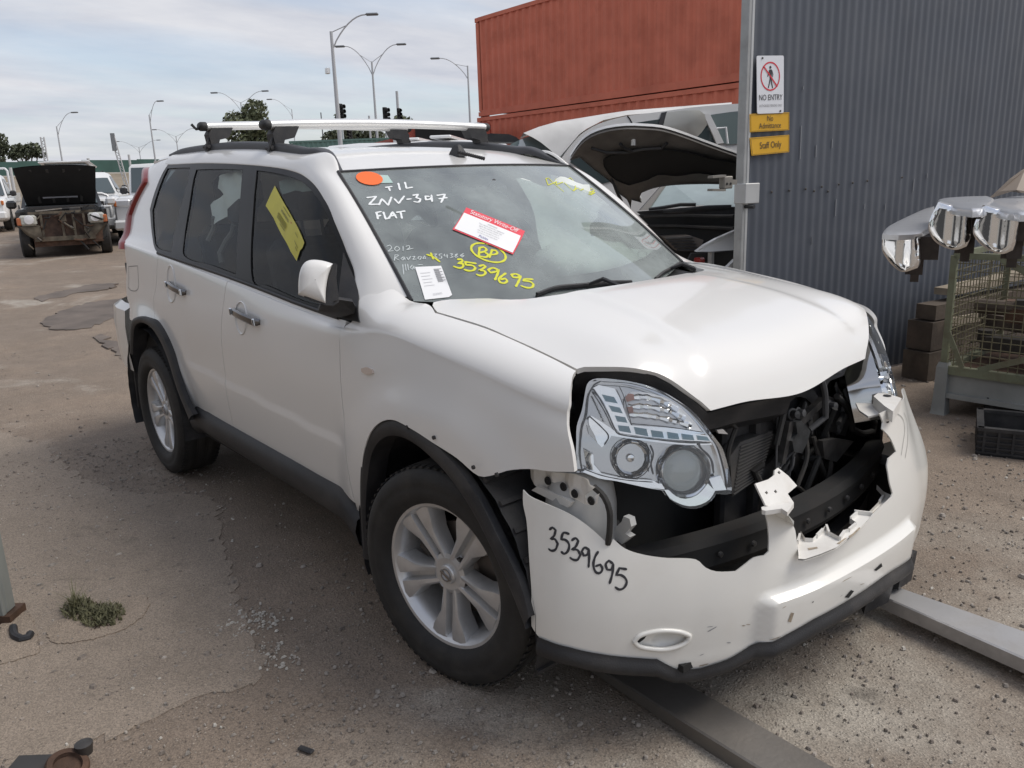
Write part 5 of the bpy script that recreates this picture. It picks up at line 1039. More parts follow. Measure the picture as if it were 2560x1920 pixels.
# each bumper: near end face (curved) + top shelf running back + right return
_F = [[(0.159,1.503,1.22),(0.151,1.521,1.157),(0.157,1.546,1.123),(0.19,1.562,1.08),(0.23,1.569,1.056),(0.296,1.565,1.074),(0.309,1.549,1.099),(0.303,1.525,1.221),(0.285,1.484,1.225),(0.243,1.476,1.22)],[(0.426,1.403,1.366),(0.385,1.43,1.285),(0.385,1.441,1.247),(0.405,1.449,1.211),(0.442,1.453,1.186),(0.496,1.443,1.174),(0.542,1.428,1.188),(0.558,1.413,1.226),(0.572,1.375,1.336),(0.554,1.326,1.341),(0.498,1.347,1.351)],[(0.63,1.312,1.36),(0.595,1.341,1.28),(0.594,1.352,1.245),(0.619,1.361,1.211),(0.653,1.363,1.188),(0.704,1.349,1.175),(0.745,1.331,1.19),(0.757,1.314,1.219),(0.773,1.277,1.33),(0.754,1.228,1.336),(0.702,1.253,1.344)]]
_S = [[(0.1685,1.4773,1.23),(0.2469,1.4648,1.23),(0.2914,1.5492,1.23),(0.261,1.7099,1.23),(0.1756,1.9674,1.23),(-0.5888,3.7741,1.23),(-0.5153,3.4743,1.23),(-0.3525,2.9524,1.23),(-0.015,1.9305,1.23),(0.1069,1.6156,1.23)],[(0.2452,1.8428,1.349),(0.4931,1.3757,1.349),(0.6463,1.1781,1.349),(0.6573,1.2306,1.349),(0.5642,1.5409,1.349),(0.3869,2.093,1.349),(0.2364,2.4277,1.349),(0.1469,2.3531,1.349),(0.128,2.1488,1.349)],[(0.4584,1.7826,1.341),(0.6952,1.2894,1.341),(0.8252,1.1192,1.341),(0.8655,1.1494,1.341),(0.6717,1.7908,1.341),(0.376,2.6916,1.341),(0.3113,2.5914,1.341),(0.3311,2.2817,1.341),(0.3807,2.0188,1.341)]]
_lab = ('leftmost chrome bumper end, the lowest of the three on the cage', 'middle chrome bumper end with marker writing on its top, on the cage', 'rightmost chrome bumper end reaching the edge of the view, on the cage')
for i in range(3):
    P = vpt(_F[i]); S_ = vpt(_S[i]); T = thing('chrome_bumper', tuple(P[0]), _lab[i], 'bumper', 'chrome bumpers laid across the mesh cage')
    c = sum(P, Vector())/len(P); vw = Vector((1.9-c.x, -2.12-c.y, 0)).normalized(); rg = Vector((-vw.y, vw.x, 0))
    if rg.dot(RG) < 0: rg = -rg
    back = Vector(_BK[i][1])-Vector(_BK[i][0]); q2 = [((p-c).dot(rg), (p-c).z) for p in P]
    uvs, F = fill(q2, .011, corner=50); o2 = np.array(resmooth(q2, .011, True, 50)); dist = segdist(uvs, o2)
    bulge = lambda u, v, d: .016*(1-(1-np.clip(d/.018, 0, 1))**2)**.5+.006*math.cos(u*22)-.007*float(sstep(.030, .004, abs(u-.010)))*float(sstep(0, .03, d))+.05*u
    V = [tuple(c+rg*u+Vector((0, 0, v))+vw*float(bulge(u, v, d))) for (u, v), d in zip(uvs, dist)]
    f0 = F[0]; nn = (Vector(V[f0[1]])-Vector(V[f0[0]])).cross(Vector(V[f0[2]])-Vector(V[f0[0]])); F = F if nn.dot(vw) > 0 else [f[::-1] for f in F]
    o4 = resmooth(_S[i], .02, True, 50); c4 = o4.mean(0); mb = MB()
    mb.grid([[tuple(c4+(p-c4)*t+np.array([0, 0, h])) for p in o4] for t, h in ((.02, .003), (.5, .003), (.9, .002), (.97, -.001), (1.0, -.008), (1.0, -.03), (.9, -.034))], close=True); mb.build('top_shelf', DCHR, T, angle=50)
    mb = MB().add(V, F); ring = [c+rg*u+Vector((0, 0, v))+vw*(.05*u) for u, v in o2]
    mb.mi = 1; mb.grid([[tuple(p+back*t+Vector((0, 0, -.02*t*t))) for p in ring+[ring[0]]] for t in (0, .06, .12)]); f_ = mb.build('chrome_shell', [CHROME, DCHR], T, angle=55)
    aw = Vector((c.x-1.9, c.y+2.12, 0)).normalized(); rt = Vector((-aw.y, aw.x, 0))*-1; Q = Matrix((rt, aw, Vector((0, 0, 1)))).transposed(); mb = MB(); e0 = c+aw*.12+rt*.10; mb.box(e0-rt*.015+aw*.05+Vector((0, 0, .01)), (.13, .30, .10), Q); mb.box(e0-rt*.03+Vector((0, 0, -.05)), (.05, .14, .12), Q); mb.box(e0-rt*.035+Vector((0, 0, -.115)), (.035, .02, .07), Q); mb.box(e0-rt*.06+Vector((0, 0, -.085)), (.03, .03, .06), Q); mb.build('steel_bracket', mat('dark_rusty_bracket', (.045, .035, .03), .8, var=.4, vscale=20), T, smooth=False)
    if i == 1:
        V_, F__ = text_mesh('A177', .03, lambda x, y: tuple(Vector(S_[0]).lerp(Vector(S_[1]), .45)+RG*x*.8+Vector((0, 0, .018))+FW*(.03+y))); MB().add(V_, F__).build('marker_writing', INKD, T, smooth=False)
# ---------------------------------------------------------------- tan panel above the bumpers at the right edge
_tp = [(0.308,2.301,1.346),(0.333,2.31,1.375),(0.361,2.373,1.43),(0.387,2.434,1.468),(0.414,2.496,1.495),(0.458,2.405,1.362),(0.418,2.339,1.365),(0.402,2.313,1.381),(0.375,2.304,1.371)]
mb = MB(); mb.prism(vpt(_tp), FW*.03); o = mb.build('tan_car_panel', mat('tan_panel', (.25, .20, .155), .55, var=.08), None, smooth=False); tag(o, 'tan curved car panel standing behind the chrome bumpers at the right edge', 'car panel')
# ---------------------------------------------------------------- black plastic crates under and before the cage
def crate(c, dx, L_, W_, h, label):
    ang = math.atan2(dx[1], dx[0]); T = thing('plastic_crate', tuple(c), label, 'crate', 'black plastic crates by the mesh cage', ang); m = BLACKP
    mb = MB(); mb.box((L_/2, .012, h*.07), (L_, .024, h*.14)); mb.box((L_/2, .012, h*.93), (L_, .034, h*.12)); mb.box((L_/2, W_-.012, h*.93), (L_, .034, h*.12)); mb.box((.012, W_/2, h*.93), (.034, W_, h*.12)); mb.box((L_-.012, W_/2, h*.93), (.034, W_, h*.12)); mb.box((L_/2, W_/2, .006), (L_, W_, .012)); mb.build('rim', m, T, world=False, smooth=False)
    for y in (.016, W_-.016): MB().box((L_/2, y, h*.5), (L_-.01, .008, h*.9)).build('side_panel', m, T, world=False, smooth=False)
    for x in (.014, L_-.014): MB().box((x, W_/2, h*.5), (.008, W_-.03, h*.9)).build('end_panel', m, T, world=False, smooth=False)
    mb = MB()
    for k in range(9): mb.box((L_*(k+.5)/9, .006, h*.5), (.012, .014, h*.8))
    for k in range(3): mb.box((L_/2, .006, h*(.28+.2*k)), (L_, .012, .008))
    for k in range(6): mb.box((.004, W_*(k+.5)/6, h*.5), (.012, .012, h*.8))
    mb.build('rib', m, T, world=False, smooth=False)
    return T
_k = [(0.324,2.3915,0.0),(0.5313,2.4715,0.0)]; a, b = Vector(_k[0]), Vector(_k[1]); d = (b-a).normalized(); crate(a, d, .60, .40, .155, 'front black plastic crate on the ground at the right edge')
_k = [(0.1441,3.0071,0.0)]; a = Vector(_k[0]); crate(a+Vector((-.02, .04, 0)), d, .60, .40, .15, 'second black plastic crate pushed under the mesh cage')
# ================================================================ forklift tines under the car
def tine(name, E, z, th, tip, label, mtop):
    n = len(E); mb = MB(); rows = []
    for (ax_, ay), (bx, by), t in E: rows.append([(ax_, ay, z-t), (ax_, ay, z-.004), (ax_*.96+bx*.04, ay*.96+by*.04, z), (ax_*.04+bx*.96, ay*.04+by*.96, z), (bx, by, z-.004), (bx, by, z-t)])
    mb.grid(rows, close=True); mb.add(rows[0], [tuple(range(6))]); mb.add(rows[-1], [tuple(range(6))[::-1]]); o = mb.build(name, mtop, None, angle=20); tag(o, label, 'fork'); return o
STEELF = mat('worn_fork_steel', (.20, .185, .168), .55, metal=.55, var=.25, vscale=3, dirt=(.19, .165, .14), dirt_amt=.5, dirt_scale=4, bump=.12, bscale=70); STEELL = mat('polished_fork_steel', (.50, .49, .485), .42, metal=.6, var=.12, vscale=4, dirt=(.22, .20, .18), dirt_amt=.5, dirt_scale=6)
_ta = [(0.4222,-0.5302,0.048),(0.9293,-0.5421,0.048)]; _tb2 = [(0.6701,-0.3917,0.048),(1.0606,-0.3994,0.048)]
def edge_at(p, q, x): t = (x-p[0])/(q[0]-p[0]); return (x, p[1]+(q[1]-p[1])*t)
E = [(edge_at(*_ta, x), edge_at(*_tb2, x), .048 if x > .3 else .02) for x in (-.35, .2, .8, 1.4, 2.2)]
tine('forklift_tine', E, .048, .046, 0, 'near dark worn steel forklift tine running under the car', STEELF)
_ta = [(0.7596,0.4478,0.085),(1.218,0.389,0.085)]; _tb2 = [(0.7435,0.5489,0.085),(1.1632,0.5528,0.085)]
E = [(edge_at(*_ta, x), edge_at(*_tb2, x), .048 if x > .3 else .02) for x in (-.3, .2, .8, 1.4, 2.2)]
tine('forklift_tine', E, .085, .048, 0, 'far shiny steel forklift tine at the right of the bumper', STEELL)
# ================================================================ near left edge: post foot and rusty lump
_pf = [(-1.4046,-1.8198,0.0),(-1.3657,-1.8744,-0.0)]; p = Vector(_pf[0])
T = thing('steel_stand', (p.x, p.y, 0), 'grey steel post with a rusty foot cut by the left edge of the view', 'post')
a = p-RG*.055; mb = MB(); Rr_ = Matrix((RG, FW, Vector((0, 0, 1)))).transposed(); mb.box(a+Vector((0, 0, .5)), (.10, .06, .94), Rr_, bev=.008); mb.box(a+RG*.03-FW*.035+Vector((0, 0, .5)), (.035, .02, .94), Rr_, bev=.004); mb.build('post_shaft', mat('stand_grey', (.22, .23, .215), .6, var=.1, dirt=(.10, .07, .05), dirt_amt=.4), T); MB().box(a+Vector((0, 0, .018)), (.14, .10, .03), Rr_).build('foot_plate', RUST, T, smooth=False)
_hk2 = [(-1.306,-1.8405,0.012),(-1.2373,-1.8467,0.012),(-1.1932,-1.8338,0.012),(-1.187,-1.812,0.012),(-1.2103,-1.8027,0.012)]; mb = MB(); mb.tube(resmooth(_hk2, .01, False), [.014]*len(resmooth(_hk2, .01, False)), 8); o = mb.build('rubber_hook', BLACKP, None); tag(o, 'black rubber hook lying on the ground beside the grey post foot', 'hook')
_rl = [(-0.3647,-1.897,0.02),(-0.3419,-1.8166,0.02),(-0.403,-1.8441,0.02)]; p = Vector(_rl[0])*.5+Vector(_rl[1])*.5; T = thing('rusty_hub', (p.x, p.y, 0), 'rusty round metal hub at the bottom left corner', 'car part')
ax_ = Vector((.35, .2, .9)).normalized(); p = p+Vector((.03, -.02, .0)); mb = MB(); mb.lathe([(.048, -.03), (.055, .0), (.055, .026), (.050, .034), (.036, .034), (.034, .02), (.001, .018)], 26, p, ax_); mb.build('hub_barrel', RUST, T); mb = MB(); mb.box(p-RG*.09+Vector((0, 0, .012)), (.12, .09, .035), Rr_, bev=.008); mb.lathe([(.02, 0), (.024, .03), (.012, .035), (.001, .035)], 12, p+FW*.05+RG*.03+Vector((0, 0, .02)), (0, 0, 1)); mb.build('hub_flange', STEELD, T)
_pl = [(0.0215,-1.3494,0.004)]; mb = MB(); mb.box(Vector(_pl[0])+Vector((0, 0, .004)), (.05, .018, .008), Matrix.Rotation(.4, 3, 'Z'), bev=.003); o = mb.build('plastic_shard', BLACKP, None); tag(o, 'small black plastic shard lying on the pale gravel at the bottom', 'shard')
# ================================================================ the white damaged SUV
SUV = thing('damaged_suv', (-1.3, 0, 0), 'white SUV with torn open front bumper, missing grille and roof bars, standing on forklift tines', 'car')
RT = (-1.3, -9, 1.0)      # a point well outside its right side
SS = (1, .085)
# --- outlines on the side surface
_hood_r = [(-0.3455,0.5054),(-0.4085,0.4416),(-0.4703,0.3921),(-0.5034,0.2596),(-0.5213,0.1047),(-0.5662,-0.013),(-0.6046,-0.0994),(-0.6318,-0.1),(-0.659,-0.0651),(-0.6802,0.0583),(-0.7078,0.3254),(-0.6993,0.7214),(-0.6937,1.1077),(-0.6972,1.5857),(-0.6974,2.0568),(-0.6981,2.525),(-0.6965,2.9964),(-0.6792,3.0342),(-0.6265,3.545),(-0.5771,4.0432),(-0.5431,4.3271),(-0.5088,4.687),(-0.471,5.1021),(-0.4345,5.4485),(-0.4113,5.745),(-0.2456,5.6581)]
_hood_r = [(0, _hood_r[0][1])]+_hood_r[1:]+[(0, 5.86)]
_hood_out = _hood_r+[(-a, b) for a, b in _hood_r[-2:0:-1]]
hood = panel('bonnet', HOOD, _hood_out, .022, WHITE, SUV, scale=(1, .13), thick=.016, out=(.3, 0, 9), corner=40)
_dlo_bot = [(-0.3863,6.8277),(-0.537,6.891),(-0.6836,6.9418),(-1.3359,7.0081),(-1.7615,6.9955),(-2.0906,6.9462),(-2.3672,6.9678)]
_dlo_rear = [(-2.4425,7.1869),(-2.6521,8.0967),(-2.7728,8.7312),(-2.7579,9.3532),(-2.7046,10.7899)]
_dlo_top = [(-2.1453,10.6457),(-1.6688,10.5477),(-1.3422,10.5484),(-1.16,10.4492),(-1.0225,10.0149),(-0.8793,9.5232),(-0.7157,9.1845),(-0.6212,9.1649),(-0.5359,9.0413),(-0.4763,8.6949)]
_split_t, _split_b = [(-1.4842,5.2075),(-1.5682,1.4183)]
_k = (_split_t[0]-_split_b[0])/(_split_t[1]-_split_b[1]); _sp = lambda v: _split_b[0]+_k*(v-_split_b[1])
_fend = [(-0.4617,8.6582),(-0.4061,9.8032),(-0.3805,11.2458),(-0.3355,11.7325),(-0.2685,11.7859),(-0.1932,11.3909),(-0.1242,10.6791),(-0.0031,11.1756),(0.0927,11.489),(0.1943,11.5591),(0.2883,11.6091),(0.3758,11.6283),(0.4522,11.42),(0.4652,10.4831),(0.4828,9.3558),(0.5061,6.9951),(0.5079,4.8882),(0.5334,3.6321),(0.5444,2.8945),(0.4815,2.8154),(0.4097,2.7717),(0.349,2.6747),(0.3107,2.5626),(0.2474,2.4545),(0.1618,2.6476),(0.0543,2.7911),(-0.0455,2.9213),(-0.155,2.9707),(-0.2574,2.6625),(-0.3264,2.137),(-0.3686,1.5782),(-0.4583,0.1703)]
_fend_b = [(-0.5044,0.1078),(-0.5971,0.6968)]
_dg = -.478
_fend_out = _fend+[_fend_b[0], (_dg, .55), (_dg, 2), (_dg, 4), (_dg, 6), (_dg+.035, 7.0), _fend[0]][:-1]
fender = panel('front_wing', SIDE, _fend_out, .02, WHITE, SUV, scale=SS, out=RT, mirror=True, thick=.014, corner=40)[0]
_bot = lambda u: float(np.interp(u, [-2.0, -.58, -.47], [.98, .70, .55]))
_bz = [(x, v-.10) for x, v in _dlo_bot]
_bl = lambda u: float(np.interp(u, [p[0] for p in _bz[::-1]], [p[1] for p in _bz[::-1]]))
_us = np.linspace(_dg-.004, _sp(4)+.03, 9)
_fd = [(_dg-.004, _bot(_dg)), (_dg-.004, 2), (_dg-.004, 4), (_dg-.004, 6), (_dg-.004, _bl(_dg))]+[(u, _bl(u)) for u in _us[1:-1]]+[(_sp(7)+.002, _bl(_sp(7))), (_sp(6)+.002, 6), (_sp(4)+.002, 4), (_sp(2)+.002, 2), (_sp(.9)+.002, _bot(_sp(.9)))]+[(u, _bot(u)) for u in _us[::-1][1:-1]]
front_door = panel('front_door', SIDE, _fd, .0085, WHITE, SUV, scale=SS, out=RT, mirror=True, thick=.02, corner=40)[0]
_arch_r = [(-2.3907,3.2034),(-2.2895,2.8469),(-2.2072,2.377),(-2.1568,1.8296),(-2.1234,1.3763),(-2.0953,0.948),(-2.0603,0.8422)]
_seam = [(-2.426,3.7159),(-2.4193,4.3776),(-2.3623,5.3563),(-2.3182,6.8457)]
_us = np.linspace(_sp(4)-.03, -1.98, 6)
_rd = [(_sp(.9)-.002, _bot(_sp(.9))), (_sp(2)-.002, 2), (_sp(4)-.002, 4), (_sp(6)-.002, 6), (_sp(7)-.002, _bl(_sp(7)))]+[(u, _bl(u)) for u in np.linspace(_sp(7)-.05, _seam[-1][0]+.03, 9)]+[(_seam[-1][0], _bl(_seam[-1][0]))]+_seam[-2::-1]+_arch_r+[(u, _bot(u)) for u in _us[::-1][1:]]
rear_door = panel('rear_door', SIDE, _rd, .0085, WHITE, SUV, scale=SS, out=RT, mirror=True, thick=.02, corner=40)[0]
_lampf = [(-3.3519,12.0),(-2.973,9.7811),(-3.1631,8.5746),(-2.9731,6.7057),(-2.953,5.9158)]
_arch_q = [(-2.77,2.953),(-2.6658,3.1482),(-2.5649,3.2738),(-2.4646,3.2745),(-2.3981,3.2094)]
_qrear = [(-2.931,5.4667),(-2.9689,4.8124),(-2.9519,3.6915),(-2.8368,3.0081)]
_q = [(_seam[-1][0]-.004, _bl(_seam[-1][0]))]+[(a-.004, b) for a, b in _seam[-2::-1]]+_arch_q[::-1]+_qrear[::-1]+_lampf[::-1]+[(-2.76, 11.9)]+_dlo_rear[::-1]+[(_dlo_bot[-1][0], _dlo_bot[-1][1]-.02)]
quarter = panel('rear_quarter_panel', SIDE, _q, .022, WHITE, SUV, scale=SS, out=RT, mirror=True, thick=.014, corner=40)[0]
_lamp_o = _lampf+[(a-.09, b-.1) for a, b in _lampf[::-1]]
P = on(SIDE, resmooth(_lampf, .05, False, 90, SS), .0); mb = MB(); mb.grid([[p+np.array([.004, .004, 0]), p+np.array([-.012, -.014, 0]), p+np.array([-.05, -.020, .0]), p+np.array([-.085, -.008, 0]), p+np.array([-.11, .03, 0]), p+np.array([-.12, .08, 0])] for p in P]); tail = mb.build('tail_lamp', REDL, SUV, angle=60); mirrored(tail)
# rear end (seen only from behind)
_tz = [(.55, -3.52), (.80, -3.55), (1.0, -3.52), (1.22, -3.50), (1.45, -3.28), (1.62, -3.02), (1.68, -2.9)]
MB().grid([[(x+.06+.10*(abs(y)/.8)**2, y*w, z) for y in np.linspace(-.70, .70, 13)] for (z, x), w in zip(_tz, (1.02, 1.02, 1.0, .98, .87, .76, .70))]).build('tailgate', WHITE, SUV)
mb = MB(); _rb = []
for x, y in ((-2.98, -.875), (-3.15, -.872), (-3.34, -.84), (-3.50, -.74), (-3.60, -.45), (-3.63, 0), (-3.60, .45), (-3.50, .74), (-3.34, .84), (-3.15, .872), (-2.98, .875)):
    l = math.hypot(x+2.6, y); nx, ny = (x+2.6)/l, y/l; _rb.append([(x+nx*o, y+ny*o, z) for o, z in ((-.05, .48), (0, .52), (.01, .62), (.012, .78), (0, .87), (-.05, .90))])
mb.grid(_rb).build('rear_bumper', WHITE2, SUV)
# --- A pillar and roof side rail
_inn = SIDE(*np.array([(_dlo_top[-1][0], 7.45), _dlo_top[-2], _dlo_top[-3], _dlo_top[-4], _dlo_top[-5], _dlo_top[-6], _dlo_top[-7], _dlo_top[-8], _dlo_top[-9], _dlo_top[-10], _dlo_rear[-1], (-2.78, 11.2)]).T)
_ow = WIND(np.full(6, -1.0), np.array([.03, .20, .40, .60, .80, .96])); _os = SIDE(np.array([-1.0, -1.22, -1.62, -2.12, -2.66, -2.74]), np.full(6, 12.0))
_out = np.concatenate([_ow, _os]); _rows = []
for i in range(12):
    a, b = _inn[i], _out[i]; w = b-a; L0 = np.linalg.norm(w); n = np.cross(w, (_inn[min(i+1, 11)]-_inn[max(i-1, 0)])); n /= np.linalg.norm(n); n *= np.sign(n@np.array([.2, -1, .4]))
    bul = (.016, .020, .024, .026, .026, .024, .018, .012, .010, .010, .010, .008)[i]
    _rows.append([a-n*.012]+[a+w*t+n*bul*(1-(2*t-1)**2) for t in (0, .15, .35, .6, .85, 1)]+[b-n*.014])
_fineL = Loft(range(12), range(8), _rows); _uu, _vv = np.meshgrid(np.linspace(0, 11, 67), np.linspace(0, 7, 22), indexing='ij')
ap = MB().grid(_fineL(_uu.ravel(), _vv.ravel()).reshape(67, 22, 3)).build('roof_side_pillar', WHITE, SUV, angle=60); mirrored(ap)
# --- roof
panel('roof', ROOF, [(-1, 0), (-.5, 0), (0, 0), (.5, 0), (1, 0), (1, .5), (1, 1), (0, 1), (-1, 1), (-1, .5)], .05, WHITE, SUV, scale=(.6, 2.1), out=(-1, 0, 9), thick=.02, corner=30)
panel('headlining', Func(lambda u, v: ROOF(u*.99, v)-np.array([0, 0, .05])), [(-1, .03), (1, .03), (1, 1), (-1, 1)], .2, LINER, SUV, scale=(.6, 2.1), out=(-1, 0, -9), thick=0)
# --- side glass in a black frame
_dlo = [(u, v) for u, v in _dlo_bot]+_dlo_rear+_dlo_top
_gi = lambda P: np.array(P)
_front_pane = [(-1.2499,7.1613),(-1.1217,7.1508),(-0.7513,7.0839),(-0.5021,7.3704),(-0.4674,7.9337),(-0.534,8.6857),(-0.6291,8.8873),(-0.7261,8.9492),(-0.8932,9.3339),(-1.0223,9.7624),(-1.1456,10.1237),(-1.3176,10.2485),(-1.496,10.2757),(-1.412,9.0203)]
_rear_pane = [(-1.4134,7.1778),(-1.6886,7.2295),(-2.0391,7.2968),(-2.1342,8.219),(-2.1473,8.8299),(-2.1948,9.8345),(-2.2029,10.2506),(-1.9401,10.2523),(-1.6427,10.2517),(-1.5698,9.2609),(-1.502,8.3125)]
_quart_pane = [(-2.205,7.271),(-2.4348,7.3563),(-2.6171,8.1033),(-2.722,8.6966),(-2.7061,9.2507),(-2.6768,10.4792),(-2.4664,10.4634),(-2.3013,10.3986),(-2.26,9.4259),(-2.2726,8.617),(-2.2817,8.0317)]
frame = panel('window_frame', SIDE, _dlo, .03, BLACKG, SUV, holes=[_front_pane, _rear_pane, _quart_pane], scale=SS, out=RT, mirror=True, thick=.02, off=-.001, corner=45)[0]
for nm, P in (('front_door_glass', _front_pane), ('rear_door_glass', _rear_pane), ('quarter_glass', _quart_pane)):
    panel(nm, GLASS, P, .05, TGLASS, SUV, scale=SS, out=RT, mirror=True, thick=0)
# waist moulding under the glass
mb = MB(); mb.tube(on(SIDE, [(u, v-.02) for u, v in resmooth(_dlo_bot[1:], .1, False)], .002), .008, 6); m_ = mb.build('waist_moulding', BLACKP, SUV); mirrored(m_)
# --- windscreen with printed black border
wind = panel('windscreen', WIND, [(-1, .0), (-.5, 0), (0, 0), (.5, 0), (1, 0), (1, .5), (1, 1), (.5, 1), (0, 1), (-.5, 1), (-1, 1), (-1, .5)], .04, WGLASS, SUV, scale=(.68, .7), out=(5, 0, 3), thick=0, corner=30)
panel('windscreen_border', WIND, [(-1, .0), (-.5, 0), (0, 0), (.5, 0), (1, 0), (1, .5), (1, 1), (.5, 1), (0, 1), (-.5, 1), (-1, 1), (-1, .5)], .035, BLACKG, SUV, scale=(.68, .7), out=(5, 0, 3), thick=0, off=-.003, corner=30,
      holes=[[(-.89, .2), (-.80, .165), (-.4, .15), (0, .145), (.4, .15), (.80, .165), (.90, .2), (.93, .5), (.945, .88), (.91, .93), (.4, .945), (0, .95), (-.4, .945), (-.91, .93), (-.945, .88), (-.925, .5)]])
mb = MB(); 
for s in (-1, 1): mb.tube(on(WIND, [(s*1.0, t) for t in np.linspace(0, 1, 14)], .002), .007, 6)
mb.tube(on(WIND, [(t, 1.0) for t in np.linspace(-1, 1, 16)], .0), .006, 6)
mb.build('windscreen_seal', BLACKP, SUV)
MB().grid([[(x, y, z) for y in np.linspace(-.66, .66, 9)] for x, z in ((-.36, 1.12), (-.1, 1.10), (.02, 1.10), (.05, 1.02))]).build('cowl', BLACKP, SUV)
# --- roof rails
mb = MB(); _rp = [SIDE(np.array([u]), np.array([12.0]))[0] for u in (-1.0, -1.08, -1.22, -1.5, -1.9, -2.3, -2.65, -2.86)]
_rp[0] = WIND(np.array([-.985]), np.array([1.0]))[0]+np.array([.015, 0, .003])
_hh = [.006, .018, .027, .032, .033, .032, .028, .010]; _rk = []
for i_, (p, h) in enumerate(zip(_rp, _hh)):
    _rk.append([p+np.array([-.02*(i_ == 0), dy*(.25 if i_ == 0 else 1), dz*(.4 if i_ == 0 else 1)]) for dy, dz in ((-.004, -.01), (-.002, h*.55), (.006, h*.9), (.022, h), (.045, h*.85), (.055, h*.4), (.058, -.012))])
_rl = Loft(range(8), range(7), _rk); _uu, _vv = np.meshgrid(np.linspace(0, 7, 40), np.linspace(0, 6, 19), indexing='ij')
rr = MB().grid(_rl(_uu.ravel(), _vv.ravel()).reshape(40, 19, 3)).build('roof_rail', mat('grey_rail_plastic', (.045, .046, .05), .5, var=.1, dirt=(.12, .12, .12), dirt_amt=.4), SUV, angle=60); mirrored(rr)
# --- roof bars
def roof_bar(x, z, y0, y1, fx):
    mb = MB()
    P = []
    for y in np.linspace(y0, y1, 15):
        zz = z+.012*(1-(2*(y-y0)/(y1-y0)-1)**2)-.006; P.append([(x+.036*math.cos(a), y, zz+.0205*math.sin(a)) for a in np.linspace(0, 2*math.pi, 17)[:-1]])
    mb.grid(P, close=True); b = mb.build('roof_bar', SATIN, SUV, angle=60)
    for y, s in ((y0, -1), (y1, 1)):
        e = MB(); P = [[(x+(.036*k)*math.cos(a), y+s*t, z-.006+(.021*k)*math.sin(a)) for a in np.linspace(0, 2*math.pi, 17)[:-1]] for t, k in ((-.01, 1.04), (.012, 1.04), (.02, .8), (.022, .05))]
        e.grid(P, close=True).build('end_cap', BLACKP, b, angle=60)
    for s in (-1, 1):
        e = MB(); ry = _rp[3][1]*-s if False else s*.53
        prof = [(-.075, .0), (.03, .0), (.048, -.03), (.040, -.085), (.012, -.10), (-.004, -.055), (-.05, -.045)]
        for k in range(1): 
            a = [(x+fx*.0-.032, s*(.53+p), z-.014+q) for p, q in prof]; e.prism(a, (.064, 0, 0))
        e.box((x, s*.565, z-.085), (.06, .022, .07), Matrix.Rotation(s*.25, 3, 'X'), bev=.006); e.tube([(x-.03, s*.585, z-.10), (x+.035, s*.585, z-.10)], .009, 8); e.tube([(x+.02, s*.575, z-.06), (x+.02, s*.60, z-.115)], .006, 6); e.box((x, s*.572, z-.115), (.05, .03, .06), bev=.006)
        e.build('foot', BLACKP, b, angle=30)
    return b
_b1 = [(-1.4423,-0.585,1.7777),(-1.5598,0.585,1.7812),(-2.2175,-0.585,1.8195)]
fx_ = (_b1[0][0]+_b1[1][0])/2
roof_bar(fx_, (_b1[0][2]+_b1[1][2])/2, -.59, .58, 1)
roof_bar(_b1[2][0], _b1[2][2], -.59, .58, 1)
mb = MB(); p = Vector(_b1[2]); mb.tube([p+Vector((0, 0, -.01)), p+Vector((0, -.04, -.018)), p+Vector((0, -.06, .004))], .007, 6).build('bar_end_strap', BLACKP, SUV)
# --- aerial
_ab = [(0.0592,0.0833)]; p = Vector(ROOF(*np.array(_ab).T)[0]); print('aerial', p); mb = MB()
mb.grid([[p+Vector((a*k-.01*t, b*k, t)) for a, b in ((.035, -.02), (.045, 0), (.035, .02), (-.035, .02), (-.045, 0), (-.035, -.02))] for t, k in ((-.004, 1.1), (.01, 1.0), (.035, .6), (.046, .3))], close=True); mb.build('aerial_base', BLACKP, SUV)
mb = MB(); a = p+Vector((0, .0, .035)); _at = [(-0.591,-0.144,1.595)]; _a0 = [(-0.668,-0.212,1.624)]; a = Vector(_a0[0]); p = a; d = Vector(_at[0])-a; n_ = 26
mb.tube([a+d*(k/n_) for k in range(n_+1)], [.0055+.0022*(k % 2) for k in range(n_+1)], 8).build('aerial_mast', BLACKP, SUV)
# ---------------------------------------------------------------- front bumper, torn along its upper edge
_bt = [(0.0,0.7434),(0.3435,0.7325),(1.217,0.7201),(2.0733,0.7002),(2.625,0.6691),(3.2087,0.617),(3.2794,0.633),(3.5451,0.6072),(3.9349,0.5889),(4.4162,0.5759),(5.1394,0.5611),(5.3223,0.5371),(5.5393,0.5215),(5.8959,0.5124),(6.0564,0.5242),(6.2262,0.5368),(6.3984,0.5349),(6.468,0.5424),(6.494,0.5759),(6.5013,0.6121),(6.4899,0.6376),(6.624,0.6318),(6.7834,0.613),(6.9174,0.5877),(6.9411,0.5534),(6.9485,0.4953),(7.0588,0.4864),(7.348,0.4811),(7.6529,0.4779),(8.1681,0.4986),(8.5595,0.5234),(9.0063,0.5373)]
_btl = [(9.0476,0.5463),(9.0,0.58),(9.0,0.6125),(9.0,0.6351),(9.0809,0.6516),(9.3813,0.6565),(9.2286,0.7083),(9.0176,0.7442),(9.0736,0.7624),(9.0,0.7927)]+[(11.9, .775), (12.4, .76), (12.9, .71), (13.5, .62), (14.2, .52), (16, .43)]
_bot_c = [(8.8185,0.3165),(7.8995,0.3133),(7.0786,0.3122),(6.3809,0.2884),(5.8305,0.2506),(5.2541,0.2378),(4.7804,0.247),(4.2031,0.2909),(4.2086,0.2944),(3.018,0.3182),(2.1258,0.3381),(1.2179,0.3458),(0.724,0.3754)]
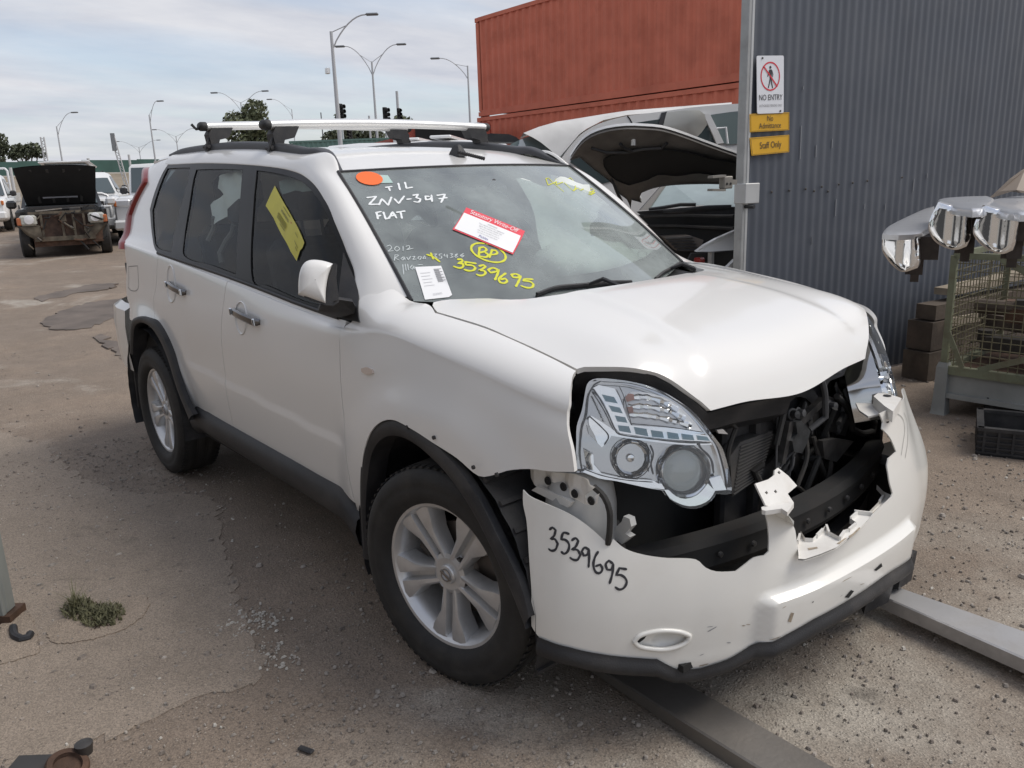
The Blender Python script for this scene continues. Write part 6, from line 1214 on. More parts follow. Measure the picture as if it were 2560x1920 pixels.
_bedge = [(0.7475,0.4281),(0.7796,0.4782),(0.5707,0.5707),(0.3003,0.6613),(0.0234,0.7054)]
_botl = [(16, .36), (15, .285), (13.6, .255), (12.4, .245), (11.4, .24)]
_bump_out = _bt+_btl+_botl+_bot_c+_bedge
_fogc = [(3.705,0.3577),(3.8365,0.3731),(4.1244,0.3806),(4.4206,0.3805),(4.7623,0.3711),(4.9879,0.3556),(4.9377,0.3386),(4.7343,0.3265),(4.4418,0.323),(4.0896,0.33),(3.8188,0.3421)]
bumper = panel('front_bumper', BUMP, _bump_out, .013, WHITE2, SUV, scale=(.125, 1), out=(4, -2, .6), thick=.004, corner=42, holes=[_fogc])
panel('lamp_recess', Func(lambda u, v: BUMP(u, v)-np.stack([.020*sstep(.0, .030, np.maximum(0, .030-np.hypot((u-4.55)*.06, (v-.345)))), 0*u, 0*u], 1)), _fogc, .008, WHITE2, bumper, scale=(.125, 1), out=(4, -2, .6), thick=0, off=-.008)
# raised rim round the blank lamp recess
mb = MB(); _fr = resmooth(_fogc, .006, True, 80, (.125, 1)); P = on(BUMP, _fr, .001); mb.tube(list(P)+[P[0]], .007, 6); mb.build('lamp_recess_rim', WHITE2, bumper, angle=80)
_fd_ = [(3.7341,0.3554),(3.8609,0.3702),(4.0284,0.3744),(3.9593,0.3589),(3.8177,0.3466)]
panel('lamp_slot', BUMP, _fd_, .008, BLACKM, bumper, scale=(.125, 1), out=(4, -2, .6), thick=0, off=-.004)
# black lower lip
def _lipf(u, v):
    b = np.interp(u, _lu, _lv); P = BUMP(u, np.maximum(.19, b+.002-.045*v)); P2 = BUMP(np.asarray(u)+.01, np.maximum(.19, b)); 
    n = normals(BUMP, np.asarray(u, float), np.full(len(u), .26)); n *= np.sign((n*(P-np.array([0, 0, .3]))).sum(1))[:, None]
    P = P+n*(.004+.012*np.sin(np.clip(v, 0, 1)*math.pi*.8))[:, None]; P[:, 2] = np.minimum(P[:, 2], 9); return P
_lo = sorted(_bot_c[:-1]+_botl[1:]); _lu = [p[0] for p in _lo]; _lv = [p[1] for p in _lo]
_lu2 = np.linspace(_lu[0]-.15, 10.2, 90)
mb = MB(); G = np.stack([Func(_lipf)(_lu2, np.full(90, t)) for t in np.linspace(-.12, 1.0, 8)], 1); mb.grid(G); lip = mb.build('lower_lip', BLACKP, SUV, angle=60)
mb = MB(); mb.prism([(.70, .50, .215), (.80, .50, .215), (.79, .50, .10), (.72, .50, .08)], (0, .10, 0)); mb.prism([(.745, .30, .21), (.80, .28, .21), (.775, .29, .085), (.75, .31, .10)], (.02, .13, 0)); mb.build('torn_undertray', BLACKP, SUV, smooth=False)
# inward flange of the grille opening with its broken clips
_fi = [(0.8547,-0.2795,0.515),(0.8133,-0.2186,0.515),(0.7795,-0.1432,0.515),(0.8115,-0.1749,0.515),(0.8284,-0.1625,0.515),(0.8076,-0.0534,0.515),(0.835,-0.0894,0.515),(0.8744,-0.1035,0.515),(0.8604,-0.0484,0.515),(0.8646,-0.034,0.515),(0.8581,0.02,0.515),(0.8307,0.036,0.515),(0.8206,0.1039,0.515),(0.8474,0.117,0.515),(0.8329,0.202,0.515),(0.811,0.2895,0.515),(0.7603,0.3403,0.515)]
_fo = [(0.8272,0.3113,0.508),(0.8452,0.1699,0.508),(0.873,0.0192,0.508),(0.8899,-0.1454,0.508),(0.8809,-0.2122,0.508),(0.8681,-0.2701,0.508)]
mb = MB(); n_ = len(_fi); P2 = [Vector(p) for p in _fi+_fo]; uvs, F = fill([(p.x, p.y) for p in P2], .03, smooth=False)
mb.add([(x, y, .512) for x, y in uvs], F); mb.add([(x, y, .507) for x, y in uvs], [f[::-1] for f in F])
for i in range(len(_fi)-1):
    a, b = Vector(_fi[i]), Vector(_fi[i+1]); mb.add([(a.x, a.y, .507), (b.x, b.y, .507), (b.x, b.y, .524), (a.x, a.y, .524)], [(0, 1, 2, 3)])
for k in (1, 4, 5, 7, 9, 11, 12, 14):
    a, b = Vector(_fi[k]), Vector(_fi[k+1]); mb.box(((a.x+b.x)/2, (a.y+b.y)/2, .515), (.05, .006, .018), Matrix.Rotation(math.atan2(b.y-a.y, b.x-a.x), 3, 'Z'))
mb.build('grille_flange', WHITEB, bumper, smooth=False)
# the two mounting plates
_pl = Func(lambda u, v: np.stack([.812-(v-.665)*.75, u, v], 1))
_ps = [(-0.3623,0.7247),(-0.304,0.7214),(-0.273,0.7247),(-0.2617,0.7334),(-0.2437,0.7355),(-0.2212,0.7113),(-0.2077,0.6838),(-0.2613,0.6774),(-0.2568,0.655),(-0.2826,0.6477),(-0.3114,0.6498),(-0.3669,0.6759)]
_ph = [[(-0.2562,0.727),(-0.2455,0.7291),(-0.2437,0.7231),(-0.2527,0.7213)],[(-0.3448,0.7),(-0.3346,0.7019),(-0.3329,0.6962),(-0.3414,0.6945)],[(-0.3089,0.6942),(-0.2986,0.6962),(-0.2968,0.6903),(-0.3055,0.6887)]]
panel('mounting_plate', _pl, _ps, .015, WHITEB, bumper, holes=_ph, out=(4, -2, 3), thick=.005, corner=35, smooth=False)
_ps2 = [(0.7975,-0.3772,0.672),(0.7989,-0.3589,0.672),(0.8314,-0.2955,0.672),(0.8432,-0.2975,0.672),(0.862,-0.3589,0.672),(0.8392,-0.3488,0.672),(0.8186,-0.3893,0.672),(0.8096,-0.3918,0.672)]
mb = MB(); mb.prism([Vector(p) for p in _ps2], (0, 0, -.012)); 
_tw = [(0.7984,-0.3569,0.655),(0.8154,-0.3128,0.655),(0.8489,-0.3361,0.655),(0.8941,-0.3799,0.655)]
mb.build('tower_step', WHITEB, bumper, smooth=False)
mb = MB(); P = on(BUMP, [(6.4899,0.6376),(6.624,0.6318),(6.7834,0.613),(6.9174,0.5877)], 0); Q = [Vector(p) for p in _tw]
mb.grid([[tuple(a), tuple((Vector(a)*.5+b*.5)+Vector((0, 0, .012))), tuple(b)] for a, b in zip(P, Q)]); mb.build('tower_top', WHITE2, bumper)
_lp = [(0.634,0.409,0.765),(0.6447,0.4343,0.765),(0.6778,0.4316,0.765),(0.7053,0.3987,0.765),(0.7631,0.369,0.765),(0.7455,0.3526,0.765),(0.7581,0.3139,0.765),(0.748,0.2747,0.765),(0.6948,0.3197,0.765)]
_lp2 = [(0.7054,0.3869,0.8),(0.6936,0.4591,0.8),(0.7802,0.4207,0.8),(0.8285,0.261,0.8),(0.7817,0.3029,0.8)]
mb = MB(); mb.prism([Vector(p) for p in _lp], (0, 0, -.006)); mb.prism([Vector(p) for p in _lp2], (0, 0, -.035)); 
mb.build('left_mounting_plate'.replace('left_', ''), WHITEB, bumper, smooth=False)
_hb = [(0.7369,0.4146,0.802)]; mb = MB(); mb.lathe([(.0, .001), (.012, .001), (.013, 0)], 12, _hb[0], (0, 0, 1)); mb.build('plate_bolt', BLACKP, bumper)
# painted number on the bumper
_num = [[(1.4748,0.6529),(1.5936,0.6601),(1.696,0.6546),(1.655,0.6407),(1.541,0.6304),(1.682,0.6313),(1.7768,0.6208),(1.7152,0.6058),(1.5734,0.6004),(1.4687,0.6047)],[(2.1359,0.6478),(1.944,0.6496),(1.8832,0.6328),(2.0131,0.6324),(2.1251,0.6215),(2.0975,0.6056),(1.9901,0.5975),(1.8819,0.6024)],[(2.1894,0.6313),(2.313,0.6376),(2.3861,0.6306),(2.3145,0.6163),(2.2125,0.6095),(2.363,0.6081),(2.443,0.5959),(2.3638,0.5837),(2.2351,0.5842),(2.1458,0.5896)],[(2.663,0.6087),(2.5545,0.614),(2.4803,0.6046),(2.5303,0.5942),(2.6255,0.5967),(2.6722,0.6104),(2.6741,0.5923),(2.6525,0.5635)],[(2.9097,0.6045),(2.8189,0.5898),(2.7759,0.5704),(2.8286,0.5527),(2.9348,0.5499),(2.9969,0.5602),(2.9441,0.5708),(2.8142,0.5668)],[(3.2623,0.5712),(3.1582,0.58),(3.0804,0.5716),(3.11,0.558),(3.209,0.5575),(3.267,0.5729),(3.2303,0.5469),(3.1537,0.5208)],[(3.5736,0.5554),(3.396,0.5598),(3.3182,0.5429),(3.4457,0.5411),(3.5519,0.526),(3.492,0.5096),(3.376,0.5056),(3.2778,0.5134)]]
for q in _num:
    mb = MB(); stroke_mb(mb, BUMP, q, .0062, .0012, scale=(.125, 1)); mb.build('painted_digit', INKD, bumper)
for q in [[(9.303,0.7821),(9.672,0.76),(9.8989,0.7324),(9.9078,0.7021),(9.7194,0.6684),(9.5402,0.6355)],[(10.0164,0.7511),(10.1702,0.7129),(9.9923,0.6641),(9.6939,0.6189)]]:
    mb = MB(); stroke_mb(mb, BUMP, q, .0035, .001, scale=(.125, 1)); mb.build('groove_shade_line', mat('line_grey', (.42, .41, .38), .6), bumper)  # flat grey strokes paint the shading of the tower grooves
_sl = [(9.1715,0.7593),(9.2815,0.7565),(9.2497,0.7531),(9.1823,0.7543)]; panel('clip_slot', BUMP, _sl, .01, BLACKM, bumper, scale=(.125, 1), out=(4, 0, .6), thick=0, off=.0012, smooth=False)
BRN = mat('brown_scuff', (.33, .27, .2), .7, var=.3, vscale=60); R0 = random.Random(12)
for q in [[(0.8493,0.1201,0.5125),(0.8468,0.1454,0.5125),(0.8283,0.2802,0.5125),(0.829,0.2961,0.5125),(0.8393,0.2314,0.5125),(0.8495,0.1482,0.5125)],[(0.8785,-0.0598,0.5125),(0.8776,-0.0358,0.5125),(0.8696,0.0173,0.5125),(0.8757,0.0132,0.5125),(0.8844,-0.0414,0.5125),(0.8874,-0.0692,0.5125)],[(0.8791,-0.1261,0.5125),(0.8773,-0.0795,0.5125),(0.8802,-0.0704,0.5125),(0.8862,-0.1248,0.5125)],[(0.8392,-0.2082,0.5125),(0.8523,-0.1831,0.5125),(0.859,-0.1879,0.5125),(0.8481,-0.2166,0.5125)]]:
    uvs, F = fill([(p[0], p[1]) for p in q], .012, smooth=False); MB().add([(x, y, .5132) for x, y in uvs], F).build('scuff_mark', BRN, bumper, smooth=False)
for k in range(26):
    u, v = R0.uniform(5.2, 10.2), R0.uniform(.245, .40); a = R0.uniform(-.4, .4); l = R0.uniform(.008, .05); mb = MB(); stroke_mb(mb, BUMP, [(u, v), (u+l*4*math.cos(a), v+l*math.sin(a)*.6)], R0.uniform(.0012, .0035), .0012, scale=(.125, 1)); mb.build('scratch', BRN if k % 3 else INKG, bumper)
# dents, slots and scuffs low on the apron
for q in [[(7.6748,0.3352),(7.789,0.3487),(7.868,0.338),(7.7748,0.3237)],[(8.2794,0.3704),(8.4471,0.3785),(8.4902,0.3635),(8.3387,0.3617)],[(7.0162,0.3752),(7.0525,0.3777),(7.0482,0.3728)]]:
    panel('torn_slot', BUMP, q, .02, BLACKM, bumper, scale=(.125, 1), out=(4, -2, .6), thick=0, off=.0015, smooth=False)
_sc = [(6.6298,0.3439),(6.6656,0.3689),(6.7214,0.3638),(6.6883,0.3366)]
panel('scuff_mark', BUMP, _sc, .02, BRN, bumper, scale=(.125, 1), out=(4, -2, .6), thick=0, off=.0012, smooth=False)
# ---------------------------------------------------------------- headlamps
_hlo = [(-0.7621,0.7951),(-0.7494,0.857),(-0.7398,0.9039),(-0.7207,0.9447),(-0.6975,1.0),(-0.6868,1.0148),(-0.6683,1.0217),(-0.6346,1.0172),(-0.5995,1.0084),(-0.5658,0.9926),(-0.5358,0.969),(-0.5124,0.9418),(-0.4952,0.912),(-0.4767,0.8713),(-0.4637,0.841),(-0.4597,0.8008),(-0.46,0.7503),(-0.4649,0.7255),(-0.4771,0.724),(-0.4984,0.7286),(-0.5146,0.7102),(-0.5374,0.6974),(-0.5598,0.6965),(-0.5802,0.7045),(-0.5963,0.7228),(-0.6031,0.7443),(-0.6353,0.7527),(-0.6933,0.7723),(-0.7239,0.7798),(-0.7489,0.7948)]
def headlamp():
    H = panel('headlight', Func(lambda u, v: HLAMP(u*.985-.0095, v*.985+.0128)-np.array([.80, -.56, .16])*.042), _hlo, .012, BEZEL, SUV, out=(5, -2, .9), thick=.10, corner=40)
    panel('lens', HLAMP, _hlo, .012, LENS, H, out=(5, -2, .9), thick=.03, corner=40, off=.002)
    return H
HL = headlamp()
def hp(name, pts, m, off=-.02, thick=.01, step=.012, smooth=True): return panel(name, HLAMP, pts, step, m, HL, out=(5, -2, .9), thick=thick, off=off, corner=45, smooth=smooth)
hp('indicator_reflector', [(-0.6248,0.9844),(-0.6111,0.9903),(-0.5817,0.9862),(-0.5389,0.9652),(-0.5083,0.9191),(-0.4915,0.8811),(-0.5621,0.8957),(-0.6336,0.9076),(-0.6405,0.932),(-0.6377,0.9585)], FROST, -.022)
_ir = [[(-0.621,0.9754),(-0.5866,0.975),(-0.5481,0.9557),(-0.5322,0.9403)],[(-0.6315,0.9537),(-0.5934,0.9518),(-0.5529,0.939),(-0.5221,0.9184)],[(-0.6345,0.9341),(-0.5993,0.9298),(-0.5587,0.9169),(-0.5134,0.8978)]]
for k, q in enumerate(_ir):
    mb = MB(); P = resmooth(q, .008, False); Q = on(HLAMP, P, -.022); rs = [.006+.004*((i*7+k*3) % 5)/4 for i in range(len(Q))]; mb.tube(Q, rs, 7); mb.build('reflector_row', CHROME, HL, angle=20)
for q in [[(-0.6318,0.9757),(-0.6224,0.9856),(-0.6123,0.9838),(-0.6144,0.9697),(-0.6306,0.9652)],[(-0.6363,0.9525),(-0.623,0.9545),(-0.6251,0.9389),(-0.6362,0.9368)]]: hp('amber_bulb', q, mat('faded_amber', (.48, .25, .2), .4), -.014, 0)
hp('indicator_sill', [(-0.6389,0.9079),(-0.5638,0.8972),(-0.4943,0.8816),(-0.4906,0.8773),(-0.5664,0.8854),(-0.6362,0.9012)], CHROMER, -.012, .012)
hp('running_lamp_frame', [(-0.6872,1.0015),(-0.6736,1.0088),(-0.6456,0.9986),(-0.6427,0.9738),(-0.6414,0.9318),(-0.6377,0.9079),(-0.6062,0.901),(-0.5434,0.8865),(-0.4794,0.8709),(-0.4777,0.8559),(-0.5477,0.8653),(-0.6112,0.8772),(-0.6636,0.889),(-0.6693,0.9012),(-0.6745,0.9489),(-0.6789,0.9778)], CHROMER, -.014, .02)
for q in [[(-0.6749,0.9851),(-0.6533,0.9778),(-0.6505,0.9621),(-0.6726,0.9682)],[(-0.6697,0.9585),(-0.6492,0.9517),(-0.6471,0.9372),(-0.6669,0.9433)],[(-0.6639,0.9332),(-0.6448,0.9279),(-0.6436,0.914),(-0.6627,0.9182)],[(-0.6638,0.909),(-0.6428,0.9055),(-0.6418,0.8882),(-0.6638,0.8945)],[(-0.6337,0.9037),(-0.6097,0.8973),(-0.6097,0.8786),(-0.6334,0.8852)],[(-0.6018,0.8942),(-0.579,0.8889),(-0.579,0.8729),(-0.6021,0.8769)],[(-0.5694,0.8878),(-0.5484,0.8821),(-0.5481,0.8669),(-0.5706,0.871)],[(-0.5403,0.8811),(-0.5179,0.876),(-0.5167,0.8627),(-0.541,0.8664)],[(-0.5089,0.8748),(-0.4878,0.8696),(-0.4829,0.8584),(-0.509,0.8627)]]: hp('running_lamp', q, BLUEL, -.010, .006, .01, False)
for k in range(7):
    q = [[(-0.6942,0.9866),(-0.6905,0.9852),(-0.6896,0.9681),(-0.6934,0.98)],[(-0.6934,0.9766),(-0.6901,0.9752),(-0.6889,0.9597),(-0.6928,0.97)],[(-0.6925,0.9666),(-0.6896,0.9652),(-0.688,0.9512),(-0.692,0.96)],[(-0.6915,0.9566),(-0.689,0.9552),(-0.6871,0.9427),(-0.6912,0.95)],[(-0.6905,0.9465),(-0.6883,0.9452),(-0.6862,0.9342),(-0.6903,0.9399)],[(-0.6893,0.9365),(-0.6876,0.9351),(-0.6851,0.9257),(-0.6893,0.9298)],[(-0.688,0.9263),(-0.6867,0.925),(-0.684,0.9172),(-0.6882,0.9197)]][k]; hp('side_rib', q, SATIN, -.018+.002*(k % 2), .006, .02, False)
hp('lower_trim', [(-0.7516,0.7945),(-0.7417,0.801),(-0.7139,0.7884),(-0.6715,0.7751),(-0.6184,0.7674),(-0.6111,0.7603),(-0.5983,0.7596),(-0.6009,0.7451),(-0.6338,0.7522),(-0.6925,0.7718),(-0.7234,0.7793)], CHROMER, -.012, .02)
hp('upper_trim', [(-0.7155,0.9266),(-0.7086,0.9344),(-0.6774,0.9015),(-0.6676,0.8891),(-0.6112,0.8758),(-0.5371,0.859),(-0.4799,0.8533),(-0.4786,0.8478),(-0.5384,0.8524),(-0.613,0.8664),(-0.6811,0.8829),(-0.6922,0.8671),(-0.7046,0.8541),(-0.7109,0.865),(-0.7129,0.8866),(-0.7176,0.9081)], CHROMER, -.016, .014)
hp('corner_trim', [(-0.5041,0.7654),(-0.4772,0.771),(-0.4712,0.7344),(-0.4984,0.7343)], CHROMER, -.008, .015, .02, False)
hp('bezel_facet', [(-0.7395,0.8499),(-0.7238,0.8362),(-0.7268,0.8124),(-0.7143,0.7854),(-0.7415,0.802)], CHROMER, -.016, .012, .02, False)
hp('bezel_facet', [(-0.7219,0.9108),(-0.7037,0.8915),(-0.7123,0.8674),(-0.7228,0.8867)], SATIN, -.02, .012, .02, False)
_ax = Vector((.80, -.56, .16)).normalized()
c1 = Vector(on(HLAMP, [(-0.6512,0.8227)], -.020)[0]); c2 = Vector(on(HLAMP, [(-0.5505,0.7851)], -.012)[0])
mb = MB(); mb.lathe([(0.0496, -0.0240), (0.0496, -0.0032), (0.0456, 0.0032), (0.0424, 0.0008), (0.0400, -0.0080), (0.0360, -0.0256), (0.0272, -0.0416), (0.0144, -0.0512), (0.0008, -0.0528)], 14, c1, _ax); sr = mb.build('small_reflector', CHROMER, HL, smooth=False); MB().lathe([(0.0428, 0.0012), (0.0404, 0.0012)], 36, c1, _ax).build('painted_gap_shade', BLACKM, HL); MB().lathe([(0.0524, -0.0016), (0.0500, -0.0016)], 36, c1, _ax).build('painted_gap_shade', BLACKM, HL)  # thin black rings paint in the shade around the small reflector
mb = MB(); mb.lathe([(0.0112, -0.0480), (0.0112, -0.0176), (0.0088, -0.0128), (0.0004, -0.0112)], 14, c1, _ax); mb.build('bulb_cap', CHROME, HL, angle=30)
mb = MB(); mb.lathe([(0.0689, -0.0504), (0.0689, -0.0034), (0.0647, 0.0050), (0.0588, 0.0017), (0.0563, -0.0101)], 40, c2, _ax); mb.build('projector_ring', CHROMER, HL, angle=30)
mb = MB(); mb.lathe([(0.0563, -0.0084), (0.0554, -0.0252), (0.0504, -0.0386), (0.0386, -0.0487), (0.0235, -0.0538), (0.0008, -0.0554)], 36, c2, _ax); mb.build('projector_bowl', mat('satin_bowl', (.62, .63, .62), .22, metal=.5, coat=.5), HL, angle=40)
mb = MB(); mb.lathe([(0.0563, -0.0067), (0.0504, -0.0017), (0.0386, 0.0042), (0.0235, 0.0084), (0.0101, 0.0101), (0.0004, 0.0105)], 36, c2, _ax); mb.build('projector_lens', glassmat('projector_glass', (.80, .83, .82), .16, (.62, .63, .62), mul=2.2), HL, angle=80)
hp('projector_shroud', [(-0.6023,0.745),(-0.5938,0.7445),(-0.5817,0.7279),(-0.5634,0.72),(-0.5376,0.7274),(-0.5185,0.7444),(-0.5097,0.7543),(-0.4972,0.7347),(-0.5126,0.7147),(-0.5353,0.7033),(-0.558,0.701),(-0.5785,0.7091),(-0.5952,0.7247)], CHROMER, -.006, .03)
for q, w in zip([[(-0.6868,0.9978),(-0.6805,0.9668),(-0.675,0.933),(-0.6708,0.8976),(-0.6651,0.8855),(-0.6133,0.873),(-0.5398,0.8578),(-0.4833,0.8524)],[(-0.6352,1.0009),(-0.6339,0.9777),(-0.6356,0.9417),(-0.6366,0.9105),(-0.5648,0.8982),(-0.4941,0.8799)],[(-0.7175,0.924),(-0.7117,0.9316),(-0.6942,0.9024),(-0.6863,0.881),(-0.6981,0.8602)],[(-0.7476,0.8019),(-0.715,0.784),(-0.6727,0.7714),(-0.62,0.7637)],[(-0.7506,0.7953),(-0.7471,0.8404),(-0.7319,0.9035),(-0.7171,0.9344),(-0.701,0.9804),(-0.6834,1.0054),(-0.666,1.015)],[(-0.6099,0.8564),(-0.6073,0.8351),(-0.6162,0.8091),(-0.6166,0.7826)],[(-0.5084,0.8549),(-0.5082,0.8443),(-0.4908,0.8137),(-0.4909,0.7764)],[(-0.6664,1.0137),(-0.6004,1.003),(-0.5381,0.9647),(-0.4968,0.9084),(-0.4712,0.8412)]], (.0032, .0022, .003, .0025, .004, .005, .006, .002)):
    mb = MB(); stroke_mb(mb, Func(lambda u, v: HLAMP(u, v)-np.array([.80, -.56, .16])*.011), q, w, .0); mb.build('painted_gap_shade', mat('gap_shade_dark', (.05, .05, .052), .35), HL)  # dark strips paint in the shade between the lamp parts
# left lamp: same unit, its clear lens stands proud of the torn wing
H2 = mirrored(HL)
for ch in list(HL.children):
    if ch.name.split('.')[0] in ('lens', 'projector_ring', 'projector_lens', 'small_reflector', 'lower_trim', 'indicator_reflector', 'running_lamp_frame'): mirrored(ch, H2)
# ---------------------------------------------------------------- what shows inside the open nose
mb = MB(); mb.box((.40, 0, .62), (.02, 1.30, .80)); mb.box((.28, 0, .26), (.9, 1.2, .02)); mb.build('engine_bay_wall', BLACKM, SUV, smooth=False)
for s in (-1, 1): MB().box((.36, s*.62, .62), (.22, .03, .55)).build('inner_wing', BLACKM, SUV, smooth=False)
MB().box((.46, .65, .44), (.32, .02, .42)).build('side_liner', BLACKM, SUV, smooth=False)
MB().box((.56, .62, .36), (.30, .10, .30)).build('side_liner', BLACKM, SUV, smooth=False)
mb = MB(); mb.box((.545, 0, .90), (.07, 1.14, .05), bev=.01); mb.box((.575, 0, .865), (.03, 1.0, .05), bev=.006); mb.box((.53, 0, .64), (.05, .05, .5), bev=.01)
for y in (-.40, -.22, .12, .33): mb.box((.60, y, .895), (.03, .05, .018), bev=.004); mb.tube([(.615, y, .90), (.615, y, .912)], .008, 8)
mb.build('radiator_support', BLACKP, SUV)
_cd = [(0.56,-0.1786,0.7008),(0.56,-0.1282,0.7346),(0.56,0.0442,0.7299),(0.56,0.0135,0.669),(0.56,-0.0187,0.5914),(0.56,-0.1584,0.5683)]
mb = MB(); mb.prism([Vector(p) for p in _cd], (-.04, 0, 0)); cd = mb.build('condenser', RADM, SUV, smooth=False)
mb = MB(); a, b, c, d = [Vector(_cd[i]) for i in (1, 2, 4, 5)]
for t in np.linspace(.08, .95, 14): mb.bar(a.lerp(d, t)+Vector((.003, 0, 0)), b.lerp(c, t)+Vector((.003, 0, 0)), .004)
mb.build('condenser_fins', mat('fin_grey', (.13, .125, .12), .5, metal=.4), cd, smooth=False)
mb = MB(); mb.box((.50, .16, .62), (.04, .62, .46), bev=.01); mb.build('fan_shroud', BLACKP, SUV)
mb = MB(); mb.lathe([(.20, .0), (.21, .03), (.17, .03), (.17, 0)], 28, (.52, .17, .64), (1, 0, 0)); mb.lathe([(.05, 0), (.055, .03), (.0005, .035)], 16, (.52, .17, .64), (1, 0, 0))
for k in range(7): a = k*2*math.pi/7; mb.box((.535, .17+.11*math.cos(a), .64+.11*math.sin(a)), (.012, .13, .045), Matrix.Rotation(a, 3, 'X'))
mb.build('cooling_fan', BLACKP, SUV, smooth=False)
mb = MB(); _cb = []
for y in np.linspace(-.74, .64, 27): x = .742-.10*(y/.6)**2; _cb.append([(x-.05, y, .47), (x, y, .47), (x+.010, y, .49), (x+.002, y, .52), (x+.010, y, .55), (x, y, .572), (x-.05, y, .572)])
mb.grid(_cb, close=True); mb.build('crash_beam', mat('black_beam', (.011, .0105, .010), .85, var=.3, vscale=5, dirt=(.035, .028, .023), dirt_amt=.6, dirt_scale=7), SUV)
mb = MB(); _cb = []
for y in np.linspace(-.58, .58, 21): x = .735-.12*(y/.6)**2; _cb.append([(x-.04, y, .335), (x, y, .335), (x, y, .40), (x-.04, y, .40)])
mb.grid(_cb, close=True); mb.build('lower_beam', BLACKP, SUV)
mb = MB(); mb.grid([[(x-.02, y, z) for y, x in zip(np.linspace(-.62, .62, 15), .72-.13*(np.linspace(-1, 1, 15))**2)] for z in (.24, .34)]); mb.build('air_dam', BLACKM, SUV)
_hs = [(0.6,0.3507,0.7878),(0.6,0.4126,0.7451),(0.6,0.4603,0.6919),(0.6,0.4726,0.6457),(0.6,0.5497,0.612),(0.6,0.6258,0.6039),(0.6,0.637,0.6305),(0.6,0.5981,0.6617)]
mb = MB(); mb.tube(resmooth(_hs, .012, False), .011, 8); mb.build('coolant_hose', RUBBER, SUV)
_hs = [(0.585,-0.2984,0.8302),(0.585,-0.25,0.8347),(0.585,-0.1897,0.8002),(0.585,-0.2205,0.7442),(0.585,-0.2262,0.6925)]
mb = MB(); mb.tube(resmooth(_hs, .012, False), .007, 6); mb.build('wiring', RUBBER, SUV)
_br = [(0.62,0.0733,0.7644),(0.62,0.1083,0.7594),(0.62,0.1633,0.7155),(0.62,0.1466,0.6791),(0.62,0.119,0.6513),(0.62,0.0725,0.6687),(0.62,0.0593,0.706),(0.62,0.0872,0.7219)]
mb = MB(); mb.prism([Vector(p) for p in _br], (-.02, 0, 0)); mb.build('latch_bracket', mat('bare_bracket', (.16, .165, .17), .35, metal=.8, var=.3, vscale=30), SUV, smooth=False)
for q, t in (([(0.61,0.0556,0.7663),(0.61,0.0849,0.7653),(0.61,0.0431,0.6339),(0.61,0.0233,0.639)],0), ([(0.6,0.2731,0.7976),(0.6,0.307,0.7849),(0.6,0.1452,0.7268),(0.6,0.1036,0.742)],0), ([(0.63,0.224,0.6686),(0.63,0.3121,0.6563),(0.63,0.4309,0.6187),(0.63,0.3226,0.5721),(0.63,0.242,0.605)],0), ([(0.56,0.255,0.7229),(0.56,0.3839,0.7433),(0.56,0.4008,0.6968),(0.56,0.2795,0.6935)],0)):
    mb = MB(); mb.prism([Vector(p) for p in q], (-.02, 0, 0)); mb.build('engine_bay_part', mat('grimy_metal', (.075, .072, .07), .45, metal=.5, var=.4, vscale=30), SUV, smooth=False)
_hb_ = [(0.58,0.3316,0.788),(0.58,0.4619,0.7432),(0.58,0.4957,0.6675),(0.58,0.4667,0.6175),(0.58,0.3462,0.6643),(0.58,0.3162,0.7315)]
mb = MB(); mb.prism([Vector(p) for p in _hb_], (-.06, 0, 0)); mb.build('horn_box', BLACKP, SUV, smooth=False)
_cl = [(0.6,-0.3026,0.8217),(0.6,-0.2742,0.8177),(0.6,-0.2486,0.7963),(0.6,-0.294,0.8095)]; mb = MB(); mb.prism([Vector(p) for p in _cl], (-.006, 0, 0)); mb.build('clip', SATIN, SUV, smooth=False)
_vf = [(0.5,-0.7338,1.0608),(0.5,-0.6068,1.0382),(0.5,-0.5033,1.0124),(0.5,-0.4377,0.9902),(0.5,-0.3689,0.9532),(0.5,-0.2965,0.9049),(0.5,-0.2359,0.8638),(0.5,-0.194,0.8322),(0.5,-0.1719,0.801),(0.5,-0.2033,0.808),(0.5,-0.2553,0.8454),(0.5,-0.3443,0.9051),(0.5,-0.4461,0.9559),(0.5,-0.5244,0.9857),(0.5,-0.6466,1.0201),(0.5,-0.6852,1.0383)]
# seal strip between bonnet edge and lamp
_sg = HOOD(*np.array(_hood_r[17:27]).T); mb = MB(); mb.grid([[p+np.array([-.01, 0, -.008]), p+np.array([-.035, .0, -.035]), p+np.array([-.05, .01, -.075]), p+np.array([-.12, .03, -.12])] for p in _sg]); mb.build('bonnet_underside', BLACKP, SUV)
for s in (-1, 1): 
    mb = MB(); mb.box((.40, s*.735, .90), (.06, .04, .26), bev=.01); mb.build('lamp_support', BLACKP, SUV)
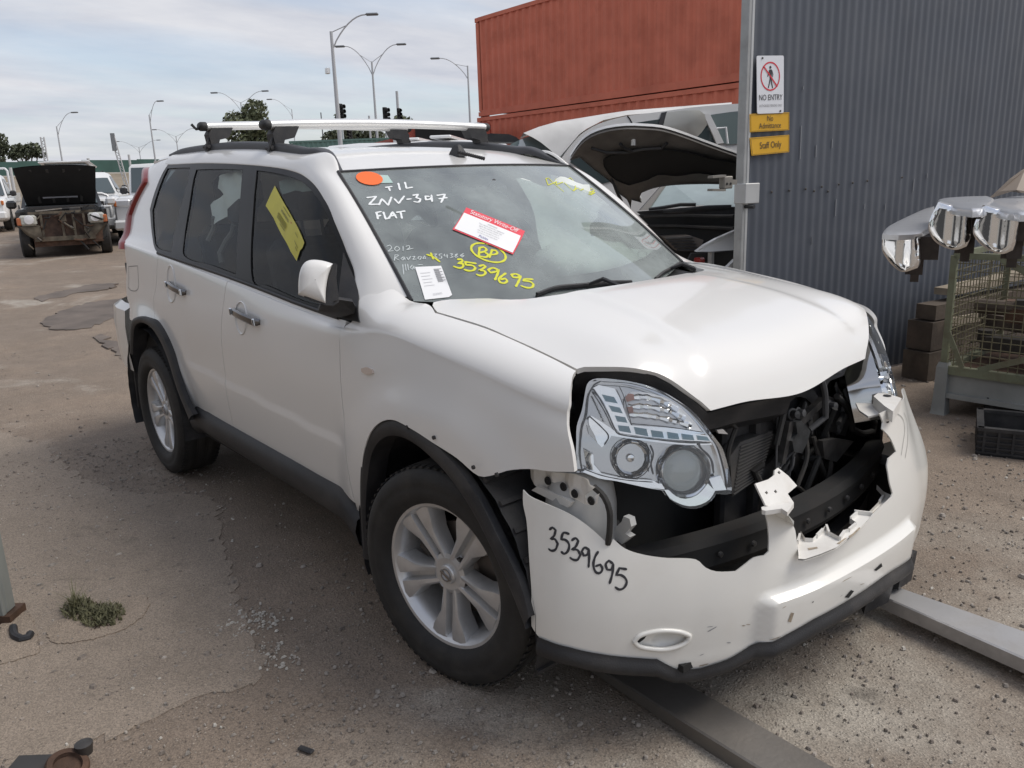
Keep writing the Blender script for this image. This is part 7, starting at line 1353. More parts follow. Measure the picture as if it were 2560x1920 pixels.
# white wing bracket, washer bottle
_wb = [(0.3425,-0.775,0.7657),(0.5154,-0.775,0.7944),(0.5582,-0.775,0.792),(0.5641,-0.775,0.7799),(0.5819,-0.775,0.778),(0.5453,-0.775,0.7445),(0.5541,-0.775,0.7261),(0.5965,-0.775,0.7662),(0.5873,-0.775,0.736),(0.5448,-0.775,0.721),(0.514,-0.775,0.7307),(0.4496,-0.775,0.7217),(0.3821,-0.775,0.7146),(0.3448,-0.775,0.739)]
mb = MB(); q = [(p[0], p[2]) for p in _wb]; uvs, F = fill(q, .02, smooth=False); mb.add([(x, -.775-.004*math.sin(x*90), z) for x, z in uvs], F); mb.add([(x, -.770, z) for x, z in uvs], [f[::-1] for f in F]); wb = mb.build('wing_bracket', WHITEB, SUV, smooth=False)
for c in [(0.4207,-0.781,0.7539),(0.4796,-0.781,0.7534),(0.5205,-0.781,0.7461),(0.5784,-0.781,0.7443)]: mb = MB(); mb.lathe([(.0005, .003), (.011, .003), (.012, 0)], 12, c, (0, -1, 0)); mb.build('bolt_hole', BLACKM, wb)
_wb2 = [(0.3642,-0.79,0.7138),(0.3856,-0.79,0.7297),(0.4787,-0.79,0.7296),(0.5167,-0.79,0.7241),(0.5036,-0.79,0.7061),(0.4454,-0.79,0.7079)]
mb = MB(); mb.prism([Vector(p) for p in _wb2], (0, .012, 0)); mb.build('bracket_flange', WHITEB, wb, smooth=False)
mb = MB(); mb.lathe([(.02, -.16), (.085, -.15), (.095, -.10), (.095, .05), (.085, .11), (.05, .14), (.0005, .145)], 20, (.46, -.70, .64), (0, 0, 1)); mb.build('washer_bottle', WASHER, SUV, angle=60)
_ch = [(0.5477,-0.74,0.7608),(0.5835,-0.74,0.7431),(0.601,-0.74,0.7111),(0.6006,-0.74,0.6548),(0.5944,-0.74,0.6195)]; mb = MB(); mb.tube(resmooth(_ch, .015, False), .008, 8); mb.build('washer_hose', RUBBER, SUV)
_ct = [(0.5812,-0.7,0.6451),(0.6051,-0.7,0.6719),(0.611,-0.7,0.6879),(0.6313,-0.7,0.6872),(0.6371,-0.7,0.6679),(0.6168,-0.7,0.6424),(0.6343,-0.7,0.6387),(0.605,-0.7,0.6097),(0.5811,-0.7,0.6161)]; mb = MB(); mb.prism([Vector(p) for p in _ct], (0, .02, 0)); mb.build('bottle_bracket', WASHER, SUV, smooth=False)

# finer clutter in the nose: hoses, looms, clips and brackets
R = random.Random(31)
GRM = [mat('grimy_metal', None), mat('grey_loom', (.06, .06, .062), .6, var=.3), mat('dull_steel', (.20, .20, .205), .4, metal=.8, var=.3, vscale=30)] if False else [MATS['grimy_metal'], mat('grey_loom', (.06, .06, .062), .6, var=.3), mat('dull_steel', (.20, .20, .205), .4, metal=.8, var=.3, vscale=30)]
for k in range(16):
    y0, z0 = R.uniform(-.05, .46), R.uniform(.62, .90); pts = [(.585+R.uniform(-.02, .04), y0+R.uniform(-.16, .16)*t, z0-R.uniform(.02, .30)*t+.05*math.sin(t*5+k)) for t in (0, .3, .6, 1)]
    MB().tube(resmooth(pts, .015, False), R.choice((.004, .005, .008, .010)), 7).build('wiring' if k % 2 else 'hose', (RUBBER, GRM[1], BLACKM)[k % 3], SUV)
for k in range(14):
    y0, z0 = R.uniform(.02, .48), R.uniform(.62, .90); mb = MB(); a = R.uniform(-.9, .9)
    if k % 3 == 0: mb.box((.57+R.uniform(-.02, .04), y0, z0), (.02, R.uniform(.03, .07), R.uniform(.02, .05)), Matrix.Rotation(a, 3, 'X'), bev=.004)
    elif k % 3 == 1: mb.lathe([(.001, .02), (.012, .018), (.014, .0), (.02, -.002)], 10, (.58+R.uniform(-.02, .03), y0, z0), (1, R.uniform(-.3, .3), .2))
    else: mb.box((.575, y0, z0), (.004, R.uniform(.02, .05), R.uniform(.05, .12)), Matrix.Rotation(a, 3, 'X') @ Matrix.Rotation(a*.6, 3, 'Z')); mb.lathe([(.001, .006), (.007, .005), (.008, 0)], 8, (.58, y0, z0), (1, 0, 0))
    mb.build('bay_bracket', GRM[k % 3] if k % 4 else BLACKP, SUV, angle=30)
mb = MB()
for y in np.linspace(-.42, .42, 8): x = .757-.10*(y/.6)**2; mb.lathe([(.001, .004), (.008, .003), (.009, -.004)], 8, (x, y, .52), (1, 0, 0))
mb.build('beam_bolts', GRM[0], SUV)['kind'] = 'stuff'
# ---------------------------------------------------------------- arches, sills, liners
def arch_band(name, outer, inner, y, m, depth=.05):
    o = resmooth(outer, .02, False); i = resmooth(inner, .02, False); k = 60
    so = np.linspace(0, len(o)-1, k); si = np.linspace(0, len(i)-1, k)
    O = np.array([[np.interp(t, range(len(o)), o[:, c]) for c in range(o.shape[1])] for t in so]); I = np.array([[np.interp(t, range(len(i)), i[:, c]) for c in range(i.shape[1])] for t in si])
    rows = []
    for a, b in zip(O, I):
        w = b-a; rows.append([(a[0], y+.02, a[1]), (a[0], y-.004, a[1]), tuple(np.array([a[0], y-.010, a[1]])+np.array([w[0], 0, w[1]])*.25), tuple(np.array([a[0], y-.010, a[1]])+np.array([w[0], 0, w[1]])*.7), (b[0], y-.002, b[1]), (b[0], y+depth, b[1])])
    return MB().grid(rows).build(name, m, SUV, angle=40)
_xz = lambda P: [(p[0], p[2]) for p in P]
_ao = [(-0.4145,-0.885,0.278),(-0.4038,-0.885,0.4421),(-0.3849,-0.885,0.5907),(-0.3535,-0.885,0.6833),(-0.2816,-0.885,0.7701),(-0.1719,-0.885,0.82),(-0.0617,-0.885,0.8189),(0.0399,-0.885,0.8024),(0.1222,-0.885,0.7753),(0.1996,-0.885,0.735),(0.2723,-0.885,0.6749),(0.3276,-0.885,0.612),(0.3816,-0.885,0.5506),(0.4274,-0.885,0.4879),(0.4542,-0.885,0.4135)]
_ai = [(-0.3773,-0.885,0.2783),(-0.3812,-0.885,0.4176),(-0.3584,-0.885,0.5366),(-0.3317,-0.885,0.6168),(-0.2932,-0.885,0.6918),(-0.2273,-0.885,0.7477),(-0.1433,-0.885,0.7752),(-0.053,-0.885,0.774),(0.0347,-0.885,0.7522),(0.117,-0.885,0.7181),(0.1941,-0.885,0.6671),(0.267,-0.885,0.5998),(0.3364,-0.885,0.5166),(0.3967,-0.885,0.4353),(0.4357,-0.885,0.3699)]
_fa = arch_band('arch_trim', _xz(_ao), _xz(_ai), -.885, BLACKP, .07); mirrored(_fa)
_ro = [(-2.8634,-0.905,0.6567),(-2.789,-0.905,0.7921),(-2.7337,-0.905,0.8477),(-2.6547,-0.905,0.8724),(-2.548,-0.905,0.8902),(-2.4429,-0.905,0.8913),(-2.3478,-0.905,0.8841),(-2.2456,-0.905,0.8327),(-2.1631,-0.905,0.7537),(-2.1155,-0.905,0.6576),(-2.0631,-0.905,0.5751),(-2.0028,-0.905,0.5151),(-1.9426,-0.905,0.4801)]
_ri = [(-2.8305,-0.905,0.6444),(-2.7602,-0.905,0.7625),(-2.7054,-0.905,0.8183),(-2.6437,-0.905,0.8416),(-2.5598,-0.905,0.855),(-2.473,-0.905,0.8531),(-2.3944,-0.905,0.839),(-2.2987,-0.905,0.7896),(-2.216,-0.905,0.7175),(-2.1633,-0.905,0.631),(-2.1148,-0.905,0.5521),(-2.0551,-0.905,0.4876),(-2.0169,-0.905,0.4348)]
_ra = arch_band('arch_trim', _xz(_ro), _xz(_ri), -.905, BLACKP, .07); mirrored(_ra)
for cx, ya in ((0, -.87), (-2.63, -.89)):
    mb = MB(); P = []
    for a in np.linspace(math.radians(-8 if cx else -18), math.radians(200), 44):
        r = .455+.006*(1 if int(a*14) % 2 else 0); P.append([(cx+r*math.cos(a), y, .352+r*math.sin(a)) for y in (ya, ya+.07, -.62, -.50)])
    mb.grid(P)
    mb.grid([[(cx+.45*math.cos(a)*k, -.50, .352+.45*math.sin(a)*k) for k in (1, .5, 0)] for a in np.linspace(-.1, math.pi+.1, 14)])
    if cx == 0:
        for a in np.linspace(-.25, 1.15, 9): mb.box((.462*math.cos(a), -.80, .352+.462*math.sin(a)), (.014, .13, .014), Matrix.Rotation(-a, 3, 'Y'))
        mb.box((.44, -.81, .50), (.01, .012, .32), Matrix.Rotation(-.35, 3, 'Y'))
    l = mb.build('wheel_arch_liner', BLACKP, SUV, angle=30); mirrored(l)
mb = MB(); _st = [(-.47, .40), (-.50, .415), (-.585, .47), (-1.0, .481), (-1.5, .489), (-1.92, .497), (-2.03, .500), (-2.10, .475)]
mb.grid([[(x, -.842, z+.004), (x, -.872, z-.012), (x, -.882, z-.05), (x, -.872, z-.10), (x, -.845, z-.135), (x, -.78, z-.15), (x, -.70, z-.14)] for x, z in _st]); sl = mb.build('sill_trim', BLACKP, SUV, angle=60); mirrored(sl)
mb = MB(); mb.box((-3.02, -.775, .47), (.012, .19, .36), Matrix.Rotation(.1, 3, 'Y'), bev=.004); mf = mb.build('mud_flap', BLACKP, SUV); mirrored(mf)
mb = MB(); mb.box((-.43, -.775, .42), (.012, .16, .36), Matrix.Rotation(.12, 3, 'Y'), bev=.004); mf = mb.build('mud_flap', BLACKP, SUV); mirrored(mf)
mb = MB(); mb.box((-1.45, 0, .33), (3.3, 1.30, .06)); mb.box((-1.3, -.72, .36), (1.75, .16, .10)); mb.box((-1.3, .72, .36), (1.75, .16, .10)); mb.box((-.05, 0, .45), (.5, .9, .25)); mb.box((-2.63, 0, .36), (.12, 1.2, .14)); mb.box((-3.2, 0, .40), (.6, 1.3, .08)); mb.build('underbody', BLACKM, SUV, smooth=False)
# bolt heads along the bare wing lip
for c in [(-0.0694,-0.892,0.8205),(0.0663,-0.892,0.8179),(0.2469,-0.892,0.7753),(0.3467,-0.892,0.7811)]: MB().lathe([(.0005, .003), (.006, .003), (.006, -.003)], 8, c, (0, -1, 0)).build('wing_bolt', BLACKP, fender)
# side repeater
_ind = [(-0.3393,3.985),(-0.3071,4.0829),(-0.2752,4.0491),(-0.2723,3.9484),(-0.3039,3.8769),(-0.3364,3.8968)]
panel('side_repeater', SIDE, _ind, .006, mat('repeater_lens', (.62, .52, .45), .15, coat=1), fender, scale=SS, out=RT, off=.006, thick=.008)
# fuel flap seam
_ff = [(-2.8879,5.4126),(-2.694,5.5108),(-2.7104,4.6223),(-2.8461,4.2929),(-2.9179,4.477)]
mb = MB(); stroke_mb(mb, SIDE, _ff+[_ff[0]], .004, .001, scale=SS); mb.build('fuel_flap_gap', mat('seam_grey', (.25, .24, .23), .7), quarter)
# ---------------------------------------------------------------- wheels
def wheel(loc, rotz):
    w = MB(); ax = (0, -1, 0)
    w.lathe([(.198, -.09), (.200, .03), (.206, .062), (.216, .078), (.224, .088), (.233, .090), (.2365, .084), (.236, .070), (.228, .06), (.214, .03), (.21, -.09)], 56, (0, 0, 0), ax)
    w.lathe([(.030, .068), (.052, .070), (.066, .064), (.070, .045), (.062, .01)], 30, (0, 0, 0), ax)
    for k in range(5):
        a0 = math.radians(-90+72*k)
        for s in (-1, 1):
            rows = []
            for r, c, hw, t in ((.040, .020, .012, .070), (.070, .0225, .0125, .071), (.105, .0245, .0145, .074), (.135, .027, .0165, .077), (.160, .034, .0235, .080), (.188, .0415, .031, .083), (.214, .0455, .0345, .084), (.222, .046, .034, .070)):
                sec = [(c-hw, .02), (c-hw, t-.012), (c-hw+.004, t-.002), (c+hw*.15, t), (c+hw-.006, t-.003), (c+hw, t-.018), (c+hw, .02)]
                row = []
                for q, tt in sec:
                    x, z = r*math.cos(a0)-s*q*math.sin(a0), r*math.sin(a0)+s*q*math.cos(a0); row.append((x, -tt, z))
                rows.append(row if s > 0 else row[::-1])
            w.grid(rows)
        # web between the two blades and nut recess
        b = [(r*math.cos(a0)-q*math.sin(a0), -t, r*math.sin(a0)+q*math.cos(a0)) for r, q, t in ((.05, -.02, .045), (.21, -.03, .05), (.21, .03, .05), (.05, .02, .045))]
        w.add(b, [(0, 1, 2, 3)])
    W_ = w.build('wheel', ALLOY, SUV, world=False, angle=28); W_.location = Vector(loc)-Vector(SUV.location); W_.rotation_euler = (0, 0, rotz)
    t = MB(); prof = [(.222, -.095), (.235, -.108), (.285, -.118), (.322, -.112), (.342, -.098), (.350, -.075), (.352, -.03), (.352, .03), (.350, .075), (.342, .098), (.332, .107), (.318, .113), (.300, .1165), (.297, .1150), (.283, .118), (.262, .116), (.243, .106), (.236, .096), (.232, .088), (.222, .08)]
    t.lathe(prof, 72, (0, 0, 0), ax)
    for k in range(72):
        a = 2*math.pi*k/72
        for y, ln in ((-.082, .03), (.082, .03)): t.box((.3490*math.cos(a), y, .3490*math.sin(a)), (.004, ln, .012), Matrix.Rotation(-a, 3, 'Y'))
    for y in (-.05, 0, .05): t.lathe([(.3525, -.018), (.3535, -.016), (.3535, .016), (.3525, .018)], 72, (0, y, 0), ax)
    t.build('tyre', RUBBER, W_, world=False, angle=40)
    d = MB(); d.lathe([(.06, .005), (.148, .005), (.148, -.012), (.06, -.012)], 40, (0, 0, 0), ax); d.lathe([(.055, .03), (.07, .012), (.075, .0)], 24, (0, 0, 0), ax); d.build('brake_disc', IRON, W_, world=False)
    c = MB(); c.box((-.11, -.0, .07), (.07, .07, .13), Matrix.Rotation(.55, 3, 'Y'), bev=.012); c.build('brake_caliper', STEELD, W_, world=False)
    p = MB(); p.lathe([(.031, .062), (.031, .074), (.028, .078), (.0005, .080)], 26, (0, 0, 0), ax); cp = p.build('centre_cap', ALLOY, W_, world=False, angle=30)
    p = MB(); p.lathe([(.021, .079), (.021, .0815), (.017, .0815), (.017, .079)], 24, (0, 0, 0), ax); p.box((0, -.081, 0), (.046, .003, .010), Matrix.Rotation(.5, 3, 'Y')); p.build('cap_emblem', CHROMED, W_, world=False)
    for k in range(5):
        a = math.radians(-90+72*k); n = MB(); n.lathe([(.0125, .03), (.0125, .060), (.009, .064), (.0005, .064)], 8, (.058*math.cos(a), 0, .058*math.sin(a)), ax); n.build('wheel_nut', STEELD, W_, world=False)
    return W_
_w0 = wheel((0, -.765, .352), math.radians(10.0))
def wcopy(src, loc, rotz):
    c = src.copy(); COL.objects.link(c); c.location = Vector(loc)-Vector(SUV.location); c.rotation_euler = (0, 0, rotz)
    for ch in src.children: d = ch.copy(); COL.objects.link(d); d.parent = c
wcopy(_w0, (-2.63, -.765, .352), 0); wcopy(_w0, (0, .765, .352), math.pi+math.radians(10)); wcopy(_w0, (-2.63, .765, .352), math.pi)
# ---------------------------------------------------------------- door mirror
_mc = [(-0.454,-0.97,1.2328)]; mc = Vector(_mc[0])
def blob(c, R, sx, sy, sz, e=4.0, nu=28, nv=16, cut=None):
    P = []
    for i in range(nv+1):
        th = -math.pi/2+math.pi*i/nv; row = []
        for j in range(nu):
            ph = 2*math.pi*j/nu; f = lambda q: math.copysign(abs(q)**(2/e), q)
            row.append(Vector((sx*f(math.cos(th))*f(math.cos(ph)), sy*f(math.cos(th))*f(math.sin(ph)), sz*f(math.sin(th)))))
        P.append(row)
    return [[R @ p+c for p in r] for r in P]
# outline of the shell seen from ahead: rounded upright box, 0.20 wide, 0.19 high
_mn = Vector((.86, -.46, .18))
_ms = [(-0.4168,-1.033,1.2025),(-0.421,-1.0272,1.2374),(-0.4229,-1.0158,1.2757),(-0.4192,-1.0001,1.2982),(-0.41,-0.9801,1.3055),(-0.3929,-0.9501,1.3006),(-0.3768,-0.9243,1.2895),(-0.3778,-0.929,1.282),(-0.3791,-0.945,1.2476),(-0.3772,-0.9565,1.2089),(-0.3727,-0.9645,1.1668),(-0.3893,-0.9906,1.1798),(-0.4057,-1.0158,1.1934)]
P = [Vector(p) for p in resmooth(_ms, .008, True, 60)]; c_ = sum(P, Vector())/len(P); bk = -_mn.normalized()
mb = MB(); mb.grid([[tuple(c_+(p-c_)*k+bk*b) for k, b in ((.02, 0), (.35, .001), (.6, .004), (.8, .010), (.92, .018), (.98, .027), (1.0, .04))] for p in P+[P[0]]])
ms = mb.build('door_mirror', WHITE, SUV, angle=80)
mb = MB(); mb.grid([[tuple(c_+(p-c_)*k+bk*b) for k, b in ((.985, .038), (1.01, .045), (1.02, .07), (.97, .095), (.9, .10), (.02, .10))] for p in P+[P[0]]])
_mb = [(-0.3969,-0.9137,1.2874),(-0.391,-0.9048,1.2821),(-0.3883,-0.9133,1.2477),(-0.374,-0.9176,1.1682),(-0.3811,-0.9351,1.1575),(-0.3923,-0.9548,1.1609),(-0.4091,-0.9812,1.1736),(-0.4256,-1.0066,1.1874),(-0.4271,-1.0074,1.1926),(-0.41,-0.98,1.1807),(-0.3934,-0.9545,1.1669),(-0.3967,-0.9452,1.2061),(-0.3984,-0.9333,1.245)]
q = [Vector(p) for p in _mb]; mb.prism(q, bk*.06)
_ma = [(-0.3707,-0.93,1.1741),(-0.3829,-0.91,1.1726),(-0.3921,-0.86,1.1594),(-0.3962,-0.85,1.141),(-0.4082,-0.85,1.1188),(-0.4923,-0.86,1.0976),(-0.4963,-0.93,1.128),(-0.4391,-0.95,1.1538)]
q = [Vector(p) for p in _ma]; mb.prism(q, Vector((-.06, .03, 0)))
mb.build('mirror_base', BLACKP, ms, angle=40)
_mt = [(-0.3882,6.9012),(-0.5376,6.9102),(-0.5841,8.1724),(-0.6262,9.0),(-0.5829,9.0),(-0.5107,8.9333),(-0.4722,8.6504)]
panel('mirror_triangle', SIDE, _mt, .03, BLACKP, SUV, scale=SS, out=RT, mirror=True, thick=.008, off=.004)
# ---------------------------------------------------------------- door handles (chrome) over a round cup
def handle(par, ends, cup):
    a, b = [Vector(p) for p in on(SIDE, ends, .021)]; mb = MB(); d = (b-a); rows = []
    for t, w, o in ((0, .010, -.022), (.03, .015, -.006), (.12, .017, 0), (.5, .017, .004), (.88, .017, 0), (.97, .015, -.006), (1, .010, -.022)):
        p = a+d*t+Vector((0, -o, 0)); rows.append([p+Vector((0, -.006, w*.6)), p+Vector((0, -.007, 0)), p+Vector((0, -.006, -w*.6)), p+Vector((0, .0, -w)), p+Vector((0, .012, -w*.7)), p+Vector((0, .012, w*.7)), p+Vector((0, .0, w))])
    mb.grid(rows, close=True); h = mb.build('door_handle', mat('dark_chrome', (.16, .16, .165), .12, metal=1), par, angle=35)
    e = MB()
    for t in (.03, .97): e.box(a+d*t+Vector((0, -.004, 0)), (.012, .012, .030), Matrix.Rotation(-.12, 3, 'Y'), bev=.004)
    e.build('handle_end', CHROME, par)
    e = MB(); P = on(SIDE, cup, .0015); e.tube(list(P)+[P[0]], .0035, 6); c = P.mean(0); e.add([tuple(c+np.array([0, .012, 0]))]+[tuple(p) for p in P], [(0, i+1, (i+1) % len(P)+1) for i in range(len(P))]); e.build('handle_cup', WHITE, par, angle=80)
_h1 = [(-1.3553,4.7658),(-1.1124,4.4841)]; _h2 = [(-2.158,5.2535),(-1.9393,5.0779)]
_el = lambda c, rx, rz, n=20: [(c[0]+rx*math.cos(2*math.pi*k/n), c[1]+rz*math.sin(2*math.pi*k/n)) for k in range(n)]
handle(front_door, _h1, _el((-1.3001,4.5404), .058, .78)); handle(rear_door, _h2, _el((-2.1442,5.1059), .058, .78))
# ---------------------------------------------------------------- wipers
for q in [[(-0.4181,0.0313),(-0.2853,0.0627),(-0.1302,0.0631),(0.0662,0.0555),(0.2339,0.0322)],[(0.4589,0.0064),(0.6087,0.0195),(0.7609,0.0122),(0.909,0.0)]]:
    mb = MB(); P = on(WIND, resmooth(q, .03, False), .014); mb.tube(P, .007, 6); P2 = on(WIND, resmooth(q, .03, False), .004); mb.tube(P2, .004, 5); k = len(P)//2; a = Vector(P[k]); mb.tube([a, a+Vector((.05, .02, .02)), a+Vector((.16, .05, -.02))], [.006, .008, .011], 6); mb.build('wiper', BLACKP, SUV)
# ---------------------------------------------------------------- stickers and writing on the glass
def sticker(name, uvp, m, off, surf=WIND, par=None, smooth=False): return panel(name, surf, uvp, .03, m, par or wind, scale=(.68, .7) if surf is WIND else SS, out=(5, -6, 3), thick=0, off=off, smooth=smooth, corner=60)
sticker('round_sticker', [(-0.7681,0.9013),(-0.7807,0.884),(-0.799,0.8702),(-0.8213,0.8612),(-0.8454,0.8578),(-0.869,0.8604),(-0.8901,0.8688),(-0.9067,0.8824),(-0.9172,0.8998),(-0.9205,0.9193),(-0.9162,0.9389),(-0.9045,0.9568),(-0.8865,0.9709),(-0.8639,0.9799),(-0.8389,0.9829),(-0.8141,0.9797),(-0.7921,0.9708),(-0.7751,0.9569),(-0.765,0.9396),(-0.7626,0.9204)], ORANGE, .004, smooth=True)
sticker('pale_sticker', [(-0.7708,0.95),(-0.7164,0.9425),(-0.7206,0.8725),(-0.7971,0.8746)], mat('pale_green_sticker', (.42, .56, .52), .6), .002)
_so = [(-0.3975,0.6422),(-0.1551,0.4455),(-0.3582,0.2948),(-0.5882,0.4814)]; _si = [(-0.4428,0.5998),(-0.2145,0.4124),(-0.3544,0.3037),(-0.5755,0.4845)]
s1 = sticker('notice', _so, PAPERR, .004); sticker('notice_panel', _si, PAPER, .0055)
def quadmap(q, surf, off):
    q = np.array(q, float)
    def fn(x, y):    # x, y in 0..1 from the lower left corner; q = TL, TR, BR, BL
        p = (q[3]*(1-x)+q[2]*x)*(1-y)+(q[0]*(1-x)+q[1]*x)*y; return tuple(on(surf, [p], off)[0])
    return fn
def print_on(name, txt, q, surf, off, m, x, y, size, asp, par, align='CENTER', fx=1.0):
    f = quadmap(q, surf, off); V, F = text_mesh(txt, size, lambda a, b: f(x+a/asp*fx, y+b), align); return MB().add(V, F).build(name, m, par, smooth=False)
_sh = [_so[0], _so[1], _si[1], _si[0]]
print_on('notice_heading', 'Statutory Write-Off', _sh, WIND, .0062, PAPER, .5, .5, .92, 9.2, s1)
for k, (t, m, sz) in enumerate((('WARNING', INKG, .10), ('This vehicle cannot be registered', INKG, .095), ('again. No vehicle identity may', INKG, .095), ('be used on another vehicle. It', INKG, .08), ('may only be wrecked for parts or', INKG, .08), ('be sold to a scrap metal dealer', INKG, .08))): print_on('notice_line', t, _si, WIND, .0068, m, .52, .86-k*.115, sz*1.0, 2.9, s1)
print_on('notice_name', 'Pickles', _si, WIND, .0068, INKB, .48, .12, .17, 2.9, s1)
_tg = [(-0.9017,0.2199),(-0.7772,0.2306),(-0.8113,0.0447),(-0.9408,0.0086)]
tg = sticker('paper_tag', _tg[:2]+[_tg[2], (_tg[2][0]-.02, _tg[2][1]-.015), _tg[3]], PAPER, .003)
for k in range(14):
    f = quadmap(_tg, WIND, .0042); y = .90-k*.032; w = .20 if k % 3 else .30; MB().add([f(.66, y), f(.66+w, y), f(.66+w, y-.016*(1+k % 2*.5)), f(.66, y-.016*(1+k % 2*.5))], [(0, 1, 2, 3)]).build('bar_code_line', INKG, tg, smooth=False)
for k in range(5): f = quadmap(_tg, WIND, .0042); MB().add([f(.12, .80-k*.1), f(.5-.05*(k % 2), .80-k*.1), f(.5-.05*(k % 2), .785-k*.1), f(.12, .785-k*.1)], [(0, 1, 2, 3)]).build('faint_print', mat('faint_ink', (.62, .62, .63), .8), tg, smooth=False)
print_on('tag_number', '3539695', _tg, WIND, .0042, mat('faint_ink', (.62, .62, .63), .8), .5, .10, .10, 1.0, tg)
sticker('registration_label', [(0.5717,0.2346),(0.8026,0.1711),(0.7191,0.0857),(0.5429,0.1662)], mat('label_grey', (.55, .58, .56), .7), -.004)
mb = MB(); stroke_mb(mb, WIND, [(0.6787,0.1628),(0.6517,0.1556),(0.6198,0.1531),(0.5915,0.1558),(0.5736,0.1633),(0.5703,0.1738),(0.5824,0.1846),(0.6072,0.193),(0.6389,0.1961),(0.6692,0.193),(0.6891,0.1845),(0.6927,0.1734),(0.6788,0.1629)], .004, -.002, scale=(.68, .7)); mb.build('label_ring', INKG, wind)
def write(strokes, m, w, name, surf=WIND): 
    for q in strokes: mb = MB(); stroke_mb(mb, surf, q, w, .0016, scale=(.68, .7)); mb.build(name, m, wind)
write([[(-0.7875,0.8359),(-0.7395,0.8423)],[(-0.7654,0.8345),(-0.7739,0.8025)],[(-0.6893,0.8705),(-0.7117,0.8066)],[(-0.6439,0.877),(-0.6648,0.8207),(-0.6198,0.8289)],[(-0.9317,0.7529),(-0.8726,0.7605),(-0.9409,0.6946),(-0.8815,0.695)],[(-0.8908,0.6865),(-0.8503,0.7397),(-0.8401,0.6844),(-0.7887,0.7532)],[(-0.7811,0.7379),(-0.7763,0.6964),(-0.7111,0.7582)],[(-0.716,0.7274),(-0.682,0.7316)],[(-0.663,0.7587),(-0.6242,0.7671),(-0.652,0.739),(-0.631,0.7277),(-0.6566,0.7028),(-0.6853,0.7085)],[(-0.5635,0.7448),(-0.5894,0.749),(-0.6039,0.7177),(-0.5676,0.7275),(-0.5457,0.7556),(-0.5766,0.7005)],[(-0.5172,0.7512),(-0.4554,0.7583),(-0.5272,0.6909)],[(-0.5224,0.7223),(-0.4582,0.7307)],[(-0.9354,0.624),(-0.8968,0.6343)],[(-0.9276,0.6295),(-0.9416,0.5716)],[(-0.9376,0.5955),(-0.9124,0.6033)],[(-0.8897,0.6312),(-0.9015,0.572),(-0.874,0.5811)],[(-0.8859,0.5744),(-0.8399,0.6295),(-0.8413,0.5762)],[(-0.868,0.595),(-0.8318,0.6038)],[(-0.8248,0.6234),(-0.7675,0.6343)],[(-0.7984,0.6254),(-0.8152,0.5728)]], PENW, .0075, 'paint_pen_stroke')
write([[(-0.9798,0.3643),(-0.9592,0.3743),(-0.9576,0.3568),(-0.9845,0.3294),(-0.9562,0.3344)],[(-0.9286,0.3668),(-0.9473,0.3469),(-0.9432,0.3296),(-0.9222,0.3494),(-0.9286,0.3668)],[(-0.8985,0.3669),(-0.9125,0.3323)],[(-0.8877,0.3645),(-0.8678,0.372),(-0.8707,0.3572),(-0.8937,0.3398),(-0.8543,0.3523)],[(-0.9797,0.2636),(-0.9609,0.3049),(-0.9438,0.3027),(-0.9692,0.283),(-0.9545,0.2663)],[(-0.9247,0.2932),(-0.9434,0.2785),(-0.9384,0.2665),(-0.9224,0.2908),(-0.9277,0.2691)],[(-0.9126,0.2909),(-0.9131,0.2693),(-0.891,0.296)],[(-0.8865,0.2913),(-0.8705,0.2963),(-0.8906,0.2732),(-0.8712,0.2771)],[(-0.85,0.2966),(-0.8643,0.282),(-0.8569,0.2726),(-0.8421,0.2919),(-0.85,0.2966)],[(-0.8303,0.2944),(-0.8417,0.2776),(-0.8275,0.2802),(-0.8247,0.3017)],[(-0.7774,0.3105),(-0.7594,0.313),(-0.7763,0.2986),(-0.7684,0.2904),(-0.7912,0.2807)],[(-0.7322,0.3131),(-0.7478,0.3107),(-0.7538,0.2999),(-0.7431,0.2976),(-0.7516,0.2834),(-0.765,0.2833)],[(-0.721,0.3131),(-0.7312,0.2977),(-0.7103,0.3)],[(-0.7093,0.3107),(-0.7228,0.2835)],[(-0.6951,0.313),(-0.6796,0.3141),(-0.6951,0.3012),(-0.6889,0.2929),(-0.7089,0.2859)],[(-0.655,0.3138),(-0.6711,0.3069),(-0.665,0.2951),(-0.6775,0.2882),(-0.679,0.2952),(-0.6532,0.3138)],[(-0.6224,0.3157),(-0.648,0.302),(-0.6456,0.2902),(-0.6275,0.3016),(-0.6472,0.3019)],[(-0.9501,0.2401),(-0.9719,0.1699)],[(-0.938,0.2427),(-0.9513,0.1956)],[(-0.9268,0.2429),(-0.9385,0.2005)],[(-0.9071,0.2362),(-0.9257,0.2171),(-0.9192,0.2056),(-0.9035,0.2292),(-0.9088,0.2082)],[(-0.883,0.2367),(-0.8579,0.2395)]], PENF, .0032, 'faded_pen_stroke')
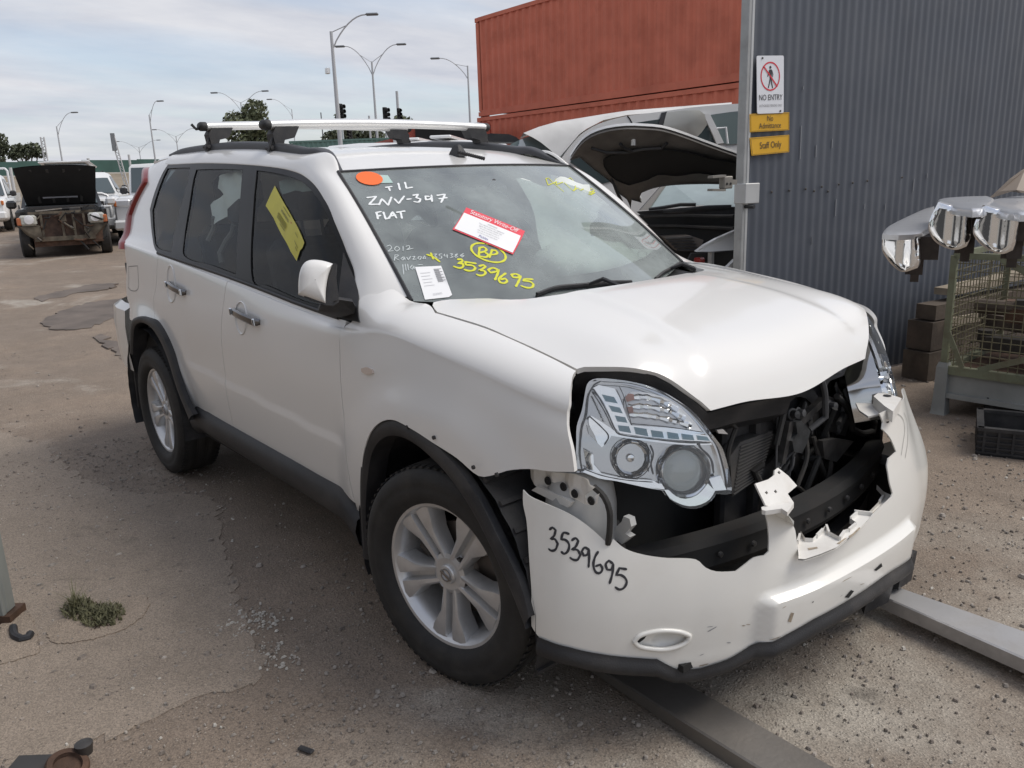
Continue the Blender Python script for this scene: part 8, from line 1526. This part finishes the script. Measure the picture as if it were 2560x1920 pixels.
write([[(-0.4625,0.3781),(-0.4427,0.37),(-0.4257,0.3585),(-0.4124,0.3445),(-0.404,0.3287),(-0.4007,0.3124),(-0.4028,0.2964),(-0.4102,0.2818),(-0.4221,0.2694),(-0.4378,0.2599),(-0.4563,0.2539),(-0.4763,0.2517),(-0.4968,0.2533),(-0.5165,0.2588),(-0.5343,0.2678),(-0.5492,0.2798),(-0.5602,0.2941),(-0.5668,0.3099),(-0.5685,0.3263),(-0.5651,0.3421),(-0.5567,0.3565),(-0.5438,0.3684),(-0.5271,0.3771),(-0.5076,0.3819),(-0.4865,0.3825),(-0.4653,0.3789)],[(-0.5109,0.3566),(-0.5554,0.2929)],[(-0.5151,0.3512),(-0.489,0.3558),(-0.4821,0.3415),(-0.4955,0.3282),(-0.5353,0.3182)],[(-0.5045,0.3203),(-0.4952,0.3052),(-0.5177,0.2879),(-0.5556,0.2974)],[(-0.4485,0.3391),(-0.5043,0.282)],[(-0.4612,0.3332),(-0.4357,0.3301),(-0.4365,0.3141),(-0.4578,0.3036),(-0.4802,0.3037)],[(-0.6782,0.2753),(-0.6565,0.2779),(-0.655,0.2666),(-0.687,0.2488),(-0.6646,0.2487),(-0.6707,0.2309),(-0.6941,0.2189),(-0.7207,0.2308)],[(-0.5937,0.2471),(-0.6451,0.2597),(-0.6533,0.2397),(-0.622,0.2344),(-0.6161,0.2193),(-0.6348,0.2042),(-0.6604,0.2014),(-0.6798,0.211)],[(-0.5935,0.2294),(-0.5635,0.2379),(-0.5588,0.2267),(-0.5874,0.2099),(-0.6079,0.2034),(-0.5826,0.2002),(-0.5821,0.188),(-0.602,0.173),(-0.6237,0.1708),(-0.6351,0.1804)],[(-0.5043,0.2021),(-0.5259,0.2168),(-0.5586,0.2048),(-0.5556,0.1865),(-0.5222,0.194),(-0.5034,0.2029),(-0.5253,0.1778),(-0.5636,0.1397)],[(-0.4763,0.1823),(-0.5183,0.1604),(-0.5406,0.1441),(-0.5441,0.1248),(-0.526,0.1201),(-0.5027,0.1344),(-0.5041,0.1488),(-0.5328,0.143)],[(-0.4118,0.1591),(-0.4282,0.1737),(-0.4551,0.1707),(-0.457,0.1537),(-0.4359,0.1518),(-0.4104,0.1599),(-0.4358,0.1357),(-0.4818,0.0958)],[(-0.3554,0.1354),(-0.3989,0.1397),(-0.4174,0.1297),(-0.3837,0.1236),(-0.3757,0.1071),(-0.3973,0.0892),(-0.4278,0.0883),(-0.4516,0.102)]], PENY, .0085, 'yellow_pen_stroke')
write([[(0.494,0.8594),(0.5285,0.8618),(0.5183,0.8027),(0.5202,0.7256)],[(0.494,0.8594),(0.4346,0.7946),(0.5682,0.823)],[(0.5944,0.8483),(0.6647,0.8543),(0.6405,0.7857),(0.6343,0.7245)],[(0.5944,0.8483),(0.5316,0.7966),(0.6747,0.8246)],[(0.7097,0.8399),(0.803,0.8567),(0.7765,0.8086),(0.7119,0.7589),(0.636,0.7266),(0.7253,0.75),(0.7336,0.7265),(0.8239,0.7437)],[(0.8389,0.7212),(0.9102,0.7329),(0.9183,0.7127),(0.8067,0.6978),(0.8554,0.6819),(0.7715,0.6823)],[(0.832,0.7075),(0.8882,0.7053),(0.7882,0.6728),(0.8961,0.695)]], PENY, .0042, 'yellow_pen_stroke')
write([[(-0.811,0.3102),(-0.7857,0.2926),(-0.7688,0.2574)],[(-0.7845,0.3224),(-0.7939,0.2747)]], PENY, .007, 'yellow_pen_stroke')
_yo = [(-1.2727,9.6812),(-1.1514,9.1759),(-1.0159,8.6066),(-0.8688,8.0449),(-0.8748,7.9263),(-0.8888,7.8697),(-0.902,7.6915),(-0.9614,7.8273),(-1.0758,8.2275),(-1.1928,8.6914),(-1.2955,8.9999),(-1.2833,9.3599)]
ys = sticker('warning_sticker', _yo, YELLOW, .004, GLASS, SUV)
_yq = [(-1.2727,9.6812),(-0.8688,8.0449),(-0.902,7.6915),(-1.2955,8.9999)]
print_on('sticker_heading', 'WARNING', _yq, GLASS, .0056, INKD, .47, .64, .16, 3.2, ys)
for k, (x, y, w) in enumerate(((.47, .86, .22), (.45, .46, .26), (.45, .40, .28), (.46, .34, .28), (.46, .28, .26), (.52, .20, .16), (.84, .70, .08), (.90, .42, .10), (.93, .30, .05))):
    f = quadmap(_yq, GLASS, .0056); MB().add([f(x-w/2, y), f(x+w/2, y), f(x+w/2, y-.028), f(x-w/2, y-.028)], [(0, 1, 2, 3)]).build('sticker_line', mat('sticker_ink', (.16, .15, .04), .7), ys, smooth=False)
f = quadmap(_yq, GLASS, .0056); MB().add([f(.62, .74), f(.66, .78), f(.66, .70)], [(0, 1, 2)]).build('sticker_mark', AMBER, ys, smooth=False)
# ---------------------------------------------------------------- cabin
mb = MB(); mb.grid([[(x+.05*(1-(y/.7)**2), y, z) for y in np.linspace(-.70, .70, 9)] for x, z in ((-.26, 1.10), (-.42, 1.13), (-.62, 1.12), (-.70, 1.04), (-.72, .70))]); mb.box((-.60, -.36, 1.14), (.16, .36, .06), bev=.02); mb.build('dashboard', INT, SUV)
mb = MB(); mb.tube([Vector((-.80+.05*math.sin(a)*.6, -.36+.18*math.cos(a), .98+.17*math.sin(a))) for a in np.linspace(0, 2*math.pi, 25)], .014, 8, False); mb.box((-.80, -.36, .98), (.05, .16, .12), bev=.02); mb.build('steering_wheel', INT, SUV)
def seat(x, y, w, z=.62):
    mb = MB(); mb.box((x+.22, y, z), (.52, w, .16), Matrix.Rotation(-.08, 3, 'Y'), bev=.05); mb.box((x-.10, y, z+.35), (.15, w*.94, .66), Matrix.Rotation(-.22, 3, 'Y'), bev=.05); mb.tube([(x-.17, y-.05, z+.62), (x-.19, y-.05, z+.78)], .008, 6); mb.tube([(x-.17, y+.05, z+.62), (x-.19, y+.05, z+.78)], .008, 6)
    s = mb.build('seat', SEAT, SUV); MB().box((x-.19, y, z+.84), (.11, .26, .19), Matrix.Rotation(-.12, 3, 'Y'), bev=.045).build('headrest', SEAT, s)
seat(-1.42, -.37, .50); seat(-1.42, .37, .50); seat(-2.25, -.36, .52, .66); seat(-2.25, .36, .52, .66)
mb = MB(); mb.box((-1.5, 0, .48), (2.4, 1.5, .03)); mb.box((-2.95, 0, .85), (.8, 1.3, .03)); mb.build('cabin_floor', INT, SUV, smooth=False)
for s in (-1, 1): MB().grid([[(x, s*(.80-.02*k), z) for x in np.linspace(-.5, -3.2, 10)] for k, z in ((0, .5), (1, .9), (1, 1.12))]).build('door_card', INT, SUV)
# burst curtain airbag hanging along the left windows, passenger airbag on the dash
mb = MB(); G = []
for i, x in enumerate(np.linspace(-1.02, -2.75, 34)):
    G.append([(x, .585+.10*k/6-.04*math.sin(k/6*math.pi)+.012*math.sin(i*1.3+k), 1.60+.05*min(1, (i+1)/8)-(.38+.05*math.sin(i*.7))*k/6) for k in range(7)])
mb.grid(G); mb.build('curtain_airbag', AIRBAG, SUV, angle=90)
mb = MB(); G = []
for i, t in enumerate(np.linspace(0, 1, 18)):
    x, y = -1.02+.42*t, .56+.06*t; zt_ = 1.50-.32*t; G.append([(x+.01*math.sin(k*1.7+i), y-.03-.035*math.sin(k/6*math.pi)+.012*math.sin(i*1.1+k), zt_-(.34-.10*t)*k/6) for k in range(7)])
mb.grid(G); mb.build('curtain_airbag', AIRBAG, SUV, angle=90)
mb = MB(); G = []
for i, t in enumerate(np.linspace(-1, 1, 15)): G.append([(-.72+.10*(s/6)-.02*math.sin(t*4+s), .33+t*.20*(1-.25*s/6), 1.50-.30*s/6+.02*math.sin(t*5)) for s in range(7)])
mb.grid(G); mb.build('hanging_airbag', AIRBAG, SUV, angle=90)
G = blob(Vector((-.55, .36, 1.17)), Matrix.Rotation(.3, 3, 'Y'), .16, .26, .07, 2.6, 20, 10); mb = MB(); mb.grid([[tuple(p+Vector((0, 0, .012*math.sin(p.x*40+p.y*30)))) for p in r] for r in G], close=True); mb.build('passenger_airbag', AIRBAG, SUV, angle=90)
mb = MB(); p = Vector(WIND(np.array([0.0]), np.array([.86]))[0]); mb.box(p+Vector((-.06, 0, -.05)), (.03, .22, .06), bev=.012); mb.tube([p, p+Vector((-.05, 0, -.04))], .01, 6); mb.build('rear_view_mirror', INT, SUV)
for s in (-1, 1): MB().box((-1.02, s*.33, 1.548), (.16, .36, .015), Matrix.Rotation(.10, 3, 'Y'), bev=.005).build('sun_visor', LINER, SUV)

# burst curtain airbag hanging inside the right hand windows
INSIDE = Func(lambda u, v: SIDE(u, v)+np.stack([0*u, .055+.012*np.sin(u*31+v*6), .0*u], 1))
_ca = [(-2.019,9.8211),(-1.9335,10.0214),(-1.7895,10.122),(-1.6547,10.1465),(-1.5838,9.2555),(-1.5491,8.628),(-1.6542,8.4642),(-1.8032,8.5899),(-1.9255,8.3806),(-1.9946,8.8753),(-1.9141,9.2039),(-2.0021,9.4202)]
panel('curtain_airbag', INSIDE, _ca, .03, AIRBAG, SUV, scale=SS, out=RT, thick=0)
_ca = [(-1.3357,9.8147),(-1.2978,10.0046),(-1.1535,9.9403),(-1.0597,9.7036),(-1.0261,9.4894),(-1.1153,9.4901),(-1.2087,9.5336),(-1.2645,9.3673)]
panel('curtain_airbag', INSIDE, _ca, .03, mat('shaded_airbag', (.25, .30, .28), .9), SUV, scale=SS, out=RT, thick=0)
_hr = [(-1.6989,8.5386),(-1.7332,8.799),(-1.7114,9.0244),(-1.6338,9.1196),(-1.5838,8.9716),(-1.5563,8.5611),(-1.5829,8.4753)]
panel('belt_guide', Func(lambda u, v: INSIDE(u, v)+np.array([0, -.018, 0])), _hr, .04, SEAT, SUV, scale=SS, out=RT, thick=.03)
for q in [[(-1.9382,7.8885),(-1.9312,8.2791),(-1.9135,8.5777)],[(-1.7268,7.2254),(-1.7359,7.9451),(-1.6638,8.4143)]]: MB().tube(list(INSIDE(*np.array(resmooth(q, .3, False)).T)), .012, 6).build('seat_belt', mat('belt_grey', (.16, .16, .155), .8), SUV)
